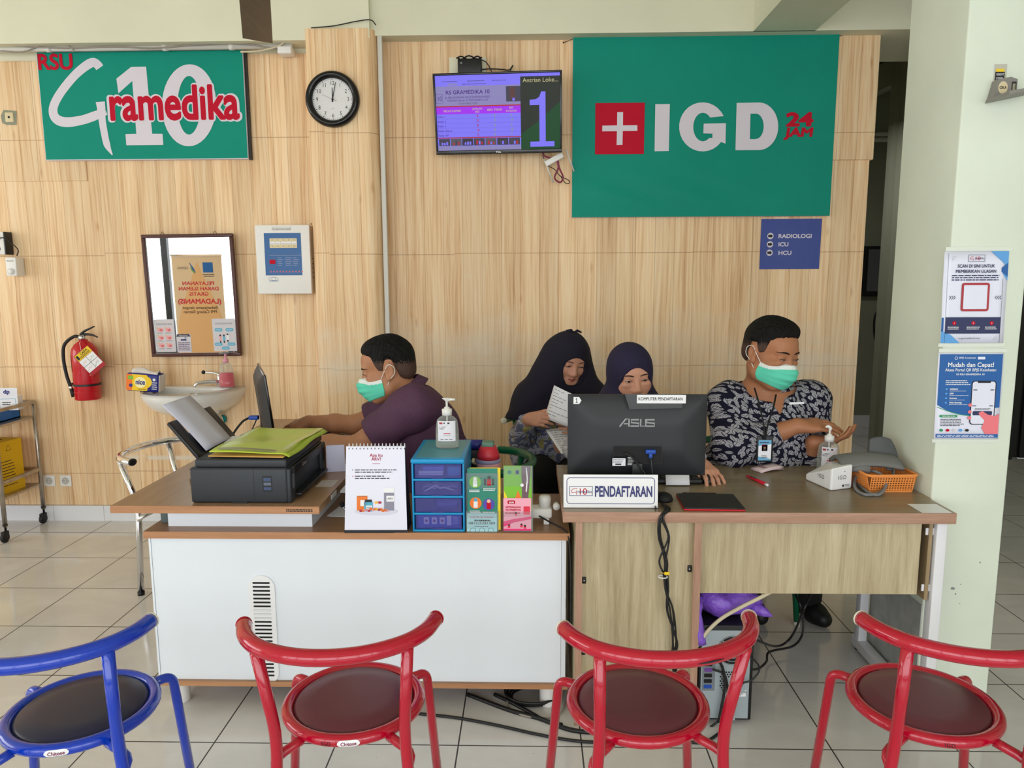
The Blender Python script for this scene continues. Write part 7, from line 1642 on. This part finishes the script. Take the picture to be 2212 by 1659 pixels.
    def mask(s, FS, par):
        S = Solid(); w, r = s.w, s.r
        S.ell(w(0, .026, -.058), r(.0735, .094, .066), .03, s.M); S.cone(w(0, .094, -.012), w(0, .112, -.036), .010*s.sc, .016*s.sc, .035); S.cone(w(0, .080, -.085), w(0, .105, -.05), .02*s.sc, .02*s.sc, .04)
        G = FS.grow(.0035); lo, hi = S.bounds(); h = .0026; n = np.ceil((hi-lo)/h).astype(int)+1; D, ax = S.field(lo, n, h); E, ax = G.field(lo, n, h); kk = np.maximum(.012-np.abs(D-E), 0)/.012; D = np.minimum(D, E)-kk*kk*.003
        X, Y, Z = np.meshgrid(*ax, indexing='ij'); L = s.loc(np.stack([X, Y, Z], -1).reshape(-1, 3)).reshape(*D.shape, 3); x, y, z = L[..., 0], L[..., 1], L[..., 2]
        a = np.abs(x); top = -.010 - .30*np.maximum(a-.012, 0); bot = -.112 + .30*a
        pl = (z-bot)/(top-bot); D = D + .0016*np.sin(pl*3.5*6.283)*np.clip(1.4-a*18, 0, 1)*np.clip((pl-.1)*6, 0, 1)
        D = np.maximum(np.maximum(D, z-top), np.maximum(bot-z, .026+.25*np.maximum(-z-.07, 0)-y))
        v, f = nets(D, lo, h)
        def pk(C): q = s.loc(C); return (q[:, 2] > -.021 - .30*np.maximum(np.abs(q[:, 0])-.012, 0)).astype(int)
        o = skin('face_mask', v, f, [M_mask, M_maskw], par, pk, 1); o['label'] = 'green pleated surgical mask with white top edge'
        for q in (-1, 1):
            b = MB(); b.tube([w(q*.069, .032, -.030), w(q*.078, .015, -.008), w(q*.085, -.012, .022), w(q*.090, -.032, .012), w(q*.089, -.030, -.014), w(q*.082, -.004, -.036), w(q*.066, .032, -.085)], .0013, M_maskw, 6, smooth=5); b.build('ear_loop', o)
        return o
def hand(S, wrist, d, nrm, thumb, curl=(12, 16, 10), sp=4, thumb_out=38, k=1.0, wide=1.0):
    """palm, four jointed fingers and a thumb; d points along the fingers, nrm out of the back of the hand, thumb is +1/-1 along d x nrm"""
    d = unit(d); nrm = unit(np.asarray(nrm) - d*np.dot(nrm, d)); sd = np.cross(d, nrm)*thumb; w = V(*wrist)
    rot = lambda v, ax, a: v*math.cos(a) + np.cross(ax, v)*math.sin(a) + ax*np.dot(ax, v)*(1-math.cos(a))
    L = [(.074, .028, .043, .027, .020, .0088), (.078, .009, .047, .030, .021, .0090), (.074, -.010, .043, .028, .020, .0086), (.066, -.027, .034, .021, .018, .0076)]
    S.cone(w, w+d*.02*k, .024*k, .024*k, .015)
    for i, (l, o, a, b_, c, r) in enumerate(L):
        kn = w + d*l*k + sd*o*k*wide; S.cone(w + sd*o*.55*k + d*.012*k, kn, .0155*k, .0118*k, .014)
        dd = rot(d, nrm, R(-sp*(i-1.4))*thumb*-1); p = kn
        for j, (ln, rr) in enumerate(((a, r), (b_, r*.92), (c, r*.82))):
            cu = curl[j] if not isinstance(curl[j], (list, tuple)) else curl[j][i]
            ax = unit(np.cross(nrm, dd)) if j == 0 else axp
            axp = ax; dd = unit(rot(dd, ax, R(cu))); q = p + dd*ln*k; S.cone(p, q, rr*k, rr*.93*k, .004 if j else .006); p = q
    t0 = w + d*.018*k + sd*.018*k - nrm*.006*k; td = unit(d*math.cos(R(thumb_out)) + sd*math.sin(R(thumb_out)) - nrm*.25)
    S.cone(t0, t0+td*.038*k, .0155*k, .0115*k, .012); p = t0+td*.038*k; td = unit(td + d*.25); S.cone(p, p+td*.032*k, .0108*k, .0098*k, .005); p = p+td*.032*k; td = unit(td+d*.25); S.cone(p, p+td*.025*k, .0098*k, .0078*k, .004)
    S.ell(w + d*.045*k - nrm*.006*k, (.032*k, .032*k, .014*k), .012, np.stack([d, sd, nrm], 1))
def pp(px, py, Y): q = onY(px, py, Y); return V(q.x, q.y, q.z)
def person(label, loc): return thing('person', label, 'person', (0, 0, 0))
def legs(par, hip, knee, ankle, toe, r=(.085, .062, .05), mt=None, shoes=True):
    S = Solid()
    for q in (0, 1): S.chain([hip[q], knee[q], ankle[q]], list(r), .03)
    S.ell((np.asarray(hip[0])+np.asarray(hip[1]))/2+V(0, 0, .02), (.17, .15, .12), .05)
    v, f = S.mesh(.008); skin('trousers', v, f, [mt or M_trou], par)
    for q in (0, 1):
        if not shoes: break
        S = Solid(); a, t = V(*ankle[q]), V(*toe[q]); S.cone((a[0], a[1], .055), (a[0]*.4+t[0]*.6, a[1]*.4+t[1]*.6, .045), .046, .045, .02); S.cone((a[0]*.5+t[0]*.5, a[1]*.5+t[1]*.5, .042), (t[0], t[1], .036), .044, .036, .02); S.half((0, 0, .006), (0, 0, -1))
        v, f = S.mesh(.006); skin('shoe', v, f, [M_shoe], par)
# ============================================================ man in purple, typing
P_A = person('man in purple shirt and green mask typing at the long desk', None)
HA = Head(pp(838, 797, 3.05), -84, 14, 0, 1.06)
S = Solid(); HA.face(S); FA = Solid(); FA.P += S.P
neck = HA.w(.0, -.035, -.10); base = pp(900, 862, 3.07); hipc = V(-.335, 3.10, .54)
S.cone(HA.w(0, -.02, -.06), base, .056, .062, .03)
shN, shF = pp(893, 880, 2.90), pp(872, 868, 3.24); elN, elF = pp(772, 966, 2.90), pp(772, 918, 3.26); wrN, wrF = V(-.985, 3.10, .805), V(-1.03, 3.36, .845)
tor = Solid(); chest = (shN+shF)/2 + V(.03, 0, -.10)
tor.cone(shN+V(.02, .05, -.01), shF+V(.02, -.05, -.01), .072, .072, .05); tor.cone(base+V(.01, 0, -.05), chest, .09, .125, .05); tor.ell(chest+V(.03, 0, -.02), (.135, .175, .16), .05); tor.cone(chest+V(.04, 0, -.08), hipc, .15, .15, .06); tor.ell(hipc+V(-.02, 0, .1), (.15, .17, .15), .06)
upN = Solid().chain([shN, elN], [.060, .047], .03); upF = Solid().chain([shF, elF], [.058, .045], .03)
S.P += tor.P + upN.P + upF.P
S.chain([elN, elN*.55+wrN*.45, wrN], [.046, .043, .027], .02); S.chain([elF, elF*.55+wrF*.45, wrF], [.045, .042, .027], .02)
hand(S, wrF, (-1, .06, -.20), (.05, -.25, 1), -1, (14, 26, 20), 5, 34, 1.03); hand(S, wrN, (-1, .12, -.10), (.05, .1, 1), 1, (12, 22, 18), 4, 34, 1.03)
v, f = S.mesh(.0034); o = skin('body', v, f, [SK_A], P_A)
HA.hair(P_A); HA.brows(S, P_A, M_hair, .0034); HA.eyes(S, P_A, .5); HA.mask(FA, P_A)
SS = Solid(); SS.P += tor.grow(.012).P
def sleeves(par, mt, spec, h=.005, amp=.0035):
    for pts, rs in spec:
        q = Solid().chain(pts, rs, .04); d = unit(np.asarray(pts[-1])-np.asarray(pts[-2])); c = np.asarray(pts[-1])
        def fold(D, ax):
            X, Y, Z = np.meshgrid(*ax, indexing='ij'); D = np.where((X-c[0])**2+(Y-c[1])**2+(Z-c[2])**2 < (rs[-1]*1.5)**2, np.maximum(D, (X-c[0])*d[0]+(Y-c[1])*d[1]+(Z-c[2])*d[2]), D); return D + amp*np.sin(38*(Z*.8+X)+9*Y)*np.sin(27*(X-Z)+13*Y)
        v, f = q.mesh(h, post=fold); skin('sleeve', v, f, [mt], par)
def cutshirt(D, ax):
    X, Y, Z = np.meshgrid(*ax, indexing='ij')
    n = unit(HA.w(0, 0, 0)-base); c = base + n*.045; D = np.where(np.sqrt((X-c[0])**2+(Y-c[1])**2+(Z-c[2])**2) < .12, np.maximum(D, (X-c[0])*n[0]+(Y-c[1])*n[1]+(Z-c[2])*n[2]), D)
    return D + .004*np.sin(34*(Z*.8+X)+9*Y)*np.sin(21*(X-Z)+13*Y)
v, f = SS.mesh(.005, post=cutshirt); sh = skin('shirt', v, f, [M_purs], P_A)
sleeves(sh, M_purs, [([shN+V(.03, .06, -.02), shN, shN+(elN-shN)*.72], [.09, .088, .076]), ([shF+V(.03, -.06, -.02), shF, shF+(elF-shF)*.72], [.085, .08, .072])])
cb = unit(HA.w(0, 0, 0)-base); c0 = base + cb*.022
e1 = unit(np.cross(cb, V(0, 1, 0))); e2 = np.cross(cb, e1)
b = MB(); b.grid(25, 5, lambda u, v: tuple(c0 + cb*(.020+.045*v-.012) + (e1*math.cos(R(24+312*u)) + e2*math.sin(R(24+312*u)))*(.094-.020*v)), M_purs); b.build('collar', sh, thick=.004)
b = MB()
legs(P_A, [(-.33, 3.00, .55), (-.33, 3.20, .55)], [(-.66, 2.99, .50), (-.70, 3.22, .50)], [(-.62, 2.98, .09), (-.66, 3.22, .09)], [(-.72, 2.98, 0), (-.78, 3.24, 0)])
# ============================================================ woman reading papers
P_B = person('seated woman in long black-navy headscarf reading papers against the wall', None)
HB = Head(pp(1228, 776, 3.62), 20, 20, -6, 1.0)
S = Solid(); HB.face(S, ears=False)
base = pp(1212, 842, 3.68); shR, shL = pp(1150, 872, 3.68), pp(1272, 868, 3.66); hipc = V(.09, 3.84, .52)
S.cone(HB.w(0, -.02, -.06), base, .05, .055, .03); elR, elL = pp(1128, 948, 3.58), pp(1290, 950, 3.56); wrR, wrL = pp(1141, 905, 3.44), pp(1262, 930, 3.40)
torB = Solid(); torB.cone(shR+V(.03, 0, 0), shL-V(.03, 0, 0), .06, .06, .05); torB.ell((shR+shL)/2+V(0, 0, -.12), (.15, .11, .17), .06); torB.cone((shR+shL)/2+V(0, 0, -.2), hipc, .13, .15, .06)
S.P += torB.P; S.chain([shR, elR, wrR], [.05, .042, .024], .02); S.chain([shL, elL, wrL], [.05, .042, .024], .02)
hand(S, wrR, (.72, -.68, .12), (-.75, -.6, .35), -1, (34, 46, 30), 2, 26, .95); hand(S, wrL, (-.6, -.6, .25), (.6, -.8, .1), 1, (30, 40, 26), 2, 22, .92)
v, f = S.mesh(.0034); skin('body', v, f, [SK_B], P_B)
HB.eyes(S, P_B, .45); HB.brows(S, P_B, M_lash, .0022); HB.lips(S, P_B)
def hijab(par, H, base, sR, sL, low, spread, mt, nm='headscarf', fold=1.0, opening=(.058, .078), drape=None):
    S = Solid(); w, r = H.w, H.r
    S.ell(w(0, -.014, .035), r(.0925, .113, .102), .03, H.M); S.ell(w(0, -.02, -.04), r(.088, .094, .10), .04, H.M); S.cone(w(0, .0, -.10), base, .075, .09, .05)
    for p, q, a, c in drape: S.cone(p, q, a, c, .06)
    lo, hi = S.bounds(); h = .0045; n = np.ceil((hi-lo)/h).astype(int)+1; D, ax = S.field(lo, n, h)
    X, Y, Z = np.meshgrid(*ax, indexing='ij'); L = H.loc(np.stack([X, Y, Z], -1).reshape(-1, 3)).reshape(*D.shape, 3); x, y, z = L[..., 0], L[..., 1], L[..., 2]
    zc = np.clip(-(z+.08), 0, .5)
    D = D + fold*(.006*np.sin(30*X+16*Z+6*Y)*np.clip(zc*8, 0, 1) + .004*np.sin(55*(X*.6-Z*.8)+20*Y)*np.clip(zc*8, 0, 1))
    ex, ez = opening; A = H.loc(np.stack([X, Y, Z], -1).reshape(-1, 3)).reshape(*D.shape, 3)
    q0, q1, q2 = A[..., 0]/ex, (A[..., 1]-.125)/.112, (A[..., 2]+.020)/ez; k0 = np.sqrt(q0**2+q1**2+q2**2); k1 = np.sqrt((q0/ex)**2+(q1/.112)**2+(q2/ez)**2); e = -(k0*(k0-1)/np.maximum(k1, 1e-6))*H.sc
    kk = np.maximum(.006-np.abs(D-e), 0)/.006; D = np.maximum(D, e)+kk*kk*.0015
    D = np.maximum(D, low - Z)
    v, f = nets(D, lo, h); o = skin(nm, v, f, [mt], par)
    b = MB(); pts = []
    for i in range(48):
        t = 6.2832*i/48; lx, lz = ex*.98*math.cos(t), -.020+ez*1.05*math.sin(t)
        if lz < -.085: continue
        ys = np.linspace(.14, -.03, 120); d = S.at(np.array([w(lx, q, lz) for q in ys])); k = int(np.argmax(d < .001)); pts.append((t, w(lx, ys[k]-.003, lz)))
    st = next((i for i in range(len(pts)-1) if pts[i+1][0]-pts[i][0] > .2), None)
    P = [q for _, q in pts]; P = P if st is None else P[st+1:]+P[:st+1]
    b.tube(P, .0085*H.sc, mt, 12, closed=st is None); b.build('scarf_edge', o); return o
mid = (shR+shL)/2
hj = hijab(P_B, HB, base, shR, shL, pp(1150, 908, 3.5)[2], 0, M_hijb, opening=(.063, .076), drape=[(V(*HB.w(.05, -.04, .0)), shR+V(-.01, -.02, -.01), .075, .09), (V(*HB.w(-.05, -.04, .0)), shL+V(.0, -.02, -.02), .07, .085), (V(*HB.w(.04, -.0, -.06)), shR+V(-.03, -.05, -.10), .08, .09), (base, shR+V(.0, .0, .0), .09, .085), (base, shL, .09, .085), (shR+V(.01, 0, 0), pp(1122, 905, 3.56), .085, .058), (shL, pp(1312, 900, 3.6), .085, .07), (base+V(0, -.03, -.03), mid+V(.02, -.09, -.22), .09, .10), (mid+V(-.05, -.05, -.1), mid+V(-.06, -.09, -.25), .10, .09), (mid+V(.06, -.05, -.1), mid+V(.09, -.07, -.25), .10, .10), (mid+V(0, .05, -.1), mid+V(0, .05, -.28), .11, .12)])
b = MB()
for dx, dz, l in ((-.03, -.004, .03), (.025, -.002, .035)): b.tube([HB.w(0, -.02, .134), HB.w(dx*.6, -.02, .146), HB.w(dx*1.5, -.03, .139+dz)], [.004, .007, .004], M_hijb, 8)
b.build('scarf_tie', hj)
SB = Solid(); SB.P += torB.grow(.014).P; SB.ell(hipc+V(-.02, -.06, .08), (.17, .17, .13), .05); SB.cone(hipc+V(-.08, -.1, .07), hipc+V(-.09, -.26, .08), .10, .085, .05); SB.cone(hipc+V(.08, -.1, .07), hipc+V(.1, -.26, .08), .10, .085, .05); SB.half((0, hipc[1]-.30, 0), (0, -1, 0))
v, f = SB.mesh(.006); tn = skin('tunic', v, f, [M_batikB], P_B)
sleeves(tn, M_batikB, [([shR, elR, elR*.12+wrR*.88], [.06, .058, .044]), ([shL, elL, elL*.25+wrL*.75], [.06, .058, .046])])
legs(P_B, [hipc+V(-.09, -.02, .035), hipc+V(.09, -.02, .035)], [hipc+V(-.03, -.40, .055), hipc+V(.13, -.40, .045)], [(.09, 3.50, .1), (.27, 3.52, .1)], [(.08, 3.36, 0), (.28, 3.38, 0)], (.095, .075, .055))
def sheet(nm, lab, quad, lines, curve=.01):
    P = [Vector(q) for q in quad]; o = P[3]; tt = thing(nm, lab, 'paper', o)
    def g(u, v, e=0): 
        p = (P[3]*(1-u)+P[2]*u)*(1-v)+(P[0]*(1-u)+P[1]*u)*v; n = (P[2]-P[3]).cross(P[0]-P[3]).normalized(); return p-o+n*(curve*math.sin(3.14*u)+e)
    b = MB(); b.grid(9, 9, g, M_paperw); b.build('sheet', tt, thick=.0006)
    b = MB(); rd = random.Random(3)
    for i in range(lines):
        v0 = .92-.84*i/lines; u = .08
        while u < .9:
            l = .05+.1*rd.random(); b.add([g(u, v0, .0012), g(min(.93, u+l), v0, .0012), g(min(.93, u+l), v0-.012, .0012), g(u, v0-.012, .0012)], [(0, 1, 2, 3)], M_ink); u += l+.03
            if rd.random() < .25: break
    b.build('print', tt)
sheet('form_sheet', 'printed form held up by the reading woman', (pp(1197, 832, 3.40), pp(1262, 862, 3.30), pp(1240, 926, 3.30), pp(1176, 903, 3.40)), 9)
sheet('form_sheet', 'printed form lying on the lap of the reading woman', (pp(1178, 928, 3.42), pp(1262, 924, 3.45), pp(1290, 985, 3.30), pp(1212, 980, 3.28)), 10, .004)
# ============================================================ woman behind the monitor
P_C = person('smiling woman in navy headscarf sitting behind the large monitor', None)
HC = Head(pp(1362, 812, 3.02), 8, 8, 4, 1.0)
S = Solid(); HC.face(S, True, False)
base = pp(1356, 868, 3.08); shR, shL = pp(1290, 900, 3.10), pp(1422, 896, 3.08); hipc = V(.43, 3.26, .55); elR, elL = V(.20, 3.02, .80), V(.63, 3.02, .83); wrR, wrL = V(.30, 2.80, .785), V(.655, 2.775, .79)
torC = Solid(); torC.cone(shR+V(.03, 0, 0), shL-V(.03, 0, 0), .06, .06, .05); torC.ell((shR+shL)/2+V(0, 0, -.10), (.15, .11, .16), .06); torC.cone((shR+shL)/2+V(0, 0, -.18), hipc, .13, .15, .06)
S.cone(HC.w(0, -.02, -.06), base, .05, .055, .03); S.P += torC.P; S.chain([shR, elR, wrR], [.05, .042, .025], .02); S.chain([shL, elL, wrL], [.05, .042, .025], .02)
hand(S, wrR, (.3, -1, -.05), (0, -.1, 1), -1, (16, 26, 18), 4, 32, .95); hand(S, wrL, (.20, -1, -.10), (.1, -.10, 1), 1, ((14, 18, 20, 12), 22, 16), 7, 30, 1.0)
v, f = S.mesh(.0034); skin('body', v, f, [SK_B], P_C)
HC.eyes(S, P_C, .5); HC.brows(S, P_C, M_lash, .0028); HC.lips(S, P_C, True)
mid = (shR+shL)/2
hijab(P_C, HC, base, shR, shL, .86, 0, M_hij, opening=(.064, .082), drape=[(base, shR, .085, .07), (base, shL, .085, .07), (base+V(0, -.03, -.02), mid+V(0, -.08, -.15), .09, .10), (mid+V(0, .03, -.05), mid+V(0, .05, -.16), .10, .11)])
SC_ = Solid(); SC_.P += torC.grow(.014).P
v, f = SC_.mesh(.006); tn = skin('tunic', v, f, [M_batikC], P_C)
sleeves(tn, M_batikC, [([shR, elR, elR*.3+wrR*.7], [.068, .058, .045]), ([shL, elL, elL*.3+wrL*.7], [.068, .058, .045])])
legs(P_C, [(.33, 3.25, .55), (.51, 3.25, .55)], [(.34, 2.98, .50), (.49, 2.95, .50)], [(.36, 3.02, .09), (.50, 3.0, .09)], [(.36, 2.90, 0), (.50, 2.90, 0)])
# ============================================================ man in leaf print, cleaning his hands
P_D = person('masked man in navy leaf-patterned shirt rubbing sanitizer into his hands', None)
HD = Head(pp(1664, 762, 3.02), 30, 14, -3, 1.10)
S = Solid(); HD.face(S, True); FD = Solid(); FD.P += S.P
base = pp(1652, 850, 3.10); shR, shL = pp(1576, 872, 3.08), pp(1744, 868, 3.10); hipc = V(.94, 3.20, .55)
elR, elL = pp(1582, 966, 2.96), pp(1752, 1045, 3.03); wrR, wrL = pp(1722, 920, 2.92), pp(1758, 956, 2.94)
S.cone(HD.w(0, -.02, -.06), base, .062, .068, .03)
torD = Solid(); torD.cone(shR+V(.04, 0, -.0), shL-V(.04, 0, -.0), .075, .075, .06); torD.cone(base+V(0, 0, -.02), (shR+shL)/2+V(0, 0, -.06), .08, .12, .06); torD.ell((shR+shL)/2+V(0, .0, -.12), (.19, .135, .17), .06); torD.cone((shR+shL)/2+V(0, 0, -.2), hipc, .165, .17, .06); torD.ell(hipc+V(0, -.04, .12), (.19, .17, .17), .06)
S.P += torD.P; S.chain([shR, elR], [.062, .052], .03); S.chain([elR, elR*.5+wrR*.5, wrR], [.052, .046, .030], .02); S.chain([shL, elL], [.062, .052], .03); S.chain([elL, elL*.5+wrL*.5, wrL], [.052, .046, .030], .02)
hand(S, wrR, (1, -.04, .06), (.06, -.40, 1), -1, (14, 16, 12), 1.5, 24, 1.1); hand(S, wrL, (.95, -.06, .10), (.2, -.35, -1), 1, (18, 22, 16), 5, 40, 1.1)
v, f = S.mesh(.0034); skin('body', v, f, [SK_D], P_D)
HD.hair(P_D, True, 1); HD.brows(S, P_D, M_hair, .0034, .002); HD.eyes(S, P_D, .34); HD.mask(FD, P_D)
SS = Solid(); SS.P += torD.grow(.014).P
nk = unit(HD.w(0, 0, 0)-base)
def cutD(D, ax):
    X, Y, Z = np.meshgrid(*ax, indexing='ij')
    c = base + nk*.035; D = np.where(np.sqrt((X-c[0])**2+(Y-c[1])**2+(Z-c[2])**2) < .12, np.maximum(D, (X-c[0])*nk[0]+(Y-c[1])*nk[1]+(Z-c[2])*nk[2]), D)
    cx = base[0]+.02; vz = base[2]-.062; D = np.where(Y < base[1]-.02, np.maximum(D, -np.maximum(np.abs(X-cx)*1.0-(Z-vz)*.5, vz-Z)*.8), D)
    return D + .004*np.sin(30*(Z*.9+X)+9*Y)*np.sin(23*(X-Z)+11*Y)
v, f = SS.mesh(.005, post=cutD); sh = skin('shirt', v, f, [M_batik], P_D)
sleeves(sh, M_batik, [([shR+V(.05, 0, -.02), shR, elR, elR*.28+wrR*.72], [.09, .088, .080, .054]), ([shL+V(-.05, 0, -.02), shL, elL, elL*.2+wrL*.8], [.09, .088, .076, .05])])
for q in (-1, 1):
    b = MB(); a0, a1 = (100, 265) if q > 0 else (-85, 80)
    c0 = base + nk*.03; e1 = V(1, 0, 0); e2 = V(0, 1, 0)
    b.grid(17, 4, lambda u, v: tuple(c0 + V(.012, 0, 0) + nk*(.018-.03*v*(.4+abs(2*u-1)*.5)) + (e1*math.cos(R(a0+(a1-a0)*u)) + e2*math.sin(R(a0+(a1-a0)*u))*.95)*(.076+.028*v)), M_batik); b.build('collar', sh, thick=.004)
b = MB(); q = pp(1721, 871, 2.925); pl = Pl(b, Vector(q), (1, .12, 0), (0, 0, 1)); b.add([tuple(pl.p(x, y)) for x, y in ((-.030, -.005), (.030, -.003), (.030, .004), (-.030, .004))], [(0, 1, 2, 3)], M_paperw); b.build('pocket_edge', sh, thick=.002)
t = thing('identity_card', 'identity card in black holder hanging on the chest of the man in leaf print', 'identity card', Vector(pp(1652, 970, 2.872)))
b = MB(); b.box(-.032, .032, 0, .005, -.052, .052, M_black, .003); b.build('holder', t)
b = MB(); pl = Pl(b, (0, 0, 0)); pl.rect(-.025, -.046, .025, .036, mat('card_blue', (110, 176, 214), .3)); pl.up().poly([(-.025, -.03), (.025, -.04), (.025, .02), (-.025, .012)], M_paperw); pl.rect(-.012, -.008, .010, .018, M_sred); pl.up().circ(-.001, .006, .005, SK_D, 12); pl.rect(-.007, -.008, .005, .001, M_ink); pl.circ(-.001, .0095, .0045, M_ink, 10, .003); pl.lines(-.012, -.026, .028, 2, .006, .0025, M_ink, .3, 2); pl.lines(-.02, .028, .04, 1, .006, .0035, M_pnavy, .1, 2); b.build('card', t)
b = MB()
for q in (((1630, 838, 3.02), (1640, 872, 2.925), (1650, 918, 2.90), (1651, 948, 2.885)), ((1676, 852, 3.0), (1670, 880, 2.925), (1658, 918, 2.90), (1653, 948, 2.885))): b.tube([pp(*a) for a in q], .0035, M_blackm, 6, smooth=6)
b.v = [tuple(np.array(x)-pp(1652, 968, 2.90)) for x in b.v]; b.build('lanyard', t)
legs(P_D, [(.85, 3.18, .565), (1.03, 3.18, .565)], [(.84, 2.95, .50), (1.14, 2.95, .50)], [(.975, 3.20, .10), (1.225, 3.15, .10)], [(1.0, 3.08, 0), (1.265, 3.06, 0)], (.10, .078, .062))
